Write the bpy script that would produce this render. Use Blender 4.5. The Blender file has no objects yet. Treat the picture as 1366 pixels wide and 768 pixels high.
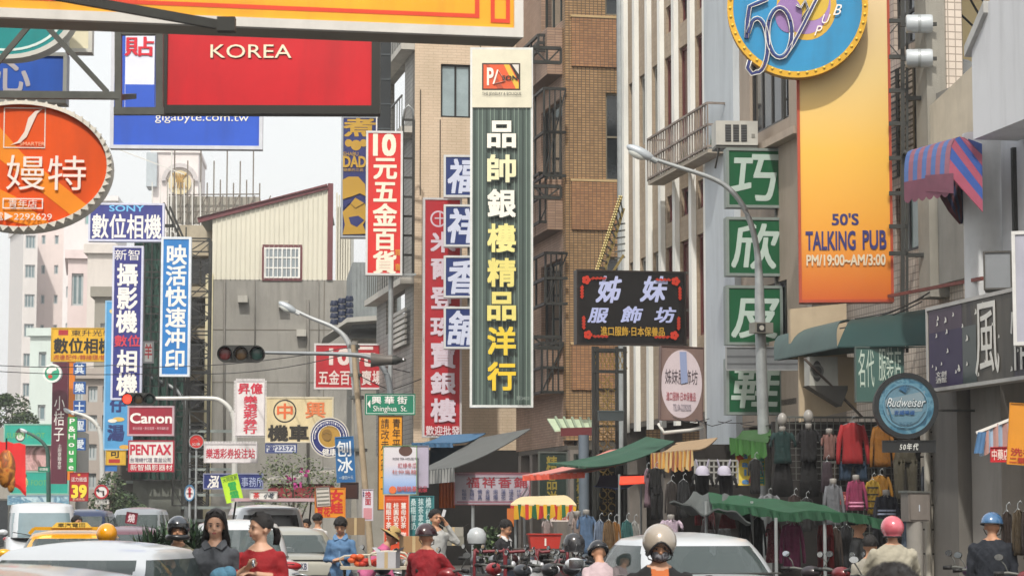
import bpy, bmesh, math, random
import numpy as np
from math import sin, cos, pi, radians, atan
from mathutils import Vector, Matrix

R = random.Random(7)
scene = bpy.context.scene
C = scene.collection

# ---------------------------------------------------------------- camera
F = 3180.0
PHI = atan(306 / F)
CAMZ = 1.6
cam_d = bpy.data.cameras.new('camera')
cam = bpy.data.objects.new('camera', cam_d)
C.objects.link(cam)
cam.location = (0, 0, CAMZ)
cam.rotation_euler = (pi / 2 + PHI, 0, 0)
cam_d.sensor_width = 36
cam_d.lens = 36 * F / 1366
cam_d.clip_start = 0.3
cam_d.clip_end = 3000
cam_d.dof.use_dof = True
cam_d.dof.focus_distance = 42
cam_d.dof.aperture_fstop = 9
scene.camera = cam

# ---------------------------------------------------------------- world, sun, exposure
SUN_EL, SUN_AZ = 50, 187          # azimuth clockwise from +Y: behind the camera
world = bpy.data.worlds.new("World")
scene.world = world
world.use_nodes = True
nt = world.node_tree
bg = nt.nodes['Background']
sky = nt.nodes.new('ShaderNodeTexSky')
sky.sky_type = 'NISHITA'
sky.sun_disc = False
sky.sun_elevation = radians(SUN_EL)
sky.sun_rotation = radians(SUN_AZ)
sky.air_density = 1.6
sky.dust_density = 7.0
sky.ozone_density = 0.6
hz = nt.nodes.new('ShaderNodeMix')
hz.data_type = 'RGBA'
hz.inputs[0].default_value = 0.55
hz.inputs[7].default_value = (14.5, 14.6, 14.7, 1)      # bright milky overcast veil
nt.links.new(sky.outputs[0], hz.inputs[6])
nt.links.new(hz.outputs[2], bg.inputs[0])
bg.inputs[1].default_value = 0.10
sun_d = bpy.data.lights.new('sun', 'SUN')
sun_d.energy = 3.1
sun_d.angle = radians(1.5)
sun_d.color = (1, 0.955, 0.88)
sun = bpy.data.objects.new('sun', sun_d)
C.objects.link(sun)
az, el = radians(SUN_AZ), radians(SUN_EL)
sd = Vector((sin(az) * cos(el), cos(az) * cos(el), sin(el)))
sun.rotation_euler = sd.to_track_quat('Z', 'Y').to_euler()
scene.view_settings.view_transform = 'Standard'
scene.view_settings.look = 'None'
scene.view_settings.exposure = 0.14
scene.view_settings.gamma = 1
scene.cycles.volume_bounces = 0
scene.cycles.max_bounces = 6
scene.cycles.transparent_max_bounces = 6

# ---------------------------------------------------------------- picture <-> place
ST = radians(11.25)                # the street runs this far left of the lens axis

def ray(x, y):
    cx, cy = x - 683, 384 - y
    return Vector((cx, F * cos(PHI) - cy * sin(PHI), F * sin(PHI) + cy * cos(PHI)))

def W(x, y, D):
    r = ray(x, y)
    return Vector((0, 0, CAMZ)) + r * (D / r.y)

def G(x, D, z=0.0):
    p = W(x, 690, D)
    return Vector((p.x, p.y, z))

class Pl:
    """an upright plane through the point seen at column x, distance D; local X to the right, Y away, Z up"""
    def __init__(s, x, D, yaw=3.0):
        s.O = G(x, D)
        s.yaw = radians(yaw)
        s.r = Vector((cos(s.yaw), sin(s.yaw), 0))
        s.n = Vector((-sin(s.yaw), cos(s.yaw), 0))
    def ab(s, x, y):
        d = ray(x, y)
        c = Vector((0, 0, CAMZ))
        p = c + d * ((s.O - c).dot(s.n) / d.dot(s.n))
        return (p - s.O).dot(s.r), p.z

# ---------------------------------------------------------------- mesh helper
def V3(p): return Vector(p)

class B:
    def __init__(s):
        s.v, s.f, s.m, s.k = [], [], [], 0
    def mk(s, k):
        s.k = k
        return s
    def add(s, vs, fs, M=None):
        n = len(s.v)
        if M is not None:
            vs = [M @ Vector(v) for v in vs]
        s.v += [tuple(v) for v in vs]
        s.f += [tuple(i + n for i in f) for f in fs]
        s.m += [s.k] * len(fs)
        return s
    def box(s, x0, y0, z0, x1, y1, z1, M=None):
        x0, x1 = min(x0, x1), max(x0, x1); y0, y1 = min(y0, y1), max(y0, y1); z0, z1 = min(z0, z1), max(z0, z1)
        return s.add([(x0, y0, z0), (x1, y0, z0), (x1, y1, z0), (x0, y1, z0), (x0, y0, z1), (x1, y0, z1), (x1, y1, z1), (x0, y1, z1)],
                     [(0, 3, 2, 1), (4, 5, 6, 7), (0, 1, 5, 4), (1, 2, 6, 5), (2, 3, 7, 6), (3, 0, 4, 7)], M)
    def quad(s, a, b, c, d):
        return s.add([a, b, c, d], [(0, 1, 2, 3)])
    def bar(s, p, q, w, h=None):
        p, q = V3(p), V3(q)
        h = h or w
        d = (q - p)
        if d.length < 1e-6: return s
        d.normalize()
        up = Vector((0, 0, 1)) if abs(d.z) < .95 else Vector((0, 1, 0))
        a = d.cross(up).normalized() * w / 2
        c = a.cross(d).normalized() * h / 2
        vs = [p - a - c, p + a - c, p + a + c, p - a + c, q - a - c, q + a - c, q + a + c, q - a + c]
        return s.add(vs, [(0, 1, 2, 3), (7, 6, 5, 4), (0, 4, 5, 1), (1, 5, 6, 2), (2, 6, 7, 3), (3, 7, 4, 0)])
    def tube(s, pts, r, n=8):
        pts = [V3(p) for p in pts]
        rr = r if isinstance(r, (list, tuple)) else [r] * len(pts)
        rings = []
        for i, p in enumerate(pts):
            d = (pts[min(i + 1, len(pts) - 1)] - pts[max(i - 1, 0)]).normalized()
            up = Vector((0, 0, 1)) if abs(d.z) < .9 else Vector((0, 1, 0))
            a = d.cross(up).normalized()
            c = a.cross(d).normalized()
            rings.append([p + (a * cos(2 * pi * j / n) + c * sin(2 * pi * j / n)) * rr[i] for j in range(n)])
        return s.loft(rings)
    def loft(s, rings, closed=True, caps=True):
        n = len(rings[0])
        vs = [v for r in rings for v in r]
        fs = []
        for i in range(len(rings) - 1):
            for j in range(n if closed else n - 1):
                k = (j + 1) % n
                fs.append((i * n + j, i * n + k, (i + 1) * n + k, (i + 1) * n + j))
        if caps and closed:
            fs.append(tuple(range(n))[::-1])
            fs.append(tuple((len(rings) - 1) * n + j for j in range(n)))
        return s.add(vs, fs)
    def prism(s, pts, y0, y1):
        """polygon in (x, z), drawn from y0 (front) to y1"""
        n = len(pts)
        ar = sum(pts[i][0] * pts[(i + 1) % n][1] - pts[(i + 1) % n][0] * pts[i][1] for i in range(n))
        if ar < 0: pts = pts[::-1]
        vs = [(x, y0, z) for x, z in pts] + [(x, y1, z) for x, z in pts]
        fs = [tuple(range(n)), tuple(range(n, 2 * n))[::-1]] + [(i, n + i, n + (i + 1) % n, (i + 1) % n) for i in range(n)]
        return s.add(vs, fs)
    def ell(s, c, r, nu=14, nv=9, M=None):
        r = r if isinstance(r, (list, tuple)) else (r, r, r)
        vs = [(c[0], c[1], c[2] - r[2])]
        for i in range(1, nv):
            t = -pi / 2 + pi * i / nv
            for j in range(nu):
                a = 2 * pi * j / nu
                vs.append((c[0] + r[0] * cos(t) * cos(a), c[1] + r[1] * cos(t) * sin(a), c[2] + r[2] * sin(t)))
        vs.append((c[0], c[1], c[2] + r[2]))
        fs = [(0, 1 + (j + 1) % nu, 1 + j) for j in range(nu)]
        for i in range(nv - 2):
            for j in range(nu):
                a = 1 + i * nu + j; b = 1 + i * nu + (j + 1) % nu
                fs.append((a, b, b + nu, a + nu))
        L = len(vs) - 1
        fs += [(L, 1 + (nv - 2) * nu + j, 1 + (nv - 2) * nu + (j + 1) % nu) for j in range(nu)]
        return s.add(vs, fs, M)
    def lathe(s, prof, n=20, c=(0, 0, 0), M=None):
        """profile of (r, z) turned about Z"""
        vs = [(c[0] + r * cos(2 * pi * j / n), c[1] + r * sin(2 * pi * j / n), c[2] + z) for r, z in prof for j in range(n)]
        fs = [(i * n + j, i * n + (j + 1) % n, (i + 1) * n + (j + 1) % n, (i + 1) * n + j) for i in range(len(prof) - 1) for j in range(n)]
        return s.add(vs, fs, M)
    def disc(s, cx, cz, rx, rz, y0, y1, n=40):
        return s.prism([(cx + rx * cos(2 * pi * i / n), cz + rz * sin(2 * pi * i / n)) for i in range(n)], y0, y1)
    def ring(s, cx, cz, r0, r1, y0, y1, n=40, asp=1.0, a0=0, a1=2 * pi):
        full = abs(a1 - a0 - 2 * pi) < 1e-6
        m = n if full else n + 1
        vs = []
        for y in (y0, y1):
            for r in (r0, r1):
                vs += [(cx + r * cos(a0 + (a1 - a0) * i / n), y, cz + asp * r * sin(a0 + (a1 - a0) * i / n)) for i in range(m)]
        fs = []
        for i in range(n):
            j = (i + 1) % m
            A, Bq, Cq, Dq = i, m + i, 2 * m + i, 3 * m + i
            a, b, c, d = j, m + j, 2 * m + j, 3 * m + j
            fs += [(A, Bq, b, a), (Cq, c, d, Dq), (Bq, Dq, d, b), (A, a, c, Cq)]
        return s.add(vs, fs)
    def sheet(s, grid, th=0.0):
        """grid[i][j] of points; th gives it thickness downwards"""
        ni, nj = len(grid), len(grid[0])
        vs = [tuple(p) for r in grid for p in r]
        fs = [(i * nj + j, i * nj + j + 1, (i + 1) * nj + j + 1, (i + 1) * nj + j) for i in range(ni - 1) for j in range(nj - 1)]
        s.add(vs, fs)
        if th:
            vs2 = [(p[0], p[1], p[2] - th) for p in vs]
            s.add(vs2, [f[::-1] for f in fs])
            s.add(vs + vs2, [(a, b, b + ni * nj, a + ni * nj) for a, b in
                  [(j, j + 1) for j in range(nj - 1)] + [((ni - 1) * nj + j, (ni - 1) * nj + j + 1) for j in range(nj - 1)] +
                  [(i * nj, (i + 1) * nj) for i in range(ni - 1)] + [(i * nj + nj - 1, (i + 1) * nj + nj - 1) for i in range(ni - 1)]])
        return s

RM = {}
def mesh_of(b, name, mats, smooth=False, inv=None):
    me = bpy.data.meshes.new(name)
    vs = b.v if inv is None else [tuple(inv @ Vector(v)) for v in b.v]
    me.from_pydata(vs, [], b.f)
    for m in (mats if isinstance(mats, (list, tuple)) else [mats]):
        me.materials.append(m)
    if b.m and max(b.m) > 0:
        me.polygons.foreach_set('material_index', b.m)
    if smooth:
        me.polygons.foreach_set('use_smooth', [True] * len(me.polygons))
        if smooth == 'auto':
            me.set_sharp_from_angle(angle=radians(38))
    me.update()
    return me

def build(b, name, mats, parent=None, smooth=False, world=False, label=None, kind=None):
    inv = RM[parent.name].inverted() if (world and parent) else None
    o = bpy.data.objects.new(name, mesh_of(b, name, mats, smooth, inv))
    C.objects.link(o)
    if parent:
        o.parent = parent
        RM[o.name] = RM[parent.name]
    else:
        RM[o.name] = Matrix.Identity(4)
    if label: o['label'] = label
    if kind: o['kind'] = kind
    return o

def thing(name, label, cat, loc=(0, 0, 0), rz=0.0, group=None, roll=0.0):
    o = bpy.data.objects.new(name, None)
    C.objects.link(o)
    o.empty_display_size = .2
    o.location = loc
    o.rotation_euler = (0, roll, rz)
    o['label'] = label
    o['category'] = cat
    if group: o['group'] = group
    RM[o.name] = Matrix.Translation(Vector(loc)) @ Matrix.Rotation(rz, 4, 'Z') @ Matrix.Rotation(roll, 4, 'Y')
    return o

def tag(o, label, cat, group=None):
    o['label'] = label; o['category'] = cat
    if group: o['group'] = group
    return o

def structure(b, name, m, smooth=False):
    return build(b, name, m, None, smooth, kind='structure')

def copy_thing(root, loc, rz, label, scale=None, swap=None):
    def cp(o, par):
        c = o.copy(); C.objects.link(c); c.parent = par
        if swap and o.type == 'MESH':
            for i, sl in enumerate(o.data.materials):
                if sl and sl.name in swap:
                    c.material_slots[i].link = 'OBJECT'
                    c.material_slots[i].material = swap[sl.name]
        for ch in list(KIDS.get(o.name, [])):
            cp(ch, c)
        return c
    c = cp(root, None)
    c.location = loc; c.rotation_euler = (0, 0, rz); c['label'] = label
    if scale: c.scale = (scale,) * 3
    return c
KIDS = {}
def index_kids():
    KIDS.clear()
    for o in C.objects:
        if o.parent: KIDS.setdefault(o.parent.name, []).append(o)

# ---------------------------------------------------------------- materials
def lin(c):
    if isinstance(c, str):
        c = c.lstrip('#')
        c = [int(c[i:i + 2], 16) / 255 for i in (0, 2, 4)]
        return tuple((v / 12.92 if v <= .04045 else ((v + .055) / 1.055) ** 2.4) for v in c)
    return tuple(c)
_mats = {}
def M(col, rough=.55, metal=0.0, var=.14, scale=2.5, bump=0.0, grime=0.0, name=None, spec=.5, coat=0.0, bscale=60):
    key = (col, rough, metal, var, scale, bump, grime, name, spec, coat, bscale)
    if key in _mats: return _mats[key]
    c = lin(col)
    m = bpy.data.materials.new(name or 'surface')
    m.use_nodes = True
    n, l = m.node_tree.nodes, m.node_tree.links
    p = n['Principled BSDF']
    p.inputs['Roughness'].default_value = rough
    p.inputs['Metallic'].default_value = metal
    p.inputs['Specular IOR Level'].default_value = spec
    p.inputs['Coat Weight'].default_value = coat
    p.inputs['Coat Roughness'].default_value = .08
    tc = n.new('ShaderNodeTexCoord')
    def noise(sc, det=5, stretch=None):
        t = n.new('ShaderNodeTexNoise'); t.inputs['Scale'].default_value = sc; t.inputs['Detail'].default_value = det
        t.inputs['Roughness'].default_value = .62
        if stretch:
            mp = n.new('ShaderNodeMapping'); mp.inputs['Scale'].default_value = stretch
            l.new(tc.outputs['Object'], mp.inputs[0]); l.new(mp.outputs[0], t.inputs[0])
        else:
            l.new(tc.outputs['Object'], t.inputs[0])
        return t
    def mixc(fac, a, b):
        x = n.new('ShaderNodeMix'); x.data_type = 'RGBA'
        l.new(fac, x.inputs[0])
        for i, q in ((6, a), (7, b)):
            if isinstance(q, tuple): x.inputs[i].default_value = (*q, 1)
            else: l.new(q, x.inputs[i])
        return x.outputs[2]
    out = None
    if var > 0:
        t = noise(scale)
        r = n.new('ShaderNodeValToRGB')
        r.color_ramp.elements[0].position = .3; r.color_ramp.elements[1].position = .72
        l.new(t.outputs[0], r.inputs[0])
        out = mixc(r.outputs[0], tuple(v * (1 - var) for v in c), tuple(min(1, v * (1 + var * .55)) for v in c))
    if grime > 0:
        t = noise(1.0, 7, (3.5, 3.5, .55))
        r = n.new('ShaderNodeValToRGB')
        r.color_ramp.elements[0].position = .48; r.color_ramp.elements[1].position = .75
        r.color_ramp.elements[1].color = (grime, grime, grime, 1)
        l.new(t.outputs[0], r.inputs[0])
        out = mixc(r.outputs[0], out if out is not None else c, tuple(v * .38 + .012 for v in c))
    if out is not None: l.new(out, p.inputs['Base Color'])
    else: p.inputs['Base Color'].default_value = (*c, 1)
    if bump > 0:
        t = noise(bscale, 3)
        bn = n.new('ShaderNodeBump'); bn.inputs['Strength'].default_value = bump; bn.inputs['Distance'].default_value = .02
        l.new(t.outputs[0], bn.inputs['Height']); l.new(bn.outputs[0], p.inputs['Normal'])
    _mats[key] = m
    return m

def tile_mat(c1, c2, mortar, w, h, ms=.012, offset=0.0, grime=.35, rough=.6, bump=.5):
    key = ('tile', c1, c2, mortar, w, h, ms, offset)
    if key in _mats: return _mats[key]
    m = bpy.data.materials.new('tiles'); m.use_nodes = True
    n, l = m.node_tree.nodes, m.node_tree.links
    p = n['Principled BSDF']; p.inputs['Roughness'].default_value = rough
    tc = n.new('ShaderNodeTexCoord'); sx = n.new('ShaderNodeSeparateXYZ'); l.new(tc.outputs['Object'], sx.inputs[0])
    ad = n.new('ShaderNodeMath'); l.new(sx.outputs[0], ad.inputs[0]); l.new(sx.outputs[1], ad.inputs[1])
    cb = n.new('ShaderNodeCombineXYZ'); l.new(ad.outputs[0], cb.inputs[0]); l.new(sx.outputs[2], cb.inputs[1])
    br = n.new('ShaderNodeTexBrick'); l.new(cb.outputs[0], br.inputs[0])
    br.offset = offset; br.squash = 1
    br.inputs['Color1'].default_value = (*lin(c1), 1); br.inputs['Color2'].default_value = (*lin(c2), 1)
    br.inputs['Mortar'].default_value = (*lin(mortar), 1)
    br.inputs['Scale'].default_value = 1; br.inputs['Mortar Size'].default_value = ms
    br.inputs['Brick Width'].default_value = w; br.inputs['Row Height'].default_value = h
    br.inputs['Bias'].default_value = -.1
    t = n.new('ShaderNodeTexNoise'); t.inputs['Scale'].default_value = .9; t.inputs['Detail'].default_value = 8
    mp = n.new('ShaderNodeMapping'); mp.inputs['Scale'].default_value = (1.5, 1.5, .5)
    l.new(tc.outputs['Object'], mp.inputs[0]); l.new(mp.outputs[0], t.inputs[0])
    r = n.new('ShaderNodeValToRGB'); r.color_ramp.elements[0].position = .42; r.color_ramp.elements[1].position = .8
    r.color_ramp.elements[0].color = (1, 1, 1, 1); g = 1 - grime; r.color_ramp.elements[1].color = (g, g, g * .95, 1)
    l.new(t.outputs[0], r.inputs[0])
    x = n.new('ShaderNodeMix'); x.data_type = 'RGBA'; x.blend_type = 'MULTIPLY'; x.inputs[0].default_value = 1
    l.new(br.outputs[0], x.inputs[6]); l.new(r.outputs[0], x.inputs[7])
    l.new(x.outputs[2], p.inputs['Base Color'])
    bn = n.new('ShaderNodeBump'); bn.inputs['Strength'].default_value = bump; bn.inputs['Distance'].default_value = .008; bn.invert = True
    l.new(br.outputs['Fac'], bn.inputs['Height']); l.new(bn.outputs[0], p.inputs['Normal'])
    _mats[key] = m
    return m

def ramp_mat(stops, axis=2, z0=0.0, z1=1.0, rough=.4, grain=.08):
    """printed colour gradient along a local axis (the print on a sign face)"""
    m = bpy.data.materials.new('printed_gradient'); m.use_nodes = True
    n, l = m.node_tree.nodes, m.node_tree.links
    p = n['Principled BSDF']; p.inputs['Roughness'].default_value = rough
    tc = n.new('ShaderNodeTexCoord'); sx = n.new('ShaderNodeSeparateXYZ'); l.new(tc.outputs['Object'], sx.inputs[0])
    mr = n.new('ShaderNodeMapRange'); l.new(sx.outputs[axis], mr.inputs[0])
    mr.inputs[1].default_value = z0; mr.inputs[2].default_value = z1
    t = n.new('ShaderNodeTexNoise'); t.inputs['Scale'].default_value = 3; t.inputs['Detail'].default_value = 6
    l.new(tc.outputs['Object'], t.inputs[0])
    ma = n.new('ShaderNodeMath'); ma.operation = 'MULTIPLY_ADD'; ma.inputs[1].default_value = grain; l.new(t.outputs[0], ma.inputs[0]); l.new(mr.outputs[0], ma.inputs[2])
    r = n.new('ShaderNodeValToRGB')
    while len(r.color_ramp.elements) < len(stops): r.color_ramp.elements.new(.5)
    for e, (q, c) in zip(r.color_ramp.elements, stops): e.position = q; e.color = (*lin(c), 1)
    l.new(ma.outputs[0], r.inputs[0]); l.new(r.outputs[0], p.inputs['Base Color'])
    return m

def blotch_mat(cols, scale=3.0, rough=.6, stretch=(1, 1, 1)):
    """blurred printed artwork: patches of a few colours"""
    m = bpy.data.materials.new('printed_artwork'); m.use_nodes = True
    n, l = m.node_tree.nodes, m.node_tree.links
    p = n['Principled BSDF']; p.inputs['Roughness'].default_value = rough
    tc = n.new('ShaderNodeTexCoord'); mp = n.new('ShaderNodeMapping'); mp.inputs['Scale'].default_value = stretch
    l.new(tc.outputs['Object'], mp.inputs[0])
    t = n.new('ShaderNodeTexNoise'); t.inputs['Scale'].default_value = scale; t.inputs['Detail'].default_value = 4
    t.inputs['Distortion'].default_value = 1.2
    l.new(mp.outputs[0], t.inputs[0])
    r = n.new('ShaderNodeValToRGB')
    while len(r.color_ramp.elements) < len(cols): r.color_ramp.elements.new(.5)
    for i, c in enumerate(cols):
        e = r.color_ramp.elements[i]; e.position = .3 + .4 * i / max(1, len(cols) - 1); e.color = (*lin(c), 1)
    l.new(t.outputs[0], r.inputs[0]); l.new(r.outputs[0], p.inputs['Base Color'])
    return m

STEEL = M('#5a5c58', .5, .2, .3, 6, name='weathered_steel')
DARKST = M('#2e2f2c', .55, .2, .3, 6, name='dark_steel')
WHITE = M('#d8d6d0', .5, grime=.25, name='white_paint')
GALV = M('#9a9fa0', .45, .35, .2, 5, name='galvanised_metal')
GLASS = M('#20262a', .08, 0, .3, 1.2, spec=.7, name='window_glass')
GLASS_G = M('#4a5655', .04, 0, .1, 1.0, spec=.9, name='car_glass')
GLASS_G.node_tree.nodes['Principled BSDF'].inputs['Alpha'].default_value = .62
CURTAIN = M('#5b6a70', .8, 0, .3, 4, name='curtain_cloth')
BLACK = M('#121212', .6, 0, .2, 5, name='black_plastic')
CHROME = M('#d0d3d6', .12, 1.0, .05, 4, name='polished_chrome')
CONC = M('#8f8c83', .85, 0, .2, 1.2, .3, .5, name='bare_concrete')

# ---------------------------------------------------------------- lettering (converted to meshes at the end)
TQ = []
def text_on(parent, s, box, y, mat, name='lettering', bold=0.012, shear=0.0, th=.003, spacing=1.0, line=1.0):
    TQ.append((parent, s, box, y, mat, name, bold, shear, th, spacing, line))

def flush_text():
    cache, tmp = {}, []
    for q in TQ:
        key = (q[1], q[7], q[9], q[10])
        if key in cache: continue
        cu = bpy.data.curves.new('glyphs', 'FONT'); cu.body = q[1]; cu.resolution_u = 3; cu.shear = q[7]
        cu.extrude = .5; cu.align_x = 'CENTER'; cu.space_character = q[9]; cu.space_line = q[10]
        o = bpy.data.objects.new('glyphs', cu); C.objects.link(o); cache[key] = o; tmp.append(o)
    dg = bpy.context.evaluated_depsgraph_get()
    dat = {}
    for k, o in cache.items():
        me = bpy.data.meshes.new_from_object(o.evaluated_get(dg))
        co = np.empty(len(me.vertices) * 3); me.vertices.foreach_get('co', co)
        dat[k] = (me, co.reshape(-1, 3))
    for (parent, s, box, y, mat, name, bold, shear, th, spc, line) in TQ:
        me0, co = dat[(s, shear, spc, line)]
        if not len(co): continue
        me = me0.copy(); me.name = name
        lo, hi = co.min(0), co.max(0)
        x0, z0, x1, z1 = box
        v = np.empty_like(co)
        ex, ez = (x1 - x0) / max(1e-6, hi[0] - lo[0]), (z1 - z0) / max(1e-6, hi[1] - lo[1])
        v[:, 0] = x0 + (co[:, 0] - lo[0]) * ex
        v[:, 2] = z0 + (co[:, 1] - lo[1]) * ez
        v[:, 1] = y - (co[:, 2] - lo[2]) / max(1e-6, hi[2] - lo[2]) * th
        me.vertices.foreach_set('co', v.ravel()); me.materials.clear(); me.materials.append(mat); me.update()
        if bold >= .018:      # heavier strokes: the same glyphs again, shifted by a fraction of the stroke
            bx_, bz_ = bold * ex * .8, bold * ez * .8
            bmm = bmesh.new()
            for k, (dx, dz) in enumerate(((-1, -1), (1, -1), (-1, 1), (1, 1))):
                n0 = len(bmm.verts); bmm.from_mesh(me); bmm.verts.ensure_lookup_table()
                for q in list(bmm.verts)[n0:]:
                    q.co.x += dx * bx_; q.co.z += dz * bz_; q.co.y -= .0003 * k
            bmm.to_mesh(me); bmm.free()
        o = bpy.data.objects.new(name, me); C.objects.link(o); o.parent = parent
    for o in tmp:
        cu = o.data; bpy.data.objects.remove(o); bpy.data.curves.remove(cu)
    for me0, _ in dat.values(): bpy.data.meshes.remove(me0)

# ---------------------------------------------------------------- signs
class Sign:
    def __init__(s, name, label, box, D, yaw=3, th=.22, face='#ffffff', frame='#b9bcbd', fw=.035, cat='sign', group=None, roll=0.0,
                 shape='rect', rough=.4, case=None, facem=None):
        x0, y0, x1, y1 = box
        s.P = Pl((x0 + x1) / 2, D, yaw); s.roll = roll
        xm, ym = (x0 + x1) / 2, (y0 + y1) / 2
        a0, a1 = s.P.ab(x0, ym)[0], s.P.ab(x1, ym)[0]
        zb, zt = s.P.ab(xm, y1)[1], s.P.ab(xm, y0)[1]
        s.ac = (a0 + a1) / 2
        s.zc = (zb + zt) / 2
        s.w, s.h = a1 - a0, zt - zb
        s.base = -s.h / 2 if roll == 0 else 0.0
        o = s.P.O + s.P.r * s.ac
        s.o = thing(name, label, cat, (o.x, o.y, s.zc + s.base), s.P.yaw, group, radians(roll))
        s.y = -.004
        zb, zt = -s.h / 2 - s.base, s.h / 2 - s.base
        s.zb, s.zt = zb, zt
        fm = facem or M(face, rough, 0, .15, 1.5, grime=.34, name='sign_face')
        cm = M(case or frame, .5, .1, .15, 3, grime=.3, name='sign_case')
        w = s.w / 2
        if shape == 'rect':
            build(B().box(-w, 0.004, zb, w, th, zt), 'case', cm, s.o)
            build(B().box(-w + fw * .6, -.004, zb + fw * .6, w - fw * .6, .002, zt - fw * .6), 'face_panel', fm, s.o)
            if fw > 0:
                b = B(); e = .0015
                b.box(-w - e, -.022, zb - e, w + e, .03, zb + fw).box(-w - e, -.022, zt - fw, w + e, .03, zt + e)
                b.box(-w - e, -.021, zb + fw, -w + fw, .029, zt - fw).box(w - fw, -.021, zb + fw, w + e, .029, zt - fw)
                build(b, 'frame', M(frame, .45, .15, .12, 4, grime=.25, name='sign_frame'), s.o)
        else:
            zc = (zb + zt) / 2
            build(B().disc(0, zc, w, s.h / 2, .004, th, 56), 'case', cm, s.o, 'auto')
            build(B().disc(0, zc, w - fw * .6, s.h / 2 - fw * .6, -.004, .002, 56), 'face_panel', fm, s.o)
            if fw > 0:
                build(B().ring(0, zc, w - fw, w + .001, -.022, .03, 56, asp=s.h / s.w), 'frame', M(frame, .45, .15, .12, 4, grime=.2, name='sign_frame'), s.o, 'auto')
    def l(s, x, y):
        a, z = s.P.ab(x, y)
        a -= s.ac; z -= s.zc
        if s.roll:
            # root is turned about its Y axis
            t = radians(s.roll); a, z = a * cos(t) - z * sin(t), a * sin(t) + z * cos(t)
        return a, z - s.base
    def _lay(s):
        s.y -= .0025
        return s.y
    def _box(s, bx):
        if s.roll:
            # picture box given as if the sign hung upright about its centre
            a0, z0 = s.P.ab(bx[0], bx[3]); a1, z1 = s.P.ab(bx[2], bx[1])
            return a0 - s.ac, z0 - s.zc, a1 - s.ac, z1 - s.zc
        xm, ym = (bx[0] + bx[2]) / 2, (bx[1] + bx[3]) / 2
        a0, a1 = s.l(bx[0], ym)[0], s.l(bx[2], ym)[0]
        z0, z1 = s.l(xm, bx[3])[1], s.l(xm, bx[1])[1]
        return a0, z0, a1, z1
    def text(s, t, bx, col='#ffffff', bold=.012, vertical=False, name='lettering', shear=0, spacing=1.0, shadow=None, line=1.0, m=None):
        if vertical: t = '\n'.join(t)
        b = s._box(bx)
        if shadow:
            d = (b[3] - b[1]) * .04 if not vertical else (b[2] - b[0]) * .05
            text_on(s.o, t, (b[0] + d, b[1] - d, b[2] + d, b[3] - d), s._lay(), M(shadow, .5, name='letter_paint'), 'letter_shadow', bold + .008, shear, spacing=spacing, line=line)
        text_on(s.o, t, b, s._lay() - .001, m or M(col, .5, 0, .06, 6, name='letter_paint'), name, bold, shear, spacing=spacing, line=line)
        s._lay()
        return s
    def rect(s, bx, col, name='printed_band', m=None):
        a0, z0, a1, z1 = s._box(bx); y = s._lay()
        build(B().box(a0, y, z0, a1, y + .0022, z1), name, m or M(col, .45, 0, .1, 2, name='sign_print'), s.o)
        return s
    def poly(s, pts, col, name='printed_shape', m=None):
        y = s._lay()
        build(B().prism([s.l(*p) if not s.roll else s.l(*p) for p in pts], y, y + .0022), name, m or M(col, .45, 0, .1, 2, name='sign_print'), s.o)
        return s
    def disc(s, cx, cy, rx, ry, col, name='printed_disc', m=None):
        a0, z0, a1, z1 = s._box((cx - rx, cy - ry, cx + rx, cy + ry)); y = s._lay()
        build(B().disc((a0 + a1) / 2, (z0 + z1) / 2, (a1 - a0) / 2, (z1 - z0) / 2, y, y + .0022, 36), name, m or M(col, .45, 0, .1, 2, name='sign_print'), s.o)
        return s
    def ring(s, cx, cy, r, w, col, name='printed_ring'):
        a0, z0, a1, z1 = s._box((cx - r, cy - r, cx + r, cy + r)); y = s._lay(); rr = (a1 - a0) / 2
        build(B().ring((a0 + a1) / 2, (z0 + z1) / 2, rr * (1 - w / r), rr, y, y + .0022, 36), name, M(col, .45, 0, .1, 2, name='sign_print'), s.o)
        return s
    def line(s, pts, w, col, name='printed_line', raise_=0.0):
        y = s._lay() - raise_; b = B()
        q = [s.l(*p) for p in pts]
        for i in range(len(q) - 1):
            b.bar((q[i][0], y, q[i][1]), (q[i + 1][0], y - .0004 * (i % 2), q[i + 1][1]), w if w < 1 else .02, .002)
        build(b, name, M(col, .45, 0, .1, 2, name='sign_print'), s.o)
        return s
    def outline(s, bx, w, col, name='printed_border'):
        a0, z0, a1, z1 = s._box(bx); y = s._lay(); b = B()
        b.box(a0, y, z0, a1, y + .002, z0 + w).box(a0, y, z1 - w, a1, y + .002, z1)
        b.box(a0, y, z0 + w, a0 + w, y + .002, z1 - w).box(a1 - w, y, z0 + w, a1, y + .002, z1 - w)
        build(b, name, M(col, .45, 0, .1, 2, name='sign_print'), s.o)
        return s
    def arms(s, tos, w=.05, name='support_arm'):
        """steel arms from the case's back edge to local points"""
        for (p, q) in tos:
            build(B().bar(p, q, w), name, DARKST, s.o)
        return s

def lattice(b, p, q, off, n, w=.04):
    """two chords p->q and p+off->q+off with crossed braces"""
    p, q, off = V3(p), V3(q), V3(off)
    b.bar(p, q, w); b.bar(p + off, q + off, w)
    for i in range(n):
        a, c = p.lerp(q, i / n), p.lerp(q, (i + 1) / n)
        b.bar(a, a + off, w * .7)
        if i % 2: b.bar(a, c + off, w * .5)
        else: b.bar(a + off, c, w * .5)
    b.bar(q, q + off, w * .7)
    return b

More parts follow.
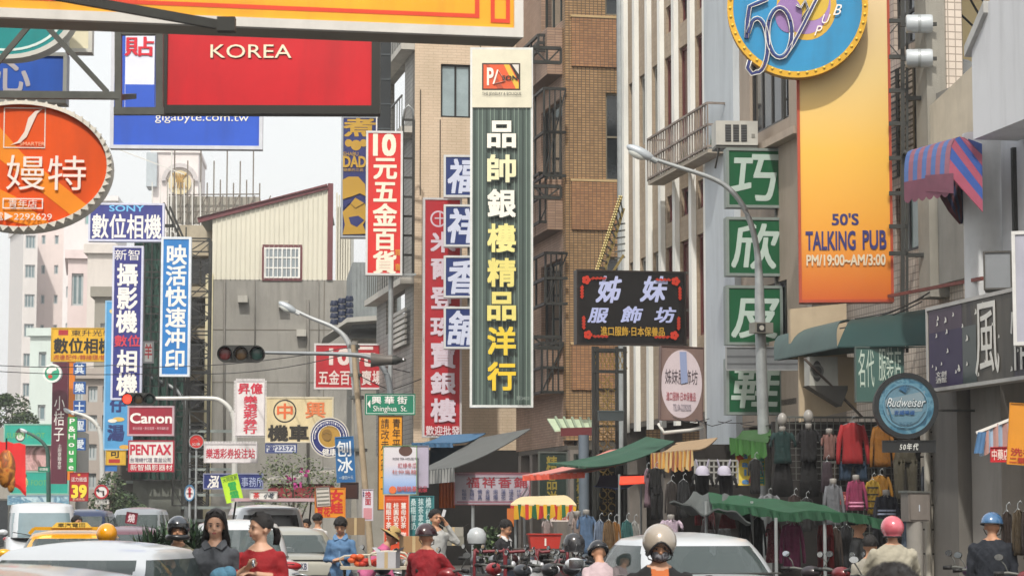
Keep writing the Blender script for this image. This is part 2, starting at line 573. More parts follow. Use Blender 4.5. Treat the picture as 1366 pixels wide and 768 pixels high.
# ---------------------------------------------------------------- walls with real openings
def wall_mesh(a0, a1, z0, z1, holes, th, b=None, y=0.0):
    b = b or B()
    xs = sorted({a0, a1, *[h[0] for h in holes], *[h[2] for h in holes]})
    zs = sorted({z0, z1, *[h[1] for h in holes], *[h[3] for h in holes]})
    xs = [x for x in xs if a0 <= x <= a1]; zs = [z for z in zs if z0 <= z <= z1]
    def hole(x, z): return any(h[0] < x < h[2] and h[1] < z < h[3] for h in holes)
    for i in range(len(xs) - 1):
        for j in range(len(zs) - 1):
            if not hole((xs[i] + xs[i + 1]) / 2, (zs[j] + zs[j + 1]) / 2):
                xa, xb, za, zb = xs[i], xs[i + 1], zs[j], zs[j + 1]
                b.quad((xa, y, za), (xb, y, za), (xb, y, zb), (xa, y, zb))
                b.quad((xa, y + th, za), (xa, y + th, zb), (xb, y + th, zb), (xb, y + th, za))
    for (x0, q0, x1, q1) in holes + [(a0, z0, a1, z1)]:
        b.quad((x0, y, q0), (x1, y, q0), (x1, y + th, q0), (x0, y + th, q0))
        b.quad((x0, y, q1), (x0, y + th, q1), (x1, y + th, q1), (x1, y, q1))
        b.quad((x0, y, q0), (x0, y + th, q0), (x0, y + th, q1), (x0, y, q1))
        b.quad((x1, y, q0), (x1, y, q1), (x1, y + th, q1), (x1, y + th, q0))
    return b

def window(root, h, y=.1, fm=None, gm=None, nx=2, nz=1, w=.045, name='window', curtain=None, M4=None):
    fm = fm or M('#3a3a38', .4, .3, name='window_metal')
    x0, z0, x1, z1 = h
    b = B(); e = .002
    b.box(x0 + e, y, z0 + e, x1 - e, y + .06, z0 + w).box(x0 + e, y, z1 - w, x1 - e, y + .06, z1 - e)
    b.box(x0 + e, y + .001, z0 + w, x0 + w, y + .059, z1 - w).box(x1 - w, y + .001, z0 + w, x1 - e, y + .059, z1 - w)
    for i in range(1, nx):
        x = x0 + (x1 - x0) * i / nx; b.box(x - w * .5, y + .002, z0 + w, x + w * .5, y + .058, z1 - w)
    for i in range(1, nz):
        z = z0 + (z1 - z0) * i / nz; b.box(x0 + w, y + .003, z - w * .4, x1 - w, y + .057, z + w * .4)
    if M4 is not None: b.v = [tuple(M4 @ Vector(v)) for v in b.v]
    f = build(b, name, fm, root)
    for i in range(nx):
        for j in range(nz):
            xa = x0 + (x1 - x0) * i / nx + w * .5; xb = x0 + (x1 - x0) * (i + 1) / nx - w * .5
            za = z0 + (z1 - z0) * j / nz + w * .4; zb = z0 + (z1 - z0) * (j + 1) / nz - w * .4
            g = B().box(xa, y + .026, za, xb, y + .032, zb)
            if M4 is not None: g.v = [tuple(M4 @ Vector(v)) for v in g.v]
            build(g, 'pane', gm or GLASS, f)
    if curtain:
        g = B(); n = 14
        pts = [(x0 + .02 + (x1 - x0 - .04) * i / n, y + .1 + .02 * (i % 2)) for i in range(n + 1)]
        for i in range(n):
            g.quad((pts[i][0], pts[i][1], z0), (pts[i + 1][0], pts[i + 1][1], z0), (pts[i + 1][0], pts[i + 1][1], z1), (pts[i][0], pts[i][1], z1))
        if M4 is not None: g.v = [tuple(M4 @ Vector(v)) for v in g.v]
        build(g, 'curtain', curtain, root)
    return f

# ================================================================ SETTING
def st(t, s, z=0.0):
    """street coordinates (t across, s along) to the world"""
    return (t * cos(ST) - s * sin(ST), t * sin(ST) + s * cos(ST), z)
SM = Matrix.Rotation(ST, 4, 'Z')
def street_box(b, t0, s0, z0, t1, s1, z1): return b.box(t0, s0, z0, t1, s1, z1, SM)

ASPH = M('#3d3d3e', .9, 0, .3, .8, .5, .2, name='asphalt', bscale=90)
PAVE = tile_mat('#8b837a', '#7a736c', '#55504a', .3, .3, .01)
KERB = M('#9b9892', .85, 0, .2, 2, .2, .3, name='kerb_stone')
g = B(); g.quad((-900, -60, -.05), (900, -60, -.05), (900, 1500, -.05), (-900, 1500, -.05)); structure(g, 'ground', M('#77736b', .95, 0, .25, .1, .2))
g = B(); g.add([st(-1.6, -30, .0), st(9.2, -30, .0), st(9.2, 600, .0), st(-1.6, 600, .0)], [(0, 1, 2, 3)]); structure(g, 'road', ASPH)
g = B(); street_box(g, 9.36, -30, -.04, 14, 86, .12); structure(g, 'pavement', PAVE)
g = B(); street_box(g, -6, -30, -.04, -1.76, 300, .12); structure(g, 'pavement', PAVE)
g = B(); street_box(g, 9.2, -30, -.04, 9.355, 86, .135); structure(g, 'kerb', KERB)
g = B(); street_box(g, -1.755, -30, -.04, -1.6, 300, .135); structure(g, 'kerb', KERB)
g = B()
for i in range(40):
    g.add([st(3.75, i * 8, .004), st(3.87, i * 8, .004), st(3.87, i * 8 + 4, .004), st(3.75, i * 8 + 4, .004)], [(0, 1, 2, 3)])
structure(g, 'road_marking', M('#c9c6bd', .8, 0, .3, 6))

FY = -78.75      # yaw of a wall along the right side of the street
SIDE = Matrix.Rotation(pi / 2, 4, 'Z')

class Bld:
    def __init__(s, name, label, x, D, yaw, cat='building'):
        s.P = Pl(x, D, yaw)
        s.o = thing(name, label, cat, (s.P.O.x, s.P.O.y, 0), s.P.yaw)
    def bx(s, x0, y0, x1, y1):
        xm, ym = (x0 + x1) / 2, (y0 + y1) / 2
        a0, a1 = s.P.ab(x0, ym)[0], s.P.ab(x1, ym)[0]
        return (a0, s.P.ab(xm, y1)[1], a1, s.P.ab(xm, y0)[1])
    def ab(s, x, y, d=0.0):
        if not d: return s.P.ab(x, y)
        o = s.P.O.copy(); s.P.O = o + s.P.n * d      # the same axes on a plane d in front of or behind the wall
        r = s.P.ab(x, y); s.P.O = o
        return r

# ---------------------------------------------------------------- brown tiled building
TAN = tile_mat('#a3825a', '#8c6d49', '#544534', .095, .058, .009, grime=.3)
TAN2 = tile_mat('#a1764f', '#8a6242', '#5e4a3a', .095, .058, .007, grime=.3)
PINKT = tile_mat('#a08470', '#8f7462', '#6d5b4e', .22, .06, .006, grime=.3)
bb = Bld('tiled_building', 'tall brown tiled building with tinted windows behind the dark green vertical sign', 755, 53, FY)
side = Pl(755, 53, 11.25)
def sb(x0, y0, x1, y1):
    xm, ym = (x0 + x1) / 2, (y0 + y1) / 2
    return (side.ab(x0, ym)[0], side.ab(xm, y1)[1], side.ab(x1, ym)[0], side.ab(xm, y0)[1])
WB = M('#77705f', .5, .2, .15, name='window_metal')
wh = [sb(808, 343 - 217 * 1 - 2, 831, 241), sb(807, -92, 831, 21), sb(809, 343, 831, 458), sb(807, -310, 831, -196)]
b = wall_mesh(0, 9, 3.3, 17, wh, .25); b.v = [tuple(SIDE @ Vector(v)) for v in b.v]
build(b, 'wall', TAN, bb.o)
for h in wh:
    window(bb.o, h, .08, WB, GLASS, 1, 2, .05, M4=SIDE)
for (y0, y1) in ((25, 90), (243, 307), (460, 520), (-190, -128)):
    q = sb(762, y0, 850, y1)
    b = B().box(q[0], -.05, q[1], q[2] + 6, 0, q[3]); b.v = [tuple(SIDE @ Vector(v)) for v in b.v]
    build(b, 'raised_band', TAN2, bb.o)
    b = B().box(q[0] - .02, -.065, q[3], q[2] + 6, 0, q[3] + .05); b.v = [tuple(SIDE @ Vector(v)) for v in b.v]
    build(b, 'band_moulding', M('#b39a70', .7, name='moulding'), bb.o)
fh = [bb.bx(722, -60, 752, 40), bb.bx(722, 140, 750, 250), bb.bx(722, 350, 750, 465)]
fh = [(h[0], h[1], h[2], h[3]) for h in fh]
build(wall_mesh(-5.6, -.26, 3.2, 17, fh, .25), 'street_wall', PINKT, bb.o)
for h in fh:
    window(bb.o, h, .1, M('#2c3330', .4, .3), GLASS, 3, 1, .05)
for (y0, y1) in ((60, 120), (255, 320), (470, 530)):      # projecting spandrels between the floors
    h = bb.bx(700, y0, 752, y1); build(B().box(-5.6, -.35, h[1], -.27, -.003, h[3]), 'spandrel', PINKT, bb.o)
    for k in range(1, 4): build(B().box(-5.6 + k * 1.33 - .02, -.358, h[1], -5.6 + k * 1.33 + .02, -.352, h[3]), 'panel_joint', M('#6a5a4c', .8), bb.o)
build(B().box(-5.6, .26, 16.7, -.26, 8.8, 17.1), 'roof_slab', CONC, bb.o)
build(B().box(-5.6, .3, 0, -5.35, 8.9, 16.7), 'rear_wall', TAN, bb.o)
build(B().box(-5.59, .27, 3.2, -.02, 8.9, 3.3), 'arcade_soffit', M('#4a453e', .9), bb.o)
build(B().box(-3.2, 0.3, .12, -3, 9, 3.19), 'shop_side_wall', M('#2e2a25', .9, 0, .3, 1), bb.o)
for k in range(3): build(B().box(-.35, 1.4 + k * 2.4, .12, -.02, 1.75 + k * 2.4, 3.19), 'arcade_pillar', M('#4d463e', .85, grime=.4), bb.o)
# window cages of black steel
for (x0, y0, x1, y1) in ((708, 66, 747, 86), (708, 138, 755, 250), (708, 245, 749, 308), (708, 350, 757, 415), (708, 465, 752, 528)):
    h = bb.bx(x0, y0, x1, y1); b = B(); a0, z0, a1, z1 = h
    y = -.5
    for z in (z0, (z0 + z1) / 2, z1):
        b.bar((a0, y, z), (a1, y, z), .06); b.bar((a1, y, z), (a1, 0, z), .06); b.bar((a0, y, z), (a0, 0, z), .05)
    for k in range(5):
        a = a0 + (a1 - a0) * k / 4; b.bar((a, y, z0), (a, y, z1), .045)
    for k in range(1, 4): b.bar((a1, y * k / 4, z0), (a1, y * k / 4, z1), .03)
    b.bar((a1, y, z0), (a1, 0, z1), .03)
    build(b, 'window_cage', DARKST, bb.o)

# ---------------------------------------------------------------- beige building behind
BEIGE = tile_mat('#d0bda6', '#cbb79f', '#b9a58d', .24, .07, .006, .5, .22)
be = Bld('beige_building', 'beige rendered building with a single curtained window left of the green sign', 551, 60, FY)
bs = Pl(551, 60, 11.25)
def eb(x0, y0, x1, y1):
    xm, ym = (x0 + x1) / 2, (y0 + y1) / 2
    return (bs.ab(x0, ym)[0], bs.ab(xm, y1)[1], bs.ab(x1, ym)[0], bs.ab(xm, y0)[1])
h1 = eb(588, 86, 628, 157); h2 = eb(588, -140, 628, -68)
b = wall_mesh(0, 5.5, 3.3, 17, [h1, h2], .3); b.v = [tuple(SIDE @ Vector(v)) for v in b.v]
build(b, 'wall', BEIGE, be.o)
for h in (h1, h2): window(be.o, h, .06, M('#2b2c2b', .4, .3), M('#97a8ad', .12, 0, .2, 2, name='curtained_glass'), 2, 1, .05, M4=SIDE)
q = eb(690, 0, 700, 100)
lw = [be.bx(512, y, 540, y + 70) for y in (60, 300)]
GRT = tile_mat('#9c9a94', '#8c8a86', '#6a6965', .12, .12, .01, grime=.4)
aE = be.ab(503, 300)[0]
build(wall_mesh(aE, -.002, 3.3, 17, [be.bx(512, 95, 540, 180), be.bx(515, 390, 540, 440)], .3), 'street_wall', GRT, be.o)
build(B().box(aE, .31, 16.7, -.31, 5.4, 17), 'roof_slab', CONC, be.o)
for (y0, y1) in ((58, 95), (182, 200), (375, 392)):
    h = be.bx(512, y0, 548, y1); build(B().box(aE, -.35, h[1], -.02, -.003, h[1] + .16), 'balcony_slab', M('#b8b5ad', .8, grime=.3), be.o)
    b = B()
    for k in range(16): b.bar((-.05 + aE * k / 16, -.32, h[1] + .16), (-.05 + aE * k / 16, -.32, h[1] + .95), .02)
    b.bar((-.05, -.32, h[1] + .95), (aE, -.32, h[1] + .95), .04)
    build(b, 'balcony_railing', STEEL, be.o, kind='stuff')
b = B()
for k in range(7):
    z = 6.0 + k * .14
    b.box(-3.5, -.14, z, -.6, -.09, z + .09)
build(b, 'louvre', M('#bdbab2', .6, grime=.3), be.o)
# metal clad upper storey with canopy beyond the beige building
b = Bld('metal_clad_annex', 'grey metal clad annex with a concrete canopy below the beige building', 437, 72, 6)
h = b.bx(470, 350, 535, 437); bx = B(); n = 26
for i in range(n):
    a = h[0] + (h[2] - h[0]) * i / n; w = (h[2] - h[0]) / n
    bx.box(a, -.03 * (i % 2), h[1], a + w, 5, h[3])
build(bx, 'cladding', M('#8d9496', .5, .3, .2, 2, grime=.5), b.o)
h = b.bx(430, 428, 545, 450)
build(B().prism([(h[0], h[1] - .1), (h[0] + .7, h[3]), (h[2], h[3] + .15), (h[2], h[3]), (h[0] + .7, h[3] - .14)], -1.2, 4), 'canopy_slab', M('#a9a8a2', .8, grime=.3), b.o)
h = b.bx(470, 450, 560, 690)
build(B().box(h[0], .4, 0, h[2], 5, h[3]), 'lower_wall', CONC, b.o)
for i in range(3):      # stacked dark blue barrel caps on the canopy
    h = b.bx(440 + i * 10, 402 - i * 3, 450 + i * 10, 435 - i * 3)
    bx = B()
    for k in range(4):
        z = h[1] + (h[3] - h[1]) * k / 4; dz = (h[3] - h[1]) / 4
        bx.lathe([(0, z), (.12, z), (.13, z + dz * .3), (.1, z + dz * .85), (0, z + dz * .9)], 14, ((h[0] + h[2]) / 2, -.6, 0))
    build(bx, 'vent_stack', M('#1d2740', .4), b.o, 'auto')

for (xx, y0, y1) in ((586, 160, 470), (640, -60, 300), (560, 120, 260)):
    q = eb(xx, y0, xx + 1.2, y1); b = B().box(q[0], -.02, q[1], q[0] + .025, -.001, q[3]); b.v = [tuple(SIDE @ Vector(v)) for v in b.v]; build(b, 'wall_cable', M('#4f463c', .8), be.o)
# ---------------------------------------------------------------- grey fin building
gb = Bld('finned_building', 'pale grey building with narrow vertical fins and dark red window frames', 947, 44.9, FY)
FINW = M('#dedfda', .6, 0, .1, .8, .1, .4, name='white_fin_paint')
PANEL = tile_mat('#a08f7a', '#94836f', '#887968', .1, .1, .004, grime=.25)
fins = [837.5, 852, 869, 886, 905, 927, 947]
fa = [gb.ab(x, 300)[0] for x in fins]
REDW = M('#5e2a2a', .55, .1, .2, 3, name='dark_red_metal')
holes, kinds = [], []
zref = gb.ab(905, 52)[1]; fl = gb.ab(905, 52)[1] - gb.ab(905, 310)[1]
for i in range(6):
    a0, a1 = fa[i] + .14, fa[i + 1] - .12
    for f in range(-2, 3):
        if i >= 3:
            zt = gb.ab(905, 66)[1] - f * fl
            holes.append((a0, zt - 1.95, a1, zt)); kinds.append(2)
            zs = gb.ab(905, 255)[1] - f * fl
            if zs > 5.5: holes.append((a0 + .1, zs - .55, a1 - .05, zs)); kinds.append(1)
        else:
            zt = gb.ab(860, 98)[1] - f * fl
            holes.append((a0, zt - 1.5, a1, zt)); kinds.append(0)
keep = [(h, k) for h, k in zip(holes, kinds) if h[1] > 4.2 and h[3] < 16.8]
holes = [h for h, k in keep]
build(wall_mesh(fa[0] - .25, fa[-1], 3.6, 17, holes, .25), 'panel_wall', PANEL, gb.o)
for h, k in keep:
    window(gb.o, h, .06, REDW if k else M('#8a8a84', .5), M('#5b3c3c', .25, 0, .3, 2) if k == 2 else GLASS, 2 if k == 2 else 1, 1, .06)
for a in fa:
    build(B().box(a - .10, -.1, 3.4, a + .10, -.003, 17), 'fin', FINW, gb.o)
build(B().tube([(fa[0] - .2, -.1, 3), (fa[0] - .2, -.1, 17)], .08, 10), 'drain_pipe', GALV, gb.o, 'auto')
# corner pilaster
p0, p1 = gb.ab(949, 300)[0], gb.ab(988, 300)[0]
build(B().box(p0, -.12, 0, p1, .6, 17), 'pilaster', M('#b4bcc2', .7, 0, .1, .6, .1, .3, name='skylight_tinted_grey'), gb.o)  # grey column with the skylight's blue cast mixed into its colour
p2 = gb.ab(1075, 300)[0]
dh = [gb.bx(1000, 66, 1052, 170), gb.bx(1000, -190, 1052, -85), gb.bx(1000, 380, 1050, 470)]
build(wall_mesh(p1, p2, 3.2, 17, dh, .25), 'near_wall', M('#9b8e80', .8, 0, .1, 1, .2, .35), gb.o)
for h in dh: window(gb.o, h, .05, M('#33312f', .4, .2), GLASS, 4, 1, .06)
for y in (203, -60, 470):
    h = gb.bx(988, y - 6, 1060, y); build(B().box(p1, -.2, h[1], p2, -.003, h[3] + .05), 'window_ledge', M('#a8998a', .8, grime=.3), gb.o)
build(B().box(fa[0] - .25, .26, 16.6, p2, 9, 17), 'roof_slab', CONC, gb.o)
b = wall_mesh(.0, 2.7, 0, 17, [], .25); mm = Matrix.Translation((p2 + .26, 0, 0)) @ SIDE; b.v = [tuple(mm @ Vector(v)) for v in b.v]
build(b, 'end_wall', M('#9b958c', .8, grime=.35), gb.o)
# rusty balcony cage with plants
a0, a1 = gb.ab(864, 180, -.45)[0], gb.ab(944, 180, -.45)[0]; z0 = gb.ab(905, 220, -.45)[1]; z1 = z0 + .85
RUST = M('#8a8078', .8, .1, .4, 5, grime=.7, name='rusty_railing')
b = B().box(a0, -.45, z0 - .07, a1, -.125, z0); build(b, 'balcony_slab', M('#a39a8c', .85, grime=.5), gb.o)
b = B()
for z in (z0 + .05, z0 + .45, z1):
    b.bar((a0, -.45, z), (a1, -.45, z), .04); b.bar((a1, -.45, z), (a1, -.1, z), .04); b.bar((a0, -.45, z), (a0, -.1, z), .04)
build(b, 'balcony_rail', RUST, gb.o)
n = 26
for k in range(n):
    a = a0 + (a1 - a0) * k / (n - 1); build(B().bar((a, -.45, z0), (a, -.45, z1), .025), 'baluster', RUST, gb.o)
b = B()
for k in range(60):
    a = R.uniform(a0 + .2, a1 - .1); c = Vector((a, R.uniform(-.4, -.2), z0)); d = Vector((R.uniform(-.15, .15), R.uniform(-.1, .1), R.uniform(.15, .4)))
    b.add([c, c + d * .5 + Vector((.03, 0, 0)), c + d, c + d * .5 - Vector((.03, 0, 0))], [(0, 1, 2, 3)])
build(b, 'balcony_plant', M('#4a5a30', .8), gb.o, kind='stuff')

# ---------------------------------------------------------------- pub building (cream tiles), mostly behind its signs
pb = Bld('pub_building', 'cream tiled building behind the yellow pub sign with dark steel window frames', 1290, 34, FY)
CREAMT = tile_mat('#c9bdb0', '#bcb0a4', '#8f8478', .11, .11, .008, grime=.25)
a0 = pb.ab(1062, 300)[0]; a1 = 0.0
ph = [pb.bx(1195, 245, 1234, 335), pb.bx(1192, -30, 1222, 62), pb.bx(1072, 400, 1115, 420)]
aM = pb.ab(1238, 200, -.3)[0] + .02
build(wall_mesh(a0, aM, 3.1, 12.5, ph, .25), 'wall', CREAMT, pb.o)
build(wall_mesh(aM + .002, a1, 3.1, pb.ab(1280, 126)[1], [], .25), 'low_wall', CREAMT, pb.o)
window(pb.o, ph[0], .06, M('#2a2a2a'), M('#7f9290', .15, 0, .2, 2), 3, 1, .06); window(pb.o, ph[1], .06, M('#2a2a2a'), GLASS, 2, 2, .06); window(pb.o, ph[2], .06, M('#2a2a2a'), GLASS, 3, 1, .04)
build(B().box(a0, .26, 12.2, aM, 8, 12.5), 'roof_slab', CONC, pb.o)
h = pb.bx(1237, -60, 1264, 400); h = (pb.ab(1238, 200, -.3)[0] - .45, h[1], pb.ab(1238, 200, -.3)[0], h[3]); build(B().box(h[0], -.3, h[1], h[2], -.003, h[3] + 2), 'concrete_column', CONC, pb.o)
h = pb.bx(1268, 115, 1310, 375); build(B().box(h[0], -.2, h[1], h[2] + .3, -.003, h[3]), 'grey_panel_wall', M('#85837d', .85, 0, .2, 1.2, .3, .5), pb.o)
h = pb.bx(1258, 128, 1310, 200)
build(B().prism([(h[0], h[1]), (h[2] + .4, h[1]), (h[2] + .4, h[3] + .25), (h[0], h[3] - .08)], -.26, -.205), 'parapet', M('#bdb3a0', .8, grime=.3), pb.o)
# barred screen
h = pb.bx(1186, 92, 1232, 235); 
for k in range(18):
    z = h[1] + (h[3] - h[1]) * k / 17; build(B().bar((h[0], -.12, z), (h[2], -.12, z), .022), 'screen_bar', DARKST, pb.o)
b = B()
for k in range(3): a = h[0] + (h[2] - h[0]) * k / 2; b.bar((a, -.13, h[1]), (a, -.13, h[3]), .05)
build(b, 'screen_frame', DARKST, pb.o)
h = pb.bx(1232, 0, 1262, 400)
# dark ground floor with shutters behind the market stalls
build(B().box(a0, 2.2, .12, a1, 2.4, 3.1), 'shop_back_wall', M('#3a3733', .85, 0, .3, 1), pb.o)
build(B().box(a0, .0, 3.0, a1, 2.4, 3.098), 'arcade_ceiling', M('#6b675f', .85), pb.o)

# ground floor arcade under the finned and brown buildings
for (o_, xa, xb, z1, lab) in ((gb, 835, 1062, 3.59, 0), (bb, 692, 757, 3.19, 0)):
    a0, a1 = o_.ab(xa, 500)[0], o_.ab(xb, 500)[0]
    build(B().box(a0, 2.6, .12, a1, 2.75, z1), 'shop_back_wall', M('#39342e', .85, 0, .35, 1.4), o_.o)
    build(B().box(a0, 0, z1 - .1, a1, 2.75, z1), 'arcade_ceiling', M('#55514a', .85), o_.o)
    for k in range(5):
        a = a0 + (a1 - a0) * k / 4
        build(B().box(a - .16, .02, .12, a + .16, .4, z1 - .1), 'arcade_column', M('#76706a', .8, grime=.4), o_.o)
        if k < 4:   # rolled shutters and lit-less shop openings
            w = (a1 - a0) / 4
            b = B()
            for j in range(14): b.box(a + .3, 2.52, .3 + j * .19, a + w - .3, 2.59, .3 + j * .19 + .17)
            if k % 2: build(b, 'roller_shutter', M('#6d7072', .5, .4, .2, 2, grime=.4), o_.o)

# ---------------------------------------------------------------- white building at the right edge
wb = Bld('white_building', 'white painted building with a sloped parapet at the right edge', 1366, 30, FY)
WP = M('#cdcfd2', .75, 0, .06, .5, .15, .28, name='white_wall_paint')
a0, zt = wb.ab(1296, 62, -.6); ab_, zb = wb.ab(1303, 182, -.6)
zr = wb.ab(1366, 5, -.6)[1]; zr2 = zr + .9
build(B().prism([(a0, wb.ab(1304, 184, -.6)[1]), (5, wb.ab(1304, 184, -.6)[1]), (5, zr + 1.5), (0.6, zr + .25), (a0, zt)], -.6, 0), 'upper_wall', WP, wb.o)
build(B().prism([(a0 - .1, zt + .02), (a0 - .1, zt - .12), (0.6, zr + .12), (0.6, zr + .27)], -.66, .1), 'coping', M('#b5b5b2', .75, grime=.35), wb.o)
ap = wb.ab(1318, 250)[0]
build(B().tube([(wb.ab(1322, 300)[0], -.1, 4.2), (wb.ab(1322, 300)[0], -.1, wb.ab(1310, 183)[1])], .26, 16), 'round_column', M('#c9cbcc', .7, grime=.25), wb.o, 'auto')
build(B().box(wb.ab(1332, 300)[0], .05, 3.6, 5, .3, wb.ab(1310, 183)[1]), 'lower_wall', WP, wb.o)
build(B().box(wb.ab(1350, 300)[0], .0, 4.3, wb.ab(1353, 300)[0], .06, 6.3), 'window_edge', DARKST, wb.o)
# ground floor pillars
for (x0, x1, y, col) in ((1247, 1262, 0, '#9a9286'), (1268, 1302, -.25, '#696661'), (1306, 1346, -.1, '#87837d')):
    h = wb.bx(x0, 520, x1, 760)
    if x0 == 1247:
        pass
    else:
        build(B().box(h[0], y, .12, h[2], y + .5, wb.ab(1300, 500)[1] + .2), 'ground_floor_pillar', M(col, .85, 0, .15, 1, .2, .5), wb.o)
h = wb.bx(1249, 560, 1262, 760)
for k in range(10):      # big wall tiles, one by one
    z = .12 + k * .33
    build(B().box(h[0], -.22, z + .012, h[2], .1, z + .318), 'tile', M('#a39c90', .5, 0, .2, 2, grime=.4), wb.o)
build(B().box(h[0] + .02, -.2, .12, h[2] - .02, .08, 3.4), 'pillar_core', M('#4a443d', .9), wb.o)
build(B().tube([(wb.ab(1264.5, 600)[0], -.3, .12), (wb.ab(1264.5, 600)[0], -.3, 3.4)], .045, 10), 'conduit_pipe', M('#b5b1a6', .6, grime=.3), wb.o, 'auto')
build(B().tube([(wb.ab(1268, 600)[0], -.34, .12), (wb.ab(1268, 600)[0], -.34, 3.4)], .04, 10), 'conduit_pipe', M('#a5a196', .6, grime=.3), wb.o, 'auto')
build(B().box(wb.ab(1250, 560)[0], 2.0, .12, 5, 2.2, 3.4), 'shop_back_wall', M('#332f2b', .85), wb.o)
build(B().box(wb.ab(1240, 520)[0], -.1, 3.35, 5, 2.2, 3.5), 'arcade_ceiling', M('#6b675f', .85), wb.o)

# cream building rising behind it
cb = Bld('cream_tower', 'plain cream yellow building rising behind the white parapet top right', 1258, 52, 11.25)
h = cb.bx(1258, 0, 1400, 700)
build(B().box(h[0], 0, 0, h[2], 6, 15), 'wall', M('#d9c596', .8, 0, .06, .5, .1, .12), cb.o)
build(B().box(h[0] - .1, -.1, 14.7, h[2] + .1, 6.1, 15.001), 'parapet', M('#c9b88e', .8), cb.o)
# water tank
P_ = G(1283, 44); t = thing('water_tank', 'small white water tank standing on the low roof right of the two lamp drums', 'water tank', (P_.x, P_.y, W(1283, 118, 44).z))
build(B().lathe([(0, 0), (.42, 0), (.42, .42), (.3, .5), (0, .5)], 22), 'tank_shell', M('#d8dada', .5, grime=.1), t, 'auto')
build(B().tube([(0, 0, .5), (.0, 0, .62), (-.12, -.1, .7)], .05, 8), 'inlet_pipe', M('#8a4a3a', .6), t, 'auto')
build(B().box(-.55, -.5, -.12, .55, .5, -.001), 'plinth', CONC, t)

# ---------------------------------------------------------------- warehouse with cream metal cladding
wh_ = Bld('cream_clad_warehouse', 'cream corrugated metal warehouse with red trim on a grey concrete base', 283, 88, 3)
CREAM = M('#cfccbd', .5, .15, .05, 1, 0, .12, name='cream_cladding')
RTRIM = M('#6a3a3e', .5, .1, .15, 2, name='red_trim')
def wz(x):      # roof line
    return wh_.ab(x, 291 - (x - 283) * (291 - 252) / (437 - 283))[1]
hw = wh_.bx(353, 330, 400, 371); zb = wh_.ab(350, 373)[1]
n = 24; x_ = [283 + (437 - 283) * i / n for i in range(n + 1)]
for i in range(n):
    a0, a1 = wh_.ab(x_[i], 340)[0], wh_.ab(x_[i + 1], 340)[0]
    z0, z1 = wz(x_[i]), wz(x_[i + 1])
    segs = [(zb, z0, z1)]
    if a1 > hw[0] + .05 and a0 < hw[2] - .05: segs = [(zb, hw[1], hw[1]), (hw[3], z0, z1)]
    for (q0, q1, q2) in segs:
        if q1 - q0 < .03: continue
        b = B()
        b.add([(a0, 0, q0), (a1 - .05, 0, q0), (a1 - .05, 0, q2), (a0, 0, q1), (a0, .12, q0), (a1, .12, q0), (a1, .12, q2), (a0, .12, q1)], [(0, 1, 2, 3), (1, 5, 6, 2), (0, 3, 7, 4)])
        b.add([(a1 - .05, 0, q0), (a1 - .035, -.05, q0), (a1 - .01, -.05, q0), (a1, 0, q0), (a1 - .05, 0, q2), (a1 - .035, -.05, q2), (a1 - .01, -.05, q2), (a1, 0, q2)],
              [(0, 1, 5, 4), (1, 2, 6, 5), (2, 3, 7, 6)])
        build(b, 'cladding_panel', CREAM, wh_.o)
a0, aR = wh_.ab(275, 300)[0], wh_.ab(437, 300)[0]
b = B().bar((a0 - .3, -.06, wz(270)), (aR, -.06, wz(437) + .08), .14, .2); build(b, 'roof_trim', RTRIM, wh_.o)
build(B().box(aR, -.08, zb, aR + .2, .1, wz(437) + .2), 'corner_trim', RTRIM, wh_.o)
window(wh_.o, hw, -.04, M('#e0e0dc', .5), M('#8a949a', .15, 0, .2, 2), 4, 3, .06)
b = B(); q = hw; b.box(q[0] - .08, -.05, q[1] - .1, q[2] + .08, .05, q[1]).box(q[0] - .08, -.05, q[3], q[2] + .08, .05, q[3] + .1).box(q[0] - .1, -.05, q[1], q[0], .05, q[3]).box(q[2], -.05, q[1], q[2] + .1, .05, q[3])
build(b, 'window_trim', RTRIM, wh_.o)
b = B(); 
for k in range(9): a = hw[0] + (hw[2] - hw[0]) * k / 8; b.bar((a, -.12, hw[1]), (a, -.12, hw[3]), .025)
build(b, 'window_bars', M('#e6e6e2', .5), wh_.o)
# receding right flank of the clad storey, then the annex wing
aW = wh_.ab(468, 300)[0]
for i in range(6):
    a = aR + .3 + (aW - aR - .3) * i / 6; w = (aW - aR - .3) / 6
    build(B().box(a, .3 + i * .02, zb, a + w - .03, .5, wz(437) - .1 - .08 * i), 'side_cladding_panel', CREAM, wh_.o)
build(B().box(aR + .3, .55, zb, aW, 8, wz(437) - .6), 'storey_core', CREAM, wh_.o)
b = B(); b.add([(a0 - .3, -.2, wz(270) + .1), (aR, -.2, wz(437) + .1), (aR, 12, wz(437) + .1), (a0 - .3, 12, wz(270) + .1)], [(0, 1, 2, 3)]); build(b, 'roof', M('#8a8f8c', .5, .3), wh_.o)
GCON = M('#8f8d87', .88, 0, .2, .5, .5, .55, name='grey_render')
aL, aX = wh_.ab(283, 400)[0], wh_.ab(486, 400)[0]
build(B().box(aL, .0, 0, aX, 11, zb - .003), 'concrete_base', GCON, wh_.o)
for y in (440, 510): z = wh_.ab(300, y)[1]; build(B().box(aL, -.012, z, aX, .0, z + .03), 'wall_joint', M('#6d685f', .9), wh_.o)
build(B().box(wh_.ab(432, 400)[0], -.016, 0, wh_.ab(433, 400)[0], 0, zb - .003), 'wall_joint', M('#6d685f', .9), wh_.o)
h = wh_.bx(273, 373, 283, 640); build(B().box(h[0], -.1, 0, h[2], .5, zb + .2), 'edge_column', M('#cfc6a4', .8, grime=.2), wh_.o)

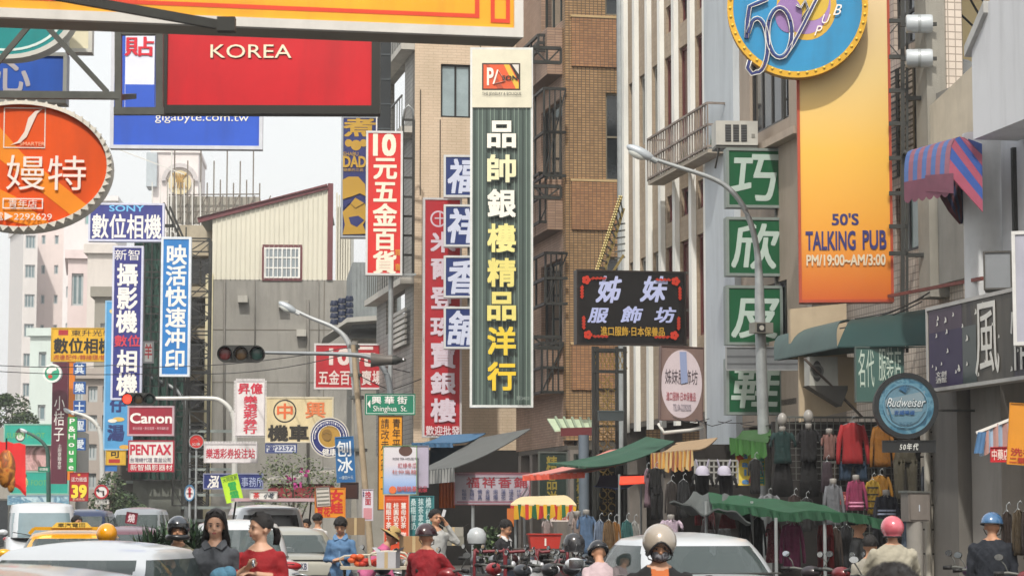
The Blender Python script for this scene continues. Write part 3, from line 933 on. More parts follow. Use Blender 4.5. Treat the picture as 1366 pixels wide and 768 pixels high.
for (x, y0, y1, r_) in ((300, 373, 640, .04), (340, 373, 480, .02), (411, 400, 640, .05), (425, 373, 520, .02), (470, 380, 640, .05)):
    q0, q1 = wh_.ab(x, y0), wh_.ab(x, y1); build(B().tube([(q0[0], -.08, q0[1]), (q0[0] + .02, -.08, (q0[1] + q1[1]) / 2), (q1[0], -.08, q1[1])], r_, 8), 'wall_pipe', M('#6f6c66', .7, .1, .2, 3), wh_.o, True)
for (x, y) in ((318, 395), (372, 402), (396, 440)):
    h = wh_.bx(x, y, x + 13, y + 9); build(B().box(h[0], -.35, h[1], h[2], -.01, h[3]), 'wall_unit', M('#a8a69e', .5, grime=.5), wh_.o)
# grey side building with beige balconies behind the left lattice
sbd = Bld('balcony_building', 'narrow beige building with open balconies behind the steel lattice', 245, 92, 8)
for k, y in enumerate((330, 385, 440, 495, 550, 610)):
    h = sbd.bx(236, y, 284, y + 14)
    build(B().box(h[0], -.9, h[1], h[2], 0, h[3]), 'balcony_front', M('#b3a78f', .8, grime=.35), sbd.o)
    h = sbd.bx(238, y + 16, 282, y + 50)
    window(sbd.o, (h[0], h[1], h[2], h[3]), -.05, M('#77756c'), GLASS, 3, 1, .06)
h = sbd.bx(236, 300, 284, 690); build(B().box(h[0], .1, 0, h[2], 8, h[3]), 'wall', M('#a39a88', .85, grime=.4), sbd.o)

# building wrapped in green netting
nb = Bld('netted_building', 'building wrapped in dark green safety netting behind the camera shop signs', 222, 84, 8)
h = nb.bx(178, 318, 246, 640)
b = B(); n = 22
for i in range(n):
    for j in range(18):
        def q_(i, j): return (h[0] + (h[2] - h[0]) * i / n, .12 * sin(i * 1.7 + j * .9), h[1] + (h[3] - h[1]) * j / 18)
        b.quad(q_(i, j), q_(i + 1, j), q_(i + 1, j + 1), q_(i, j + 1))
build(b, 'netting', M('#2f5247', .9, 0, .45, .8, name='green_netting'), nb.o, True)
build(B().box(h[0] + .05, .3, 0, h[2] - .05, 8, h[3] - .2), 'wall', M('#6d7068', .9, grime=.4), nb.o)
b = B()
for i in range(7): a = h[0] + (h[2] - h[0]) * i / 6; b.bar((a, -.2, h[1]), (a, -.2, h[3] + .4), .05)
for j in range(8): z = h[1] + (h[3] - h[1]) * j / 7; b.bar((h[0], -.2, z), (h[2], -.2, z), .05)
build(b, 'scaffold', DARKST, nb.o)
hl = nb.bx(160, 560, 250, 700)
build(B().box(hl[0], .5, 0, hl[2], 8, hl[3]), 'lower_storey', M('#55534d', .85, grime=.4), nb.o)
b = B()
for k in range(9): b.box(hl[0] + .2, .4, 1.0 + k * .45, hl[0] + 4, .46, 1.1 + k * .45)
build(b, 'awning_slats', M('#8a938f', .6), nb.o)

# ---------------------------------------------------------------- far buildings, wall colours paled to carry part of the haze
def block(name, label, x0, x1, ytop, D, col, rows, cols, wx=(.25, .75), wy=(.3, .7), yaw=6, depth=12, wcol=None, ybot=660, nx=2, side_px=None, side_col=None, part_rows=None):
    o = Bld(name, label, x0, D, yaw)
    h = o.bx(x0, ytop, x1, 690)
    z0 = o.ab(x0, ybot)[1]
    holes = []
    for i in range(cols):
        for j in range(rows):
            ca, cw = h[0] + (h[2] - h[0]) * i / cols, (h[2] - h[0]) / cols
            cz, ch = z0 + (h[3] - z0) * j / rows, (h[3] - z0) / rows
            holes.append((ca + cw * wx[0], cz + ch * wy[0], ca + cw * wx[1], cz + ch * wy[1]))
    build(wall_mesh(h[0], h[2], 0, h[3], holes, .4), 'wall', M(col, .85, 0, .08, .3, grime=.12), o.o)
    for q in holes:
        window(o.o, q, .15, M('#a9b0b2', .5), wcol or M('#6d8288', .15, 0, .25, 1), nx, 1, .12)
    build(B().box(h[0] - .2, -.25, h[3], h[2] + .2, depth, h[3] + .5), 'roof', M(col, .85, 0, .1), o.o)
    build(B().box(h[0] + .01, .45, 0, h[2] - .01, depth, h[3]), 'core', M(side_col or col, .85, 0, .1), o.o)
    return o, h
o1, h = block('apartment_tower', 'pale pink apartment tower at the far left behind the tree', 28, 47, 304, 250, '#d2cfcd', 9, 1, (.15, .85), (.3, .75), 20, 10, nx=3)
block('apartment_tower', 'pinkish tower face with small blue windows right of the pale tower', 47, 82, 300, 256, '#d9ccc8', 9, 2, (.3, .6), (.35, .65), 2, 12, nx=1)
block('apartment_tower', 'pale grey tower with teal windows rising behind the white and blue camera sign', 82, 152, 268, 240, '#d6d2d2', 8, 3, (.2, .55), (.35, .65), 4, 12, M('#7fa8a8', .2), nx=1)
block('teal_walled_building', 'pale mint green building beside the yellow camera sign', 38, 72, 448, 150, '#c2d0cc', 3, 1, (.35, .65), (.4, .7), -6, 10, nx=1)
o2, h2_ = block('pink_townhouse', 'pink townhouse with dark window bays and a slanted roof edge above the blue photo sign', 88, 114, 345, 140, '#d2c4c3', 4, 1, (.2, .8), (.2, .75), 10, 10, nx=2)
block('corrugated_building', 'pale corrugated building between the pink house and the camera signs', 114, 150, 338, 132, '#c9c3bd', 2, 1, (.45, .55), (.4, .6), 4, 10, nx=1)
o3, h3 = block('concrete_block_building', 'stained concrete building behind the yellow camera sign', 124, 152, 396, 118, '#8a877e', 3, 1, (.3, .7), (.3, .6), 4, 8, nx=2)
block('low_building', 'low mottled building front beside the purple vertical banner', 94, 152, 505, 112, '#a39a92', 4, 3, (.15, .8), (.2, .75), 5, 10, nx=2)
# ornate pink tower with round emblem
ot, h = block('ornate_tower', 'hazy pink tower with an arched gold emblem above the scaffolding', 200, 262, 204, 290, '#dad2d0', 1, 1, (.4, .6), (.05, .1), 4, 14, nx=1)
c = ot.ab(240, 242)
build(B().ring(c[0], c[1], 1.7, 2.2, -.5, .1, 32, a0=0, a1=pi), 'arch', M('#b9b4b4', .7), ot.o, 'auto')
build(B().disc(c[0], c[1] - .2, 1.4, 1.5, -.4, .1), 'emblem_disc', M('#c9b98c', .5), ot.o, 'auto')
b = B()
for k in range(5): b.tube([(c[0] - .8 + k * .4, -.5, c[1] - .9), (c[0] + (k - 2) * .12, -.5, c[1] + .2), (c[0] - .9 + k * .45, -.5, c[1] + .9)], .12, 6)
build(b, 'emblem', M('#b08a35', .4, .4), ot.o)
h = ot.bx(196, 205, 210, 250); build(B().box(h[0], -1, h[1], h[2], 3, h[3]), 'corner_turret', M('#a9b3b9', .8), ot.o)
# scaffolded building
sc = Bld('scaffolded_building', 'grey building site with scaffold poles and nets above the cream warehouse', 222, 150, 4)
h = sc.bx(222, 262, 345, 600); build(B().box(h[0], 0, 0, h[2], 10, h[3]), 'wall', M('#a39f94', .9, 0, .2, .6, .2, .5), sc.o)
b = B()
for i in range(15):
    a = h[0] + (h[2] - h[0]) * i / 14; b.bar((a, -.5, 4), (a, -.5, h[3] + (1.0, 3.4, .8, 2.2)[i % 4]), .08)
for j in range(4): b.bar((h[0], -.55, h[3] - j * 1.1), (h[2], -.55, h[3] - j * 1.1 + .1), .07)
for j in range(6): b.bar((h[0] + j, -.6, h[3] - 3), (h[0] + j + 1.5, -.6, h[3]), .06)
build(b, 'scaffold', M('#6a6258', .7), sc.o)
b = B(); a, z = sc.ab(205, 225)
for j in range(7): b.bar((a + .5 * j, -1, z - 1), (a + .5 * j + .1, -1, z - 5 - j % 3), .07)
for j in range(5): b.ring(a + .6 + j * .55, z - 4 - (j % 2) * .4, .3, .36, -1.03, -.97, 16)
b.bar((a - 2, -1, z + 1), (a + 2, -1, z - .5), .06); b.bar((a + 1.2, -1, z + 1.5), (a + 1.2, -1, z - 5), .09)
build(b, 'rooftop_ironwork', M('#c9c9c4', .5, .3), sc.o)

# left-hand building row that carries the overhead signs (it stands beside and behind the camera)
lb = thing('shophouse', 'grey shophouse on the left pavement that carries the overhead signs', 'building', st(-2.6, 14, 0), ST)
b = wall_mesh(-13, 13, 3.2, 7.6, [(x, 4.5, x + 1.8, 6.0) for x in (-11, -7, -3, 1, 5, 9)], .3)
b.v = [tuple(Matrix.Rotation(pi / 2, 4, 'Z') @ Vector(v)) for v in b.v]
build(b, 'wall', M('#9a958c', .8, grime=.3), lb)
build(B().box(-9, -13, 7.3, -.31, 13, 7.6), 'roof_slab', CONC, lb)
build(B().box(-9, -13, 0, -3, 13, 7.3), 'core', M('#8a857c', .8), lb)
for k in range(6): build(B().box(-.5, -13 + k * 5.2 - .0, .12, 0, -12.6 + k * 5.2, 3.2), 'arcade_column', M('#9a958c', .8, grime=.3), lb)
# far street wall on the left, beyond the teal signs
fl_ = Bld('far_shop_row', 'distant low shop row on the left behind the teal signs', -60, 100, 6)
h = fl_.bx(-120, 560, 100, 690)
build(B().box(h[0], .5, 0, h[2], 8, h[3] - .3), 'wall', M('#9b978f', .85, grime=.3), fl_.o)
for k in range(8):
    a = h[0] + .4 + k * (h[2] - h[0] - .8) / 8
    window(fl_.o, (a, .3, a + .7, 2.4), .38, M('#5a5a55'), GLASS, 1, 1, .08, name='shop_door')
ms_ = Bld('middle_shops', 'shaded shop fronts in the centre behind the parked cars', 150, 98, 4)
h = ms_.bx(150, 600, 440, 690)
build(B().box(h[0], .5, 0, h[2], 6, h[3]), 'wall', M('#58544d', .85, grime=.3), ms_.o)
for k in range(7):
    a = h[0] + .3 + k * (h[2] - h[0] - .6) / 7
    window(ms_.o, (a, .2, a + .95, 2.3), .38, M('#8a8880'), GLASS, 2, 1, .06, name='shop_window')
# corner shop behind the bus of signs at 500-560
cs = Bld('corner_shop', 'pale yellow corner shop wall behind the leaning utility pole', 485, 74, 4)
h = cs.bx(484, 545, 548, 690)
build(B().box(h[0], .3, 0, h[2], 5, h[3]), 'wall', M('#b5a070', .85, grime=.35), cs.o)
build(B().box(h[2] + .01, .8, 0, h[2] + 3.5, 5, h[3] + .2), 'dark_shop_front', M('#3c3833', .85, grime=.2), cs.o)

# ================================================================ SIGNS
WH = '#e4e2dd'
# -- overhead signs near the camera, on the left row's steelwork
s = Sign('overhead_shop_sign', 'huge yellow light box sign with thin red border lines along the top edge', (-260, -190, 697, 32), 14, 11, .30, '#e8a51d', '#cfccc6', .055, case='#8d8778')
w = s.w / 2
for (a0, a1, zq) in ((-w + .1, w - .27, .11),):
    y = s._lay(); build(B().box(a0, y, zq - s.zt * 0 + s.zb, a1, y + .002, zq + s.zb + .026), 'printed_border', M('#d8401f', .5), s.o)
    build(B().box(a1 - .028, y - .001, zq + s.zb + .0, a1, y + .001, s.zt - .2), 'printed_border', M('#d8401f', .5), s.o)
y = s._lay(); a1 = w - .08
for (p, q) in (((a1 - .12, .085), (a1, .11)), ((a1 - .12, .235), (a1, .26)), ((a1 - .12, .11), (a1 - .095, .235)), ((a1 - .025, .11), (a1, .235))):
    build(B().box(p[0], y, p[1] + s.zb, q[0], y + .002, q[1] + s.zb), 'printed_key_pattern', M('#d8401f', .5), s.o)
fr = Pl(150, 16, 6)
def frp(x, y, d=0.0):
    a, z = fr.ab(x, y); p = fr.O + fr.r * a + fr.n * d; return (p.x, p.y, z)
t = thing('sign_scaffold', 'black steel framework of square tubes behind the yellow sign holding the red light box', 'steel frame', G(150, 16), 0)
b = B()
for (p, q, w_) in (((-60, 126), (160, 128), .05), ((40, 33), (-10, 92), .035), ((60, 33), (143, 123), .035)):
    build(B().bar(frp(*p), frp(*q), w_), 'strut', STEEL, t, world=True)
for (p, q, w_, d) in (((158, 20), (158, 149), .045, 0), ((213, 20), (213, 149), .05, 0), ((152, 149), (219, 149), .05, -.01), ((158, 42), (213, 42), .05, .01)):
    build(B().bar(frp(*p, d), frp(*q, d), w_), 'frame_tube', STEEL, t, world=True)
build(B().bar(frp(158, 128, .06), frp(158, 60, 2), .04), 'strut', DARKST, t, world=True)
t2 = thing('steel_stay', 'black diagonal stay bar crossing in front of the yellow sign', 'stay bar', G(200, 13.2), 0)
build(B().bar(tuple(W(60, -8, 13.2)), tuple(W(306, 36, 13.2)), .05), 'bar', DARKST, t2, world=True)
build(B().box(-.05, -.03, -.04, .05, .04, .04, Matrix.Translation(W(302, 33, 13.15))), 'bracket', DARKST, t2, world=True)

s = Sign('korea_sign', 'big red light box reading KOREA in cream letters, dark steel frame', (213, -30, 507, 152), 17, 1, .12, '#cc1f2a', '#30312e', .06)
s.text('KOREA', (281, 60, 389, 78), '#efe3c8', .0, shadow='#3a1010').text('HONG KONG', (283, 27, 470, 45), '#efe3c8', .0, shadow='#3a1010')
s = Sign('pasted_notice_sign', 'white and blue panel with one red character seen through the steel frame', (167, 44, 206, 147), 22, 3, .08, '#dfe3f2', '#3a4a9a', .0)
s.rect((167, 113, 206, 147), '#2f59c4').text('貼', (167, 50, 205, 75), '#cf2236', .02)
s = Sign('computer_web_sign', 'wide bright blue sign with a web address in white letters', (148, 36, 351, 199), 27, 3, .12, '#2c58c4', '#c9ccd4', .04)
s.text('gigabyte.com.tw', (207, 151, 332, 165), WH, .01)
s = Sign('round_teal_sign', 'teal oval sign with white rings cut off at the top left corner', (-85, -60, 104, 79), 19, 4, .2, '#0f8585', '#c4c4bd', .045, shape='oval')
a = B().ring(0, (s.zb + s.zt) / 2, s.w / 2 - .11, s.w / 2 - .085, s.y - .004, s.y - .001, 48, asp=s.h / s.w); build(a, 'printed_ring', M('#cfe0dc', .5), s.o); s.y -= .01
s.text('心', (0, -10, 30, 30), '#d9e3df')
s = Sign('cream_box_sign', 'small cream box sign behind the teal oval sign', (88, 34, 123, 70), 19.6, 4, .15, '#e4ddc0', '#c9c8c0', .03)
s = Sign('blue_heart_sign', 'blue sign with a pale grey character just above the orange oval', (-70, 70, 89, 137), 20, 4, .2, '#2c5bb8', '#9a9c98', .03)
s.text('心', (-8, 81, 40, 123), '#b3aeb4', .02)
s = Sign('orange_oval_sign', 'bright orange oval shop sign with a scalloped white rim', (-95, 135, 149, 308), 18, 4, .22, '#e0520c', '#cfc9bd', .035, shape='oval')
for pts in (((0, 170), (30, 205), (118, 275), (96, 288), (30, 236), (-30, 190)), ((-70, 220), (20, 262), (66, 298), (40, 301), (-10, 290), (-60, 262))):
    s.poly(pts, '#ea8a18', 'printed_ray')
s.outline((5, 144, 61, 198), .008, '#e8d8cc').poly([(14, 194), (24, 189), (33, 176), (38, 158), (47, 149), (57, 146), (50, 152), (44, 165), (36, 183), (27, 191)], '#e8d8cc', 'emblem')
s.text('SMARTER', (27, 190, 60, 195), '#eeb896', .0).text('嫚特', (9, 208, 115, 254), '#ece2da', .012)
s.outline((4, 265, 58, 279), .009, '#ece2da').text('青年店', (12, 267, 50, 277), '#ece2da', .01).text('電▶2292629', (-8, 284, 70, 295), '#ece2da', .01)
b = B(); n = 56; zc = (s.zb + s.zt) / 2
for k in range(n):
    a0, a1 = 2 * pi * k / n, 2 * pi * (k + .5) / n; a2 = 2 * pi * (k + 1) / n
    rx, rz = s.w / 2 - .03, s.h / 2 - .03; RX, RZ = s.w / 2 + .012, s.h / 2 + .012
    p = lambda a, r, q: (r * cos(a), zc + q * sin(a))
    b.prism([p(a0, rx, rz), p(a1, RX, RZ), p(a2, rx, rz)], -.045, -.023)
build(b, 'scalloped_rim', M('#d9d5ca', .5, grime=.2), s.o)

# -- camera shop signs
s = Sign('camera_shop_sign', 'wide navy sign with SONY above four white characters', (118, 271, 219, 322), 76, 4, .35, '#343a86', '#c9cce0', .06)
s.text('SONY', (146, 274, 192, 282), '#6cb8e4', .02).text('數位相機', (123, 286, 215, 318), WH, .02)
s = Sign('photo_gear_sign', 'tall narrow navy sign with white characters and two red ones in the middle', (149, 328, 190, 533), 76, 4, .3, '#2b2f7c', '#c9cce0', .06)
s.text('新智', (153, 333, 186, 347), WH, .01).text('攝影機', (156, 352, 183, 443), WH, .03, True).text('數位', (153, 447, 187, 462), '#c8384a', .02).text('相機', (156, 467, 183, 527), WH, .03, True)
s = Sign('photo_printing_sign', 'tall bright blue sign with rounded white characters right of the navy signs', (214, 316, 254, 502), 73, 3, .3, '#1f77be', '#d6dde4', .07)
s.text('映活快速冲印', (221, 327, 248, 492), WH, .03, True)
tr = Pl(262, 80, 3)
t = thing('lattice_frame', 'tall black steel lattice frame behind the bright blue photo sign', 'steel frame', G(262, 80), tr.yaw)
b = B(); a0, zt = tr.ab(252, 318); a1 = tr.ab(280, 318)[0]; zb = tr.ab(252, 500)[1]; zb2 = tr.ab(252, 640)[1]
build(lattice(B(), (a0, 0, 2), (a0, 0, zt), (a1 - a0, 0, 0), 20, .07), 'lattice', DARKST, t)
build(lattice(B(), (a0, .8, 2), (a0, .8, zt), (a1 - a0, 0, 0), 14, .06), 'lattice', DARKST, t)
a2 = tr.ab(232, 500)[0]
build(lattice(B(), (a2, .1, 2), (a2, .1, zb + .4), (a0 - a2 - .1, 0, 0), 8, .06), 'lattice', DARKST, t)
a3, zz = tr.ab(190, 345); a4 = tr.ab(218, 345)[0]
build(lattice(B(), (a3 + .05, .3, 6), (a3 + .05, .3, zz), (a4 - a3, 0, 0), 7, .06), 'lattice', DARKST, t)
build(B().bar((a3 + .4, .2, tr.ab(190, 300)[1]), (a0 - .5, .2, tr.ab(190, 300)[1]), .1), 'cross_tube', DARKST, t)
for (x0, y0, x1, y1) in ((218, 270, 240, 317), (226, 275, 250, 330)):
    p, q = tr.ab(x0, y0), tr.ab(x1, y1); build(B().bar((p[0], .1, p[1]), (q[0], .1, q[1]), .07), 'strut', DARKST, t)
s = Sign('small_character_sign', 'small white sign with a red character behind the navy column', (191, 455, 205, 484), 79, 4, .15, '#dcdcd6', '#999999', .05)
s.text('羊', (193, 459, 203, 478), '#c23a3a', .02)
s = Sign('sky_blue_banner', 'sky blue vertical banner with navy characters and yellow clouds', (139, 401, 178, 600), 82, 4, .2, '#4f9bd0', '#8fc0e2', .05)
s.text('仔', (147, 531, 167, 549), '#26316f', .05).text('湯', (144, 567, 165, 587), '#23336e', .06).disc(155, 415, 9, 4, '#d9c47a').disc(158, 559, 8, 3, '#d9b45a').disc(150, 561, 6, 2.5, '#e8e0d0').disc(166, 596, 7, 3, '#d9a84a')
s = Sign('yellow_square_sign', 'small yellow sign with one black character below the sky blue banner', (141, 600, 168, 620), 82, 4, .15, '#d9ae35', '#c29a30', .03)
s.text('可', (147, 600, 160, 610), '#2b2013', .03).rect((145, 612, 160, 617), '#b03028')
s = Sign('small_blue_plate', 'tiny blue plate under the small yellow sign', (140, 620, 156, 628), 82, 4, .1, '#2e70b4', '#2e70b4', .02)
s = Sign('yellow_camera_sign', 'yellow sign with four black characters and a small red block', (68, 437, 150, 482), 86, 3, .3, '#e0ae1e', '#c9a02a', .04)
s.rect((78, 440, 91, 447), '#a8222a').text('東升光學', (95, 440, 150, 448), '#2b2013', .01).text('數位相機', (72, 451, 151, 471), '#1e1a14', .03).text('週邊配件/轉接環/鏡頭', (71, 473, 150, 480), '#a8322a', .0)
s = Sign('maroon_banner', 'tall maroon banner with thin white characters left of the green strip', (69, 483, 90, 645), 82, 3, .2, '#5a2335', '#6a3345', .03)
s.text('小桔子', (72, 528, 86, 588), WH, .0, True).text('土厨意麵食堂', (77, 592, 82, 625), WH, .0, True)
s = Sign('round_logo_sign', 'small round green and white ball sign on top of the maroon banner', (57, 485, 82, 510), 81, 3, .3, '#2f9c78', '#e2e6e2', .07, shape='oval')
s.poly([(62, 494), (67, 489), (74, 489), (76, 493), (70, 495), (68, 499), (63, 499)], WH, 'emblem').disc(67, 502, 3, 2.5, '#c4402a')
s = Sign('orange_strip_sign', 'narrow orange strip sign behind the stack of blue squares', (88, 482, 99, 640), 88, 3, .15, '#e07f1d', '#e07f1d', .03)
for i, ch in enumerate('其樂士聖愛'):
    y = 484 + i * 25
    s = Sign('blue_square_sign', ['uppermost blue square sign right of the maroon banner', 'second blue square sign from the top beside the maroon banner', 'middle blue square sign of five beside the maroon banner', 'fourth blue square sign down, beside the green strip', 'bottom blue square sign beside the green strip'][i], (98, y, 114, y + 16), 86, 3, .2, '#20529a', '#3c6cae', .03, group='stacked blue character signs')
    s.text(ch, (100, y + 2, 112, y + 14), '#cfd9e2', .03)
s = Sign('green_house_sign', 'green vertical strip with letters spelling House', (90, 556, 102, 628), 80, 3, .2, '#2e9a4c', '#2e9a4c', .03)
s.text('P&House', (91, 558, 100, 626), WH, .02, True)
s = Sign('teal_billboard', 'upper teal billboard with a dark shoe print at the far left', (5, 565, 70, 594), 97, 3, .3, '#1fa592', '#87b8a8', .05)
s.disc(27, 580, 7, 9, '#3a3a3a').disc(27, 583, 5, 4, '#d9d9d0').text('SUPER FOOT', (9, 577, 60, 584), '#6ab06a', .0)
s = Sign('pink_mottled_billboard', 'mottled pink and brown picture panel between the teal billboards', (20, 594, 70, 628), 97.3, 3, .2, '#b08a8a', '#8a7a72', .05, facem=blotch_mat(['#8a5a5a', '#caa0a0', '#6a4a44', '#d8b8b4'], 1.4))
s = Sign('teal_billboard', 'lower teal billboard with a cream shoe print at the far left', (14, 628, 92, 659), 97, 3, .3, '#1f9f8e', '#87b8a8', .05)
s.disc(32, 643, 5, 8, '#cdb683').disc(32, 634, 4, 3, '#5a3a2a').text('SUPER FOOT', (18, 640, 62, 647), '#6ab06a', .0)
s = Sign('blue_poster_strip', 'pale blue poster strip below the lower teal billboard', (10, 660, 92, 673), 97, 3, .2, '#7fb3cc', '#7fa3b4', .05, facem=blotch_mat(['#6ea6c8', '#b8d0d8', '#4a7896', '#9cc4d4'], 2.0))
s = Sign('price_banner', 'red hanging banner with a large yellow 39', (93, 630, 118, 668), 75, 3, .05, '#a81d28', '#9a1a24', .02)
s.text('39', (96, 647, 115, 663), '#e8cf3c', .05, shadow='#5a1010').text('活力価值', (95, 636, 116, 642), WH, .01).disc(105.5, 633, 2, 1.5, '#d9a83c').text('歡迎光臨', (97, 664, 113, 667), '#d9c0a0', .0)
s = Sign('film_brand_sign', 'maroon sign reading Canon in white script', (170, 541, 232, 581), 70, 3, .3, '#981c33', '#b9a0a8', .05)
s.text('Canon', (174, 551, 229, 564), WH, .03).text('東光相機・數位電腦・專攻攝影器', (177, 569, 225, 573), '#d8a8b0', .0)
s = Sign('pentax_sign', 'white sign reading PENTAX in red capitals over a red strip', (171, 587, 232, 629), 70, 3, .3, '#dcd9d6', '#a8243a', .03)
s.text('PENTAX', (174, 593, 228, 606), '#b81f3c', .035).text('台灣總代理 富盆公司', (174, 610, 228, 616), '#5a4a68', .0).rect((171.5, 618, 231.5, 628.5), '#b01f36').text('新智攝影器材', (174, 619, 230, 627), WH, .01)
s = Sign('lottery_vertical_sign', 'white upright lottery sign with red characters and a toothed edge', (314, 507, 353, 581), 66, 2, .25, '#dcd8d9', '#cfcacc', .03)
s.text('昇億', (318, 511, 350, 525), '#c22740', .03).text('樂透彩券行', (325, 528, 343, 578), '#c8344a', .03, True)
b = B(); n = 22
for k in range(n): a = -s.w / 2 + s.w * (k + .5) / n; b.box(a - .01, .0, s.zt, a + .01, .08, s.zt + .05).box(a - .01, .0, s.zb - .04, a + .01, .08, s.zb)
for k in range(40): z = s.zb + s.h * (k + .5) / 40; b.box(-s.w / 2 - .05, 0, z - .01, -s.w / 2, .08, z + .01).box(s.w / 2, 0, z - .01, s.w / 2 + .05, .08, z + .01)
build(b, 'bulb_teeth', M('#d8d5d5', .5), s.o)
s = Sign('lottery_wide_sign', 'wide white lottery sign with seven red characters', (272, 591, 343, 617), 68, 2, .25, '#dcd8d9', '#c9c4c6', .03)
s.text('樂透彩券投注站', (275, 598, 340, 611), '#b82a40', .02)
b = B(); n = 36
for k in range(n): a = -s.w / 2 + s.w * (k + .5) / n; b.box(a - .012, .0, s.zt, a + .012, .08, s.zt + .06)
build(b, 'bulb_teeth', M('#d8d5d5', .5), s.o)
s = Sign('navy_service_sign', 'navy sign with white handwriting below the wide lottery sign', (271, 631, 351, 652), 74, 2, .2, '#243273', '#8a90b0', .03)
s.text('泓', (277, 634, 292, 650), WH, .03, shear=.3).text('事務所', (322, 636, 352, 649), '#a9b4d4', .01)
s = Sign('fluorescent_banner', 'tilted fluorescent yellow green banner with green characters', (298, 633, 321, 669), 54, 2, .02, '#b8e034', '#b8e034', .01, roll=-14)
s.text('雪霜', (305, 643, 316, 666), '#2aa34a', .05, True).text('大同區新', (300, 635, 320, 641), '#2e5f2a', .0)
s = Sign('motorcycle_shop_sign', 'cream sign with a circled red character and two large black ones', (354, 529, 445, 590), 64, 2, .3, '#d9c9a0', '#d6cdb5', .04)
s.ring(380, 548, 15.5, 1.8, '#2b2b2b').text('中', (370, 538, 390, 558), '#d96a3a', .03).text('興', (408, 536, 434, 557), '#d97a4a', .02).text('機車', (358, 567, 411, 588), '#2a2620', .04)
s = Sign('phone_number_plate', 'small pale plate with a navy telephone number under the cream sign', (354, 591, 396, 604), 64, 2, .1, '#cdd2da', '#3a4a80', .03)
s.text('☎22572', (356, 593, 393, 602), '#2c3a78', .02)
s = Sign('round_restaurant_sign', 'round navy sign with ring lettering and a gold centre', (413, 556, 466, 610), 58, 2, .2, '#242e70', '#c9c4b8', .03, shape='oval')
s.ring(439.5, 583, 23.5, 1.2, WH).disc(439.5, 582, 15, 15, '#b0893a').ring(439.5, 582, 15.4, 1.0, WH)
s.disc(436, 580, 7, 8, '#8a6a30').line([(431, 579), (436, 577), (441, 579)], .012, '#3a3030').line([(433, 586), (438, 588), (442, 585)], .012, '#3a3030').text('健康', (430, 598, 449, 607), WH, .02)
for k, ch in enumerate('www.dadido.com.tw>SHABU'):
    an = pi * 1.02 - k * pi * 1.04 / 22; r_ = 19.6; x, y = 439.5 + r_ * cos(an), 583 - r_ * sin(an)
    s.text(ch, (x - 1, y - 1.6, x + 1, y + 1.6), '#d9d9d9', .0)
s.y += .0
s = Sign('shaved_ice_sign', 'blue upright sign with two white characters hung on the utility pole', (448, 582, 473, 643), 56, 3, .15, '#24649c', '#2f6fa6', .02, roll=-3)
s.text('刨冰', (450, 588, 470, 630), '#dfe4e8', .02, True).text('一律四十元', (451, 634, 470, 639), '#c9d4dc', .0)
s = Sign('ten_dollar_wide_sign', 'wide red sign with white 10 behind the traffic light arm', (419, 458, 513, 519), 66, 3, .3, '#b01c28', '#cfcaca', .05)
s.text('10元', (440, 463, 500, 488), '#d9c9c4', .04).text('五金百貨賣場', (425, 494, 510, 513), '#d9c9c4', .02)
s = Sign('ten_dollar_tall_sign', 'tall red sign with white 10 and brush characters below it', (488, 175, 537, 367), 57, 4, .22, '#d3261f', '#cfd0cf', .05)
s.text('10', (499, 180, 527, 207), '#ece0cc', .05).text('元五金百貨', (498, 212, 529, 365), '#ece0cc', .035, True, shear=.0).text('買', (527, 333, 534, 341), '#d9a83c').text('賣', (527, 352, 534, 361), '#d9a83c')
t = thing('sign_pole', 'slim grey pole carrying the tall red sign with the white 10', 'pole', G(520, 57.3), 0)
build(B().tube([(0, 0, 0), (0, 0, W(520, 366, 57.3).z)], .06, 12), 'pole', GALV, t, 'auto')
a = W(488, 366, 57.3); c = W(555, 366, 57.3)
build(B().bar((a.x - t.location.x, 0, a.z), (c.x - t.location.x, 0, a.z), .05), 'cross_tube', GALV, t)
s = Sign('gold_and_navy_sign', 'tall navy sign printed in gold with a large portrait shape', (455, 155, 507, 317), 60, 4, .3, '#232a66', '#9aa0a8', .05)
s.text('煮', (459, 158, 501, 182), '#b58f2c', .03)
for (x, y, r_) in ((465, 191, 5), (475, 194, 7), (485, 191, 5)): s.disc(x, y, r_, r_, '#b08a2c')
s.text('SHABU', (458, 203, 478, 208), '#b58f2c', .0).text('DADI', (458, 209, 491, 223), '#b58f2c', .04).text('健康的三民 北', (458, 225, 492, 229), '#b58f2c', .0)
s.poly([(457, 240), (465, 236), (478, 236), (487, 246), (488, 262), (480, 258), (470, 262), (457, 266)], '#b08a2c').poly([(457, 283), (466, 274), (474, 264), (487, 272), (490, 290), (484, 300), (489, 312), (457, 313), (460, 300)], '#b08a2c')
s.line([(458, 278), (466, 270), (474, 278), (488, 270)], .04, '#232a66').poly([(465, 290), (478, 288), (486, 294), (476, 303), (468, 299)], '#232a66')
t = thing('black_panel_frame', 'black upright panel frame at the corner beside the navy and gold sign', 'steel frame', G(512, 59), radians(4))
h0 = Pl(512, 59, 4); a0, zt = h0.ab(505, 40); a1, zb = h0.ab(521, 172)
build(B().box(a0, 0, zb, a1, .3, zt), 'panel', M('#23282b', .35, .2, .3, 2), t)
build(B().box(a0 - .05, -.03, zb - .1, a0 - .02, .3, zt), 'edge_strip', WHITE, t)
for k in range(5): z = zb + (zt - zb) * k / 4; build(B().box(a0, -.02, z - .02, a1, -.003, z + .02), 'panel_joint', M('#3a4246', .4), t)
lfr = Pl(544, 58.5, 4)
t = thing('ladder_frame', 'narrow dark ladder frame right of the tall red sign with the white 10', 'steel frame', G(544, 58.5), lfr.yaw)
a0, zt = lfr.ab(538, 160); a1, zb = lfr.ab(551, 366)
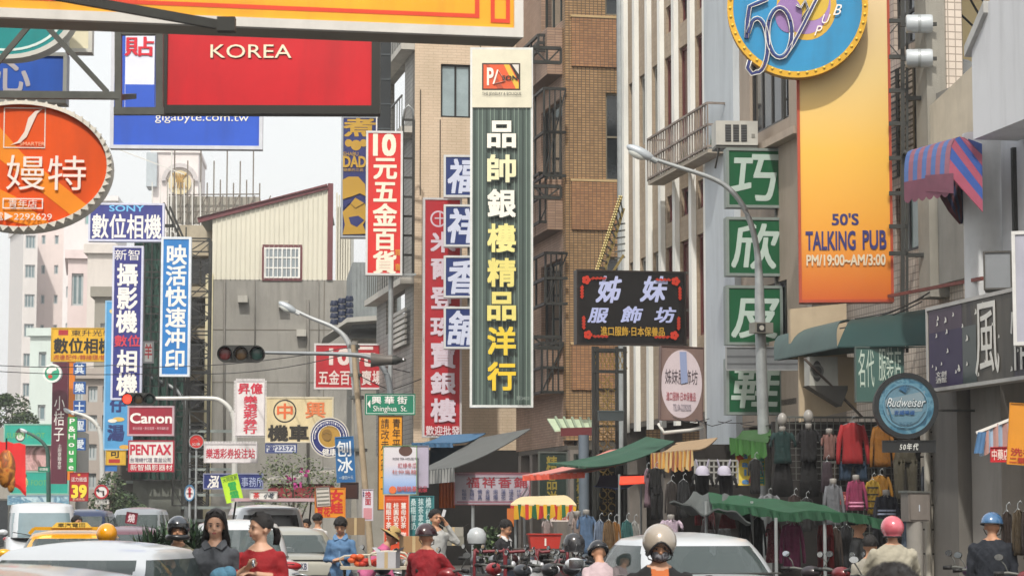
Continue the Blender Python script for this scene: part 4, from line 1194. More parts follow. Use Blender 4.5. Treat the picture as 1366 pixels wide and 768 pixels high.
b = B(); b.bar((a1, 0, zb), (a1, 0, zt), .07); b.bar((a0, 0, zb), (a0, 0, zt), .05)
build(b, 'upright', DARKST, t)
for k in range(9): z = zb + (zt - zb) * k / 8; build(B().bar((a0, 0, z), (a1, 0, z), .05), 'rung', DARKST, t)
build(B().tube([(a0, 0, zt), (a0 + .03, 0, zt + .25), ((a0 + a1) / 2, 0, zt + .38), (a1 - .02, 0, zt + .25), (a1, 0, zt)], .03, 8), 'top_loop', GALV, t, True)

s = Sign('jewellery_red_sign', 'long red upright sign with brush characters partly behind blue squares', (564, 264, 616, 583), 58.6, 5, .3, '#ab1826', '#c2bfc0', .05)
s.ring(585, 292, 11, 2.2, '#c9b8c4').text('十', (580, 284, 594, 300), '#c9b8c4', .02)
for ch, y0, y1 in (('米', 310, 336), ('爾', 346, 372), ('登', 383, 411), ('珠', 423, 449), ('寶', 456, 490), ('銀', 497, 525), ('樓', 532, 562)):
    s.text(ch, (575, y0, 607, y1), '#cdbfcb', .035)
s.text('歡迎批發', (568, 568, 613, 580), '#d8c8cc', .02)
for i, ch in enumerate('福祥香舖'):
    y = (207, 273, 341, 409)[i]
    s = Sign('blue_incense_sign', ['topmost of the four blue squares left of the green vertical sign', 'second from the top of the blue squares beside the green vertical sign', 'third blue square from the top beside the green vertical sign', 'lowest blue square sign beside the green vertical sign'][i], (592, y, 645, y + 56), 57.6, 3, .3, '#17306e', '#c9cccd', .05, group='blue square incense shop signs')
    s.text(ch, (598, y + 6, 640, y + 50), '#c4cbe0', .03, shear=.15)
    if i < 3: build(B().box(.1, .1, s.zb - .28, .3, .25, s.zb), 'spacer_post', STEEL, s.o)
s = Sign('jewellery_green_sign', 'very tall dark green striped sign with eight large characters', (627, 64, 711, 543), 51.5, 1, .35, '#4a5a54', '#d9dcda', .05)
for k in range(15):
    x = 632 + k * 5.35
    s.rect((x, 145, x + (1.1 if k % 3 else 2.2), 540), '#77897f' if k % 3 else '#2f3f3a', 'pinstripe')
s.rect((630, 67, 709, 144), '#d9d5c0', 'top_panel')
s.rect((643, 85, 694, 121), '#3a2a20').rect((645, 87, 692, 119), '#d8572a').poly([(672, 87), (679, 87), (692, 112), (692, 119), (688, 119)], '#e0b83c').poly([(680, 87), (692, 87), (692, 108)], '#2c2018').poly([(683, 87), (692, 87), (692, 100)], '#d9d4cc').poly([(648, 87), (652, 87), (672, 119), (664, 119)], '#b04a2a')
s.text('P', (650, 92, 658, 114), '#f0e6dc', .03).line([(658, 113), (664, 94), (674, 109), (658, 113)], .035, '#f0e6dc').text('SON', (670, 102, 690, 108), '#1e1a18', .03)
s.text('THE JEWELRY & BOUIQUE', (643, 124, 695, 129), '#3a3a36', .0)
for ch, y0, y1, c in (('品', 163, 197, '#eceadf'), ('帥', 208, 243, '#e4e0b8'), ('銀', 254, 290, '#eceadf'), ('樓', 300, 336, '#e6dc8e'), ('精', 346, 382, '#ded27a'), ('品', 391, 427, '#dcd075'), ('洋', 437, 473, '#e0c438'), ('行', 484, 520, '#e4c22c')):
    s.text(ch, (651, y0, 687, y1), c, .035, shadow='#22302c')
s.text('聯鎖 26460228', (689, 528, 706, 534), '#8a968f', .0)
t = thing('sign_bracket', 'dark steel bracket arm joining the tall green sign to the tiled building', 'bracket', G(712, 51.6), radians(11))
for (y0, y1) in ((66, 84), (250, 264), (450, 464)):
    p0 = Pl(712, 51.7, 11); a0, z0 = p0.ab(711, y1); a1, z1 = p0.ab(748, y0)
    build(lattice(B(), (a0, 0, z0), (a1, 0, z0), (0, 0, z1 - z0), 2, .07), 'bracket_arm', DARKST, t)

# -- street name sign etc
s = Sign('street_name_sign', 'green street name sign reading Shinghua St. with an arrow', (487, 525, 554, 553), 52, 2, .04, '#0f7a5c', '#0f7a5c', .01)
s.outline((488.5, 526.5, 552.5, 551.5), .012, '#d5dcd8').text('興華街', (496, 528.5, 543, 538.5), WH, .02, spacing=1.5).text('Shinghua  St.', (498, 541, 543, 550.5), WH, .015).poly([(490, 538.5), (494, 533), (494, 544)], WH, 'arrow')
s = Sign('detour_notice_sign', 'orange notice board with two columns of black characters under the street name', (504, 554, 537, 680), 52, 2, .05, '#dc9416', '#4a3010', .02)
s.text('請改走大墩十一', (508, 558, 519, 652), '#2b1c0a', .01, True).text('青年平等三街道', (523, 558, 534, 652), '#2b1c0a', .01, True)
s = Sign('notice_on_pole', 'small white notice with purple characters strapped to the leaning pole', (483, 652, 498, 694), 49, 2, .02, '#d4cdd6', '#b8b0bc', .01)
s.text('挽面', (487, 655, 495, 673), '#b03a4a', .03, True).text('專業', (484, 655, 486, 662), '#3a3a6a', .0, True).rect((485, 677, 496, 692), '#c78a92')
s = Sign('paper_notice_board', 'board of white paper notices beside the red and yellow characters', (421, 648, 441, 676), 50, 2, .03, '#c6c1b8', '#7a4a40', .02, roll=-4)
for k in range(5): s.rect((423, 651 + k * 5, 439, 653 + k * 5), '#7a7870', 'printed_line')
s = Sign('red_yellow_stall_sign', 'yellow stall sign with red characters behind the denim shirt woman', (420, 650, 461, 690), 54, 2, .05, '#d98a14', '#c9761a', .02)
s.text('女娃', (441, 653, 457, 684), '#c2201c', .05, True).text('豆花', (423, 676, 440, 688), '#c2201c', .04)
s = Sign('dark_hanging_sign', 'dark brown lantern board hanging below the shaved ice sign', (454, 643, 478, 665), 55, 2, .3, '#3a1c12', '#2a1a14', .03)
# drinks stall panels
s = Sign('tea_poster', 'pale blue and white hanging tea poster above the orange menu', (511, 594, 556, 659), 41, -2, .02, '#b8bcc9', '#7aa06a', .008, facem=ramp_mat([(0, '#5a86c0'), (.3, '#9fb4d8'), (.6, '#c9c4cc'), (1, '#cfcdd0')], 2, 0, .9))
s.disc(541, 601, 9, 7, '#5a4038').text('ROSE TEA HOUSE FEN', (524, 610, 559, 613), '#4a4a52', .0).text('紅綠冬瓜', (531, 617, 556, 624), '#b0525a', .0).text('杜仲烏龍', (523, 626, 556, 632), '#b0625a', .0).disc(524, 653, 5, 5, '#d9703a').text('咖啡奶茶', (530, 648, 556, 655), '#b85a5a', .03)
s = Sign('tea_poster', 'bluish tea poster half under the grey awning with a dark round logo', (556, 594, 572, 650), 41.2, -2, .02, '#b0a8bc', '#8a8a9a', .008)
s.text('奶茶', (558, 648, 570, 656), '#a03040', .04)
s = Sign('orange_menu_board', 'orange red menu board with three columns of white characters', (512, 659, 546, 745), 40, -2, .03, '#cf4a26', '#c9a89a', .012)
for k, w_ in enumerate(('龍眼干茶', '桂圓奶茶', '薑母奶茶')):
    x = 515 + k * 10; s.text(w_, (x, 670, x + 7, 704), '#e8dcd4', .02, True).text(('布丁', '圓仔', '咖啡')[k], (x, 709, x + 7, 724), '#e8dcd4', .02, True)
s.line([(516, 666), (543, 666)], .01, '#e8c8b8')
s = Sign('teal_menu_board', 'teal menu board with pale characters beside the orange menu', (546.5, 661, 579, 745), 40.3, -2, .03, '#2f7478', '#3f8488', .012)
for k, w_ in enumerate(('桑椹鮮奶', '抹茶拿鐵', '燒仙草')):
    x = 548 + k * 10; s.text(w_, (x, 665 - k, x + 7, 706), '#b8cfd0', .02, True)
s = Sign('incense_shop_banner', 'pale banner with five red characters and rows of small blue ones', (606, 630, 707, 673), 44, 8, .04, '#a9a2ac', '#a05a60', .012)
s.text('福祥香鋪', (622, 636, 703, 650), '#93303c', .02, spacing=1.3)
for k in range(8):
    x = 616 + k * 10.4; s.text(('貼糊甜', '金銀紙', '佛具', '金爐', '炮燭', '蓮花', '禮盒', '代客')[k], (x, 652, x + 6, 666), '#33406e', .01, True)
s.rect((609, 668, 704, 670), '#8a5a6a').rect((609, 632, 704, 633.5), '#8a5a6a').line([(687, 671), (703, 645), (706, 652), (694, 671), (687, 671)], .035, '#8a2030')
build(B().tube([(-.35, .05, s.zb - 2.0), (-.35, .05, s.zb)], .03, 8), 'prop_pole', GALV, s.o, 'auto')

# -- sisters' clothing signs
s = Sign('black_clothing_sign', 'black wide sign with lilac brush characters and red corner flowers', (769, 361, 915, 460), 46, 11, .25, '#0f0c0b', '#2c2522', .03)
s.text('姊', (795, 369, 829, 403), '#aeb6dc', .03, shear=.25).text('妹', (854, 369, 890, 402), '#aeb6dc', .03, shear=.25)
s.text('服', (784, 411, 811, 430), '#a9b2dc', .03, shear=.2).text('飾', (828, 409, 857, 430), '#a9b2dc', .03, shear=.2).text('坊', (873, 410, 901, 430), '#a9b2dc', .03, shear=.2)
s.text('進口服飾·日本保養品', (801, 436, 886, 448), '#b8912c', .02)
for cx, cy, sx, sy in ((777, 372, 1, 1), (905, 374, -1, 1), (779, 448, 1, -1), (903, 449, -1, -1)):
    for k in range(5):
        an = 2 * pi * k / 5; s.disc(cx + 4.5 * sx + 3.4 * cos(an), cy + 1.5 * sy + 3.4 * sin(an), 2.6, 2.6, '#b8321c', 'printed_flower'); s.y += .0018
    for k in range(4):
        x = cx + sx * (10 + k * 5); s.poly([(x, cy), (x + 4 * sx, cy - 3 * sy), (x + 7 * sx, cy - 1 * sy), (x + 3 * sx, cy + 1.5 * sy)], '#a82f1a', 'printed_leaf'); s.y += .0018
        y = cy + sy * (8 + k * 4); s.poly([(cx - 1 * sx, y), (cx - 4 * sx, y + 4 * sy), (cx - 1 * sx, y + 7 * sy), (cx + 1.5 * sx, y + 3 * sy)], '#a82f1a', 'printed_leaf'); s.y += .0018
for (x0, y0, x1, y1) in ((915, 363, 950, 363), (915, 413, 950, 413), (915, 459, 950, 459), (950, 363, 950, 459), (937, 363, 937, 459)):
    p, q = s.l(x0, y0), s.l(x1, y1); build(B().bar((p[0], .1, p[1]), (q[0], .1, q[1]), .045), 'support_frame', STEEL, s.o)
s = Sign('oval_clothing_sign', 'taupe board with a white oval and faded thin characters', (881, 462, 938, 561), 43, 14, .12, '#7f6a64', '#6a5550', .012, roll=1.2)
s.disc(909, 512, 27, 45, '#cdc0c6').text('姊妹服飾坊', (887, 493, 930, 512), '#4a4048', .0).text('進口服飾·日本保養品', (889, 523, 928, 534), '#a8505a', .0).text('TEL:04-22292505', (898, 539, 922, 547), '#8a8490', .0).poly([(906, 469), (915, 469), (917, 510), (908, 512)], '#8f9cc0')
build(B().tube([(-.4, .1, s.zb - .05), (-.3, .1, s.zb - .22), (.2, .1, s.zb - .16), (.45, .1, s.zb - .1)], .035, 8), 'white_pipe', WHITE, s.o, True)

# -- green leather shoe signs
for i, ch in enumerate('巧欣皮鞋'):
    y0, y1 = ((198, 277), (290, 368), (381, 460), (478, 553))[i]
    s = Sign('green_character_sign', ['green square sign at the top of the stack of four, under the air conditioner', 'second green square sign, crossed by the curved lamp post', 'third green square sign, behind the grey loudspeaker', 'lowest green square sign, below the grey rail'][i], (969, y0, 1044, y1), 40.5, 6, .25, '#0c5533', '#7f8a86', .045, group='green leather shop signs')
    s.text(ch, (976, y0 + 9, 1039, y1 - 10), '#a9bbb3', .02, shear=.12)
    build(B().bar((s.w / 2 + .01, .12, s.zb + .1), (s.w / 2 + .8, .5, s.zb + .1), .05).bar((s.w / 2 + .01, .12, s.zt - .1), (s.w / 2 + .8, .5, s.zt - .1), .05), 'support_arm', DARKST, s.o)
    if i: build(B().box(s.w / 2 - .1, .08, s.zt, s.w / 2 - .04, .16, s.zt + .22), 'spacer_post', STEEL, s.o)
t = thing('sign_ladder', 'black double post ladder between the green squares and the pub sign', 'steel frame', G(1052, 40.3), radians(6))
L0 = Pl(1052, 40.3, 6); a0, zt = L0.ab(1046, 100); a1, zb = L0.ab(1058, 560)
build(B().bar((a0, 0, zb), (a0, 0, zt), .05).bar((a1, 0, zb), (a1, 0, zt), .07), 'upright', DARKST, t)
for k in range(15): z = zb + (zt - zb) * k / 14; build(B().bar((a0, 0, z), (a1, 0, z), .04), 'rung', DARKST, t)

# -- pub sign
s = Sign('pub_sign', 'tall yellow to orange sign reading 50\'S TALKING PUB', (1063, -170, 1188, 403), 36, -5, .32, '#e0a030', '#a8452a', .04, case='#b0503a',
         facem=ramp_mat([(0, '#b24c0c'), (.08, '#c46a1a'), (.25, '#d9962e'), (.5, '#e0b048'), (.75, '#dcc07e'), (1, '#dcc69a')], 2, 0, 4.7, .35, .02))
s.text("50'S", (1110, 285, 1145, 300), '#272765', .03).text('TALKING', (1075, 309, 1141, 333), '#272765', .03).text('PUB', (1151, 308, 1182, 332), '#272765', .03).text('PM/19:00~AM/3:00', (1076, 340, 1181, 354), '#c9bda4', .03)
s2 = Sign('round_neon_sign', 'round blue and yellow pub sign with neon 50 lettering mounted at the top', (970, -84, 1158, 104), 35.7, -5, .2, '#1a86b8', '#d0a020', .09, shape='oval', case='#a87a20')
s2.disc(1076, 8, 40, 46, '#c9a030').disc(1074, 6, 34, 40, '#9a7ab0').disc(1082, 0, 24, 28, '#c9a832').disc(1052, 20, 18, 24, '#8a6aa0')
zc = (s2.zb + s2.zt) / 2; r_ = s2.w / 2 - .045
bulb = B().ell((0, 0, 0), (.022, .022, .022), 8, 5); bm = mesh_of(bulb, 'bulb', M('#e6c24a', .3), True)
for k in range(48):
    a = 2 * pi * k / 48; o = bpy.data.objects.new('bulb', bm); C.objects.link(o); o.parent = s2.o; o.location = (r_ * cos(a), -.03, zc + r_ * sin(a))
def neon(s2, pts, name, wd=.075):
    q = [s2.l(*p) for p in pts]
    y = s2._lay() - .02
    b = B()
    for i in range(len(q) - 1): b.bar((q[i][0], y - .001 * (i % 2), q[i][1]), (q[i + 1][0], y - .001 * (i % 2), q[i + 1][1]), wd, .03)
    o = build(b, name, M('#202c6c', .4), s2.o)
    for sg in (-1, 1):
        pp = []
        for i in range(len(q)):
            d = Vector((q[min(i + 1, len(q) - 1)][0] - q[max(i - 1, 0)][0], 0, q[min(i + 1, len(q) - 1)][1] - q[max(i - 1, 0)][1])).normalized()
            nn = Vector((-d.z, 0, d.x)) * wd * .42 * sg
            pp.append((q[i][0] + nn.x, y - .03, q[i][1] + nn.z))
        c = B().tube(pp, .0075, 6); build(c, 'neon_tube', M('#d9d8d4', .3), o, True)
def arc(cx, cy, rx, ry, a0, a1, n=14): return [(cx + rx * cos(radians(a0 + (a1 - a0) * i / n)), cy - ry * sin(radians(a0 + (a1 - a0) * i / n))) for i in range(n + 1)]
neon(s2, [(1024, 0), (1010, 6), (1000, 10), (997, 30), (996, 52)] , 'neon_letter')
neon(s2, [(998, 46)] + arc(1010, 62, 14, 36, 120, -95) + [(1003, 100), (997, 92), (1000, 82)], 'neon_letter')
neon(s2, arc(1040, 45, 16, 33, 0, 360, 24), 'neon_letter')
neon(s2, [(1046, 78), (1058, 60), (1072, 34), (1086, 6), (1098, -16)], 'neon_letter', .06)
neon(s2, [(1062, 8), (1068, 12), (1074, 2), (1078, 14), (1070, 26)], 'neon_letter', .03)
for ch, bx in (('P', (1086, 35, 1097, 48)), ('U', (1096, 20, 1108, 32)), ('B', (1111, 7, 1123, 21))): s2.text(ch, bx, '#e6e0da', .0, shear=.4)
# lamp drums on the truss right of the pub sign
tp = Pl(1205, 34.7, -5)
t = thing('sign_truss', 'dark steel truss standing right of the yellow pub sign', 'steel frame', G(1205, 34.7), tp.yaw)
def tl(x, y, d=0.0):
    a, z = tp.ab(x, y); return (a, d, z)
for x, w_ in ((1204, .06), (1210, .04), (1259, .05), (1265, .03)): build(B().bar(tl(x, 470 if x < 1240 else 380), tl(x, -60), w_), 'upright', DARKST, t)
for y in (28, 76, 121, 165, 211, 258, 302, 338): build(B().bar(tl(1186, y, .01), tl(1211, y, .01), .06), 'rung', DARKST, t)
for (x0, x1, y) in ((1240, 1260, 38), (1240, 1260, 86), (1210, 1262, 131), (1234, 1262, 164), (1210, 1262, 340), (1237, 1262, 278)): build(B().bar(tl(x0, y, .02), tl(x1, y, .02), .06), 'rung', DARKST, t)
build(B().bar(tl(1187, 60), tl(1204, 80), .015).bar(tl(1187, 45), tl(1204, 25), .015), 'brace_wire', DARKST, t)
build(B().tube([tl(1204, 205, -.1), tl(1238, 216, -.1)], .055, 12), 'cross_pipe', DARKST, t, 'auto')
for y in (32, 78):
    dr = thing('lamp_drum', 'upper white drum lamp on the truss beside the pub sign' if y == 32 else 'lower white drum lamp on the truss beside the pub sign', 'lamp', W(1226, y, 34.3), tp.yaw, 'drum lamps on the truss')
    Mx = Matrix.Rotation(pi / 2, 4, 'Y')
    b = B().lathe([(0, -.19), (.12, -.19), (.135, -.17), (.135, .16), (.125, .19), (0, .19)], 24, M=Mx); build(b, 'housing', M('#b3b9bc', .35, .2, .1, 2, grime=.2), dr, 'auto')
    b = B().lathe([(.1365, -.02), (.139, -.015), (.139, .015), (.1365, .02)], 24, M=Mx); build(b, 'band', GALV, dr, 'auto')
    build(B().bar((-.26, .05, 0), (-.185, .05, 0), .05).bar((.185, .05, 0), (.26, .05, 0), .05), 'mount', DARKST, dr)

# -- round beer sign with plate
s = Sign('round_beer_sign', 'round beer sign with a pale blue face in a thick dark rim', (1166, 497, 1252, 585), 31, -4, .28, '#3a7896', '#1b1f22', .06, shape='oval', facem=blotch_mat(['#1f4a62', '#366880', '#5a8496', '#2a566e'], 6, .3))
s.disc(1208, 541, 29, 30, '#55788a').poly([(1180, 533), (1234, 521), (1230, 548), (1184, 553)], '#728690', 'emblem')
s.text('Budweiser', (1182, 531, 1235, 543), '#1c3440', .045, shear=.4).text('Budweiser', (1182.5, 530.5, 1234.5, 542.5), '#c3ccd0', .01, shear=.4).text('百威啤酒', (1193, 547, 1220, 553), '#1f4f86', .03, shear=.1)
for k in range(7):
    an = pi * (.1 + .8 * k / 6); s.poly([(1208, 524), (1208 + 9 * cos(an) - 1.3, 520 - 5 * sin(an)), (1208 + 9 * cos(an) + 1.3, 518 - 5 * sin(an))], '#2a5a7c', 'emblem'); s.y += .002
s.ring(1208, 541, 30, 1.2, '#5a88a0').text('BEER', (1200, 563, 1218, 568), '#3a5f74', .0)
s.line([(1184, 540), (1190, 558), (1206, 567), (1224, 559), (1234, 545)], .015, '#3a6a84')
build(B().bar((.3, .3, -.0 + s.h / 2 - .05), (1.2, .34, s.h / 2 - .05), .03).bar((.3, .3, s.h * .7), (.9, .34, s.h * .9), .02), 'support_arm', DARKST, s.o)
s = Sign('year_plate', 'black plate with small white lettering under the round beer sign', (1177, 587, 1248, 603), 31, -4, .06, '#15181a', '#202325', .01)
s.text('50年代', (1200, 591, 1225, 600), '#c9ccc8', .02, shear=.2, spacing=1.3)

# -- purple facade sign with large character (lies along the facade)
s = Sign('purple_facade_sign', 'long purple and grey facade sign with a huge white outlined character', (1237, 391, 1405, 512), 29.6, FY, .2, '#55504c', '#a8a6a2', .045,
         facem=blotch_mat(['#211f1d', '#3f3b35', '#4a463e', '#2a2524', '#352f40'], 1.1, .55, (1.5, 1, .3)))
a0 = s.l(1238, 450)[0]; a1 = s.l(1290, 450)[0]; y = s._lay()
build(B().box(a0 + .05, y, s.zb + .05, s.l(1284, 450)[0], y + .002, s.zt - .35), 'printed_panel', M('#24133f', .55, 0, .25, 1), s.o)
build(B().box(a0 + .05, y, s.zt - .349, s.l(1284, 450)[0], y + .002, s.zt - .05), 'printed_panel', M('#3f2f42', .55, 0, .25, 1), s.o)
y = s._lay(); build(B().box(s.l(1284.5, 450)[0], y, s.zb + .05, s.l(1303, 450)[0], y + .002, s.zt - .35), 'printed_panel', M('#27332f', .35, 0, .3, 1), s.o)
s.y -= .004
z0, z1 = s.zb + .12, s.zt - .1
text_on(s.o, '風', (s.l(1302, 450)[0], z0, s.l(1334, 450)[0], z1), s._lay(), M('#c9c7c0', .4), 'lettering', .0)
text_on(s.o, '情', (s.l(1350, 450)[0], z0, s.l(1384, 450)[0], z1), s._lay(), M('#c9c7c0', .4), 'lettering', .0)
for k in range(26):
    x, zf = R.uniform(a0 + .1, s.w / 2 - .2), R.uniform(s.zb + .1, s.zt - .15); r_ = R.uniform(.02, .04)
    build(B().prism([(x, zf), (x + 2.2 * r_, zf + r_ * .2), (x + 2.0 * r_, zf + r_ * 1.4), (x + r_ * .9, zf + r_ * 2.0), (x + r_ * 1.1, zf + r_)], s.y - .003, s.y - .001), 'printed_petal', M('#c9c7c0', .4), s.o)
text_on(s.o, '文創\n酒館', (s.l(1250, 450)[0], s.zb + .1, s.l(1264, 450)[0], s.zb + .25), s._lay() - .004, M('#c9c7c0', .4), 'lettering', .0)
# loudspeaker cabinet on top of it and edge sign at far right
s = Sign('grey_cabinet', 'grey metal cabinet standing on top of the purple facade sign', (1312, 335, 1350, 386), 29.5, -14, .45, '#7e8286', '#4a4844', .02, cat='cabinet', case='#4a4742')
s = Sign('end_on_sign', 'pale grey sign seen almost edge on at the right frame edge', (1351, 308, 1392, 460), 28, -20, .3, '#a8a9b6', '#d0d0ce', .04)
t = thing('rusty_beam', 'thin red rusty beam running above the purple sign', 'beam', G(1310, 31), 0)
build(B().bar(tuple(W(1186, 395, 35.0)), tuple(W(1312, 371, 30.2)), .045), 'beam', M('#7a3a30', .7, .1, .3, 5), t, world=True)

# -- small signs right edge
s = Sign('orange_cloth_sign', 'orange cloth sign with red characters hanging at the right frame edge', (1345, 538, 1385, 620), 26, -6, .02, '#c98418', '#c98418', .005, roll=4)
s.text('洗衣', (1350, 598, 1382, 608), '#a02418', .02).text('二類', (1349, 610, 1370, 618), '#a02418', .02)
s = Sign('red_paper_sign', 'small red sign with white characters under the striped cloth flags', (1321, 596, 1350, 616), 27, -4, .02, '#b8202a', '#b8202a', .005)
s.text('中藥店', (1323, 599, 1346, 613), '#d9c0b8', .02)
s = Sign('red_price_card', 'small red card between two hanging shirts', (1114, 656, 1138, 672), 33, 0, .02, '#8a2a2c', '#a84a48', .01)
s.text('390', (1117, 660, 1135, 669), '#c98a80', .01)
s = Sign('tea_shop_roof_sign', 'white box sign with a red character on the roof of the open back car', (333, 655, 370, 666), 44, 2, .12, '#d6d4d0', '#b8b6b2', .012)
s.text('茶', (338, 656.5, 346, 664.5), '#c23a3a', .03).text('小吃', (352, 657, 366, 664), '#2a3a4a', .03, shear=.3)
s = Sign('red_vertical_flag', 'tilted maroon flag with white characters above the red car roof', (168, 683, 183, 698), 46, 2, .01, '#7a1c30', '#7a1c30', .004, roll=8)
s.text('燒', (171, 685, 180, 696), '#d8c8cc', .02)
# small ground-floor shop board behind the bluish shirt stall
s = Sign('price_card', 'white card with red characters under the striped stall awning', (734, 683, 765, 695), 39, 2, .01, '#c9bfb8', '#c9bfb8', .004)
s.text('傳統豆花', (737, 685, 762, 693), '#a82a30', .02)
s = Sign('shop_window_sign', 'dim green glass sign with gold characters inside the arcade', (718, 602, 757, 680), 46, 11, .05, '#26332e', '#5a5f5a', .03)
s.text('精品洋', (729, 608, 743, 676), '#8a7a34', .02, True)
s = Sign('shop_window_sign', 'second dim green sign with gold characters beside the arcade post', (766, 605, 784, 690), 46, 11, .05, '#1f2b27', '#3a3f3a', .03)
s.text('銀樓金品', (769, 630, 779, 686), '#8a7a34', .02, True)
s = Sign('cartoon_clothes_banner', 'yellow banner with bright red and teal characters under the green awning', (982, 598, 1020, 647), 37, 2, .02, '#cfb83c', '#cfb83c', .005, facem=blotch_mat(['#cfb83c', '#d4c04a', '#c8a838', '#d9cc70'], 4))
s.text('大', (999, 611, 1009, 643), '#a83028', .05).text('售', (1009, 604, 1020, 645), '#2a7a6c', .05).text('sale', (990, 606, 998, 645), '#4a7fb0', .04, True).poly([(983, 600), (987, 604), (990, 600), (989, 608), (993, 612), (987, 613), (985, 620), (983, 612)], '#b8402a')
s = Sign('menu_light_box', 'dim teal upright box sign under the dark green awning', (1141, 462, 1206, 536), 33, -2, .15, '#3a5a54', '#4a5a56', .015)
s.text('名代', (1145, 466, 1166, 516), '#a9b8ac', .0).text('服裝店', (1172, 463, 1202, 508), '#a9b8ac', .0)
s = Sign('grey_back_plate', 'grey blank plate on the lamp post between the third and lowest green squares', (968, 462, 1066, 494), 39, 0, .05, '#6f7376', '#8a8d8e', .02)
s.rect((970, 474, 1064, 477), '#505356').rect((970, 484, 1064, 486), '#505356')

# road signs
def pole_to(o, z, r=.03, name='pole', x=0.0, y=.06):
    build(B().tube([(x, y, -o.location.z), (x, y, z)], r, 10), name, GALV, o, 'auto')
s = Sign('no_left_turn_sign', 'round no left turn sign with a red ring on a white post', (126, 646, 145, 665), 72, 2, .03, '#d9dad8', '#b02230', .05, shape='oval')
s.line([(129, 650), (142, 661)], .05, '#b02230').line([(138, 661), (138, 654), (131, 654)], .05, '#26262a').poly([(128, 654), (132, 651), (132, 657)], '#26262a')
pole_to(s.o, 0)
s = Sign('small_white_plate', 'small white plate with black characters below the no left turn sign', (127, 666, 145, 672), 72, 2, .02, '#d3d3cf', '#a8a8a4', .01)
s.text('禁止左轉', (129, 667, 143, 671), '#2a2a2a', .0)
s = Sign('round_blue_arrow_sign', 'round white sign with a blue rim and red arrow cross on a short post', (246, 646, 260, 668), 52, 2, .03, '#d4d6d8', '#4a7aa0', .02, shape='oval')
s.line([(253, 651), (253, 663)], .05, '#a83038').line([(249, 657), (257, 657)], .05, '#a83038').poly([(250, 653), (253, 649), (256, 653)], '#a83038')
pole_to(s.o, 0)
s = Sign('round_red_sign', 'round red sign with a small white figure on a short bracket', (252, 579, 272, 598), 62, 2, .05, '#c02a26', '#9a9a98', .02, shape='oval')
s.line([(257, 586), (262, 584), (266, 588), (262, 592)], .04, '#e0d8d4').text('公車', (256, 590, 267, 594), '#e0d8d4', .0)
pole_to(s.o, 0)
s = Sign('small_green_street_plate', 'small green street plate on the thin left pole', (51, 622, 66, 629), 80, 2, .03, '#1e7a62', '#1e7a62', .01)
s.text('中興街', (53, 623.5, 64, 627.5), WH, .0)

# ================================================================ STREET FURNITURE
CONCP = M('#8d8a84', .85, 0, .25, 2, .3, .4, name='concrete_pole')
def path(px, D): return [W(x, y, D) for x, y in px]
def smooth_path(pts, k=4):
    """Catmull-Rom through the points"""
    out = []
    for i in range(len(pts) - 1):
        p0, p1, p2, p3 = pts[max(i - 1, 0)], pts[i], pts[i + 1], pts[min(i + 2, len(pts) - 1)]
        for j in range(k):
            t = j / k
            out.append(.5 * ((2 * p1) + (p2 - p0) * t + (2 * p0 - 5 * p1 + 4 * p2 - p3) * t * t + (3 * p1 - p0 - 3 * p2 + p3) * t ** 3))
    out.append(pts[-1]); return out
def radii(n, keys):
    return [float(np.interp(i / (n - 1), [k[0] for k in keys], [k[1] for k in keys])) for i in range(n)]

def street_lamp(label, D, head, arm, base_x, rk, hs=1.0, m=GALV):
    t = thing('street_lamp', label, 'street lamp', G(base_x, D), 0)
    pts = smooth_path(path(arm, D)); pts.append(G(base_x, D, 0))
    build(B().tube(pts, radii(len(pts), rk), 14), 'pole', m, t, 'auto', world=True)
    (x0, y0), (x1, y1) = head
    a, c = W(x0, y0, D), W(x1, y1, D); mid = (a + c) / 2; L = (c - a).length / 2; ang = math.atan2(a.z - c.z, c.x - a.x)
    Mx = Matrix.Translation(mid) @ Matrix.Rotation(ang, 4, 'Y')
    hh = L * .34
    build(B().ell((0, 0, hh * .25), (L, L * .36, hh), 20, 10, Mx), 'lamp_hood', M('#aeb6bc', .4, .2, .12, 3, name='lamp_hood_metal'), t, True, world=True)
    build(B().ell((-L * .12, 0, -hh * .25), (L * .66, L * .3, hh * .95), 18, 10, Mx), 'lamp_glass', M('#c9cdc8', .15, 0, .1, 3, name='lamp_glass'), t, True, world=True)
    build(B().tube([Mx @ Vector((L * .75, 0, hh * .1)), Mx @ Vector((L * 1.25, 0, hh * .1))], .05 * hs, 10), 'socket', m, t, 'auto', world=True)
    return t
street_lamp('tall grey curved street lamp in front of the green square signs', 38, ((835, 196), (872, 214)),
            [(868, 211), (905, 223), (950, 238), (975, 254), (994, 280), (1007, 318), (1012, 360), (1014, 430), (1018, 560), (1023, 690)], 1025, [(0, .032), (.35, .042), (.6, .05), (.75, .085), (1, .1)])
t = thing('pole_loudspeaker', 'small grey box loudspeaker strapped to the tall street lamp post', 'loudspeaker', W(1015, 438, 37.85), radians(20))
build(B().box(-.16, -.12, -.08, .16, .1, .09), 'housing', M('#77766e', .6, grime=.3), t)
build(B().box(-.13, -.128, -.06, .02, -.121, .07), 'grille', M('#1c1c1c', .7), t); build(B().disc(-.05, 0, .04, .04, -.14, -.129, 18), 'cone', M('#a5a49c', .6), t)
street_lamp('slim curved street lamp left of the wide red sign with white 10', 60, ((371, 404), (396, 418)),
            [(392, 413), (415, 424), (440, 434), (455, 444), (464, 456), (469, 475), (478, 560), (490, 690)], 492, [(0, .04), (.4, .06), (.5, .07), (1, .09)], 1.0, M('#b0b4b6', .4, .3, .1, 3, name='pale_metal'))
t = thing('utility_pole', 'leaning tapered concrete utility pole behind the shaved ice sign', 'utility pole', G(489, 59), 0)
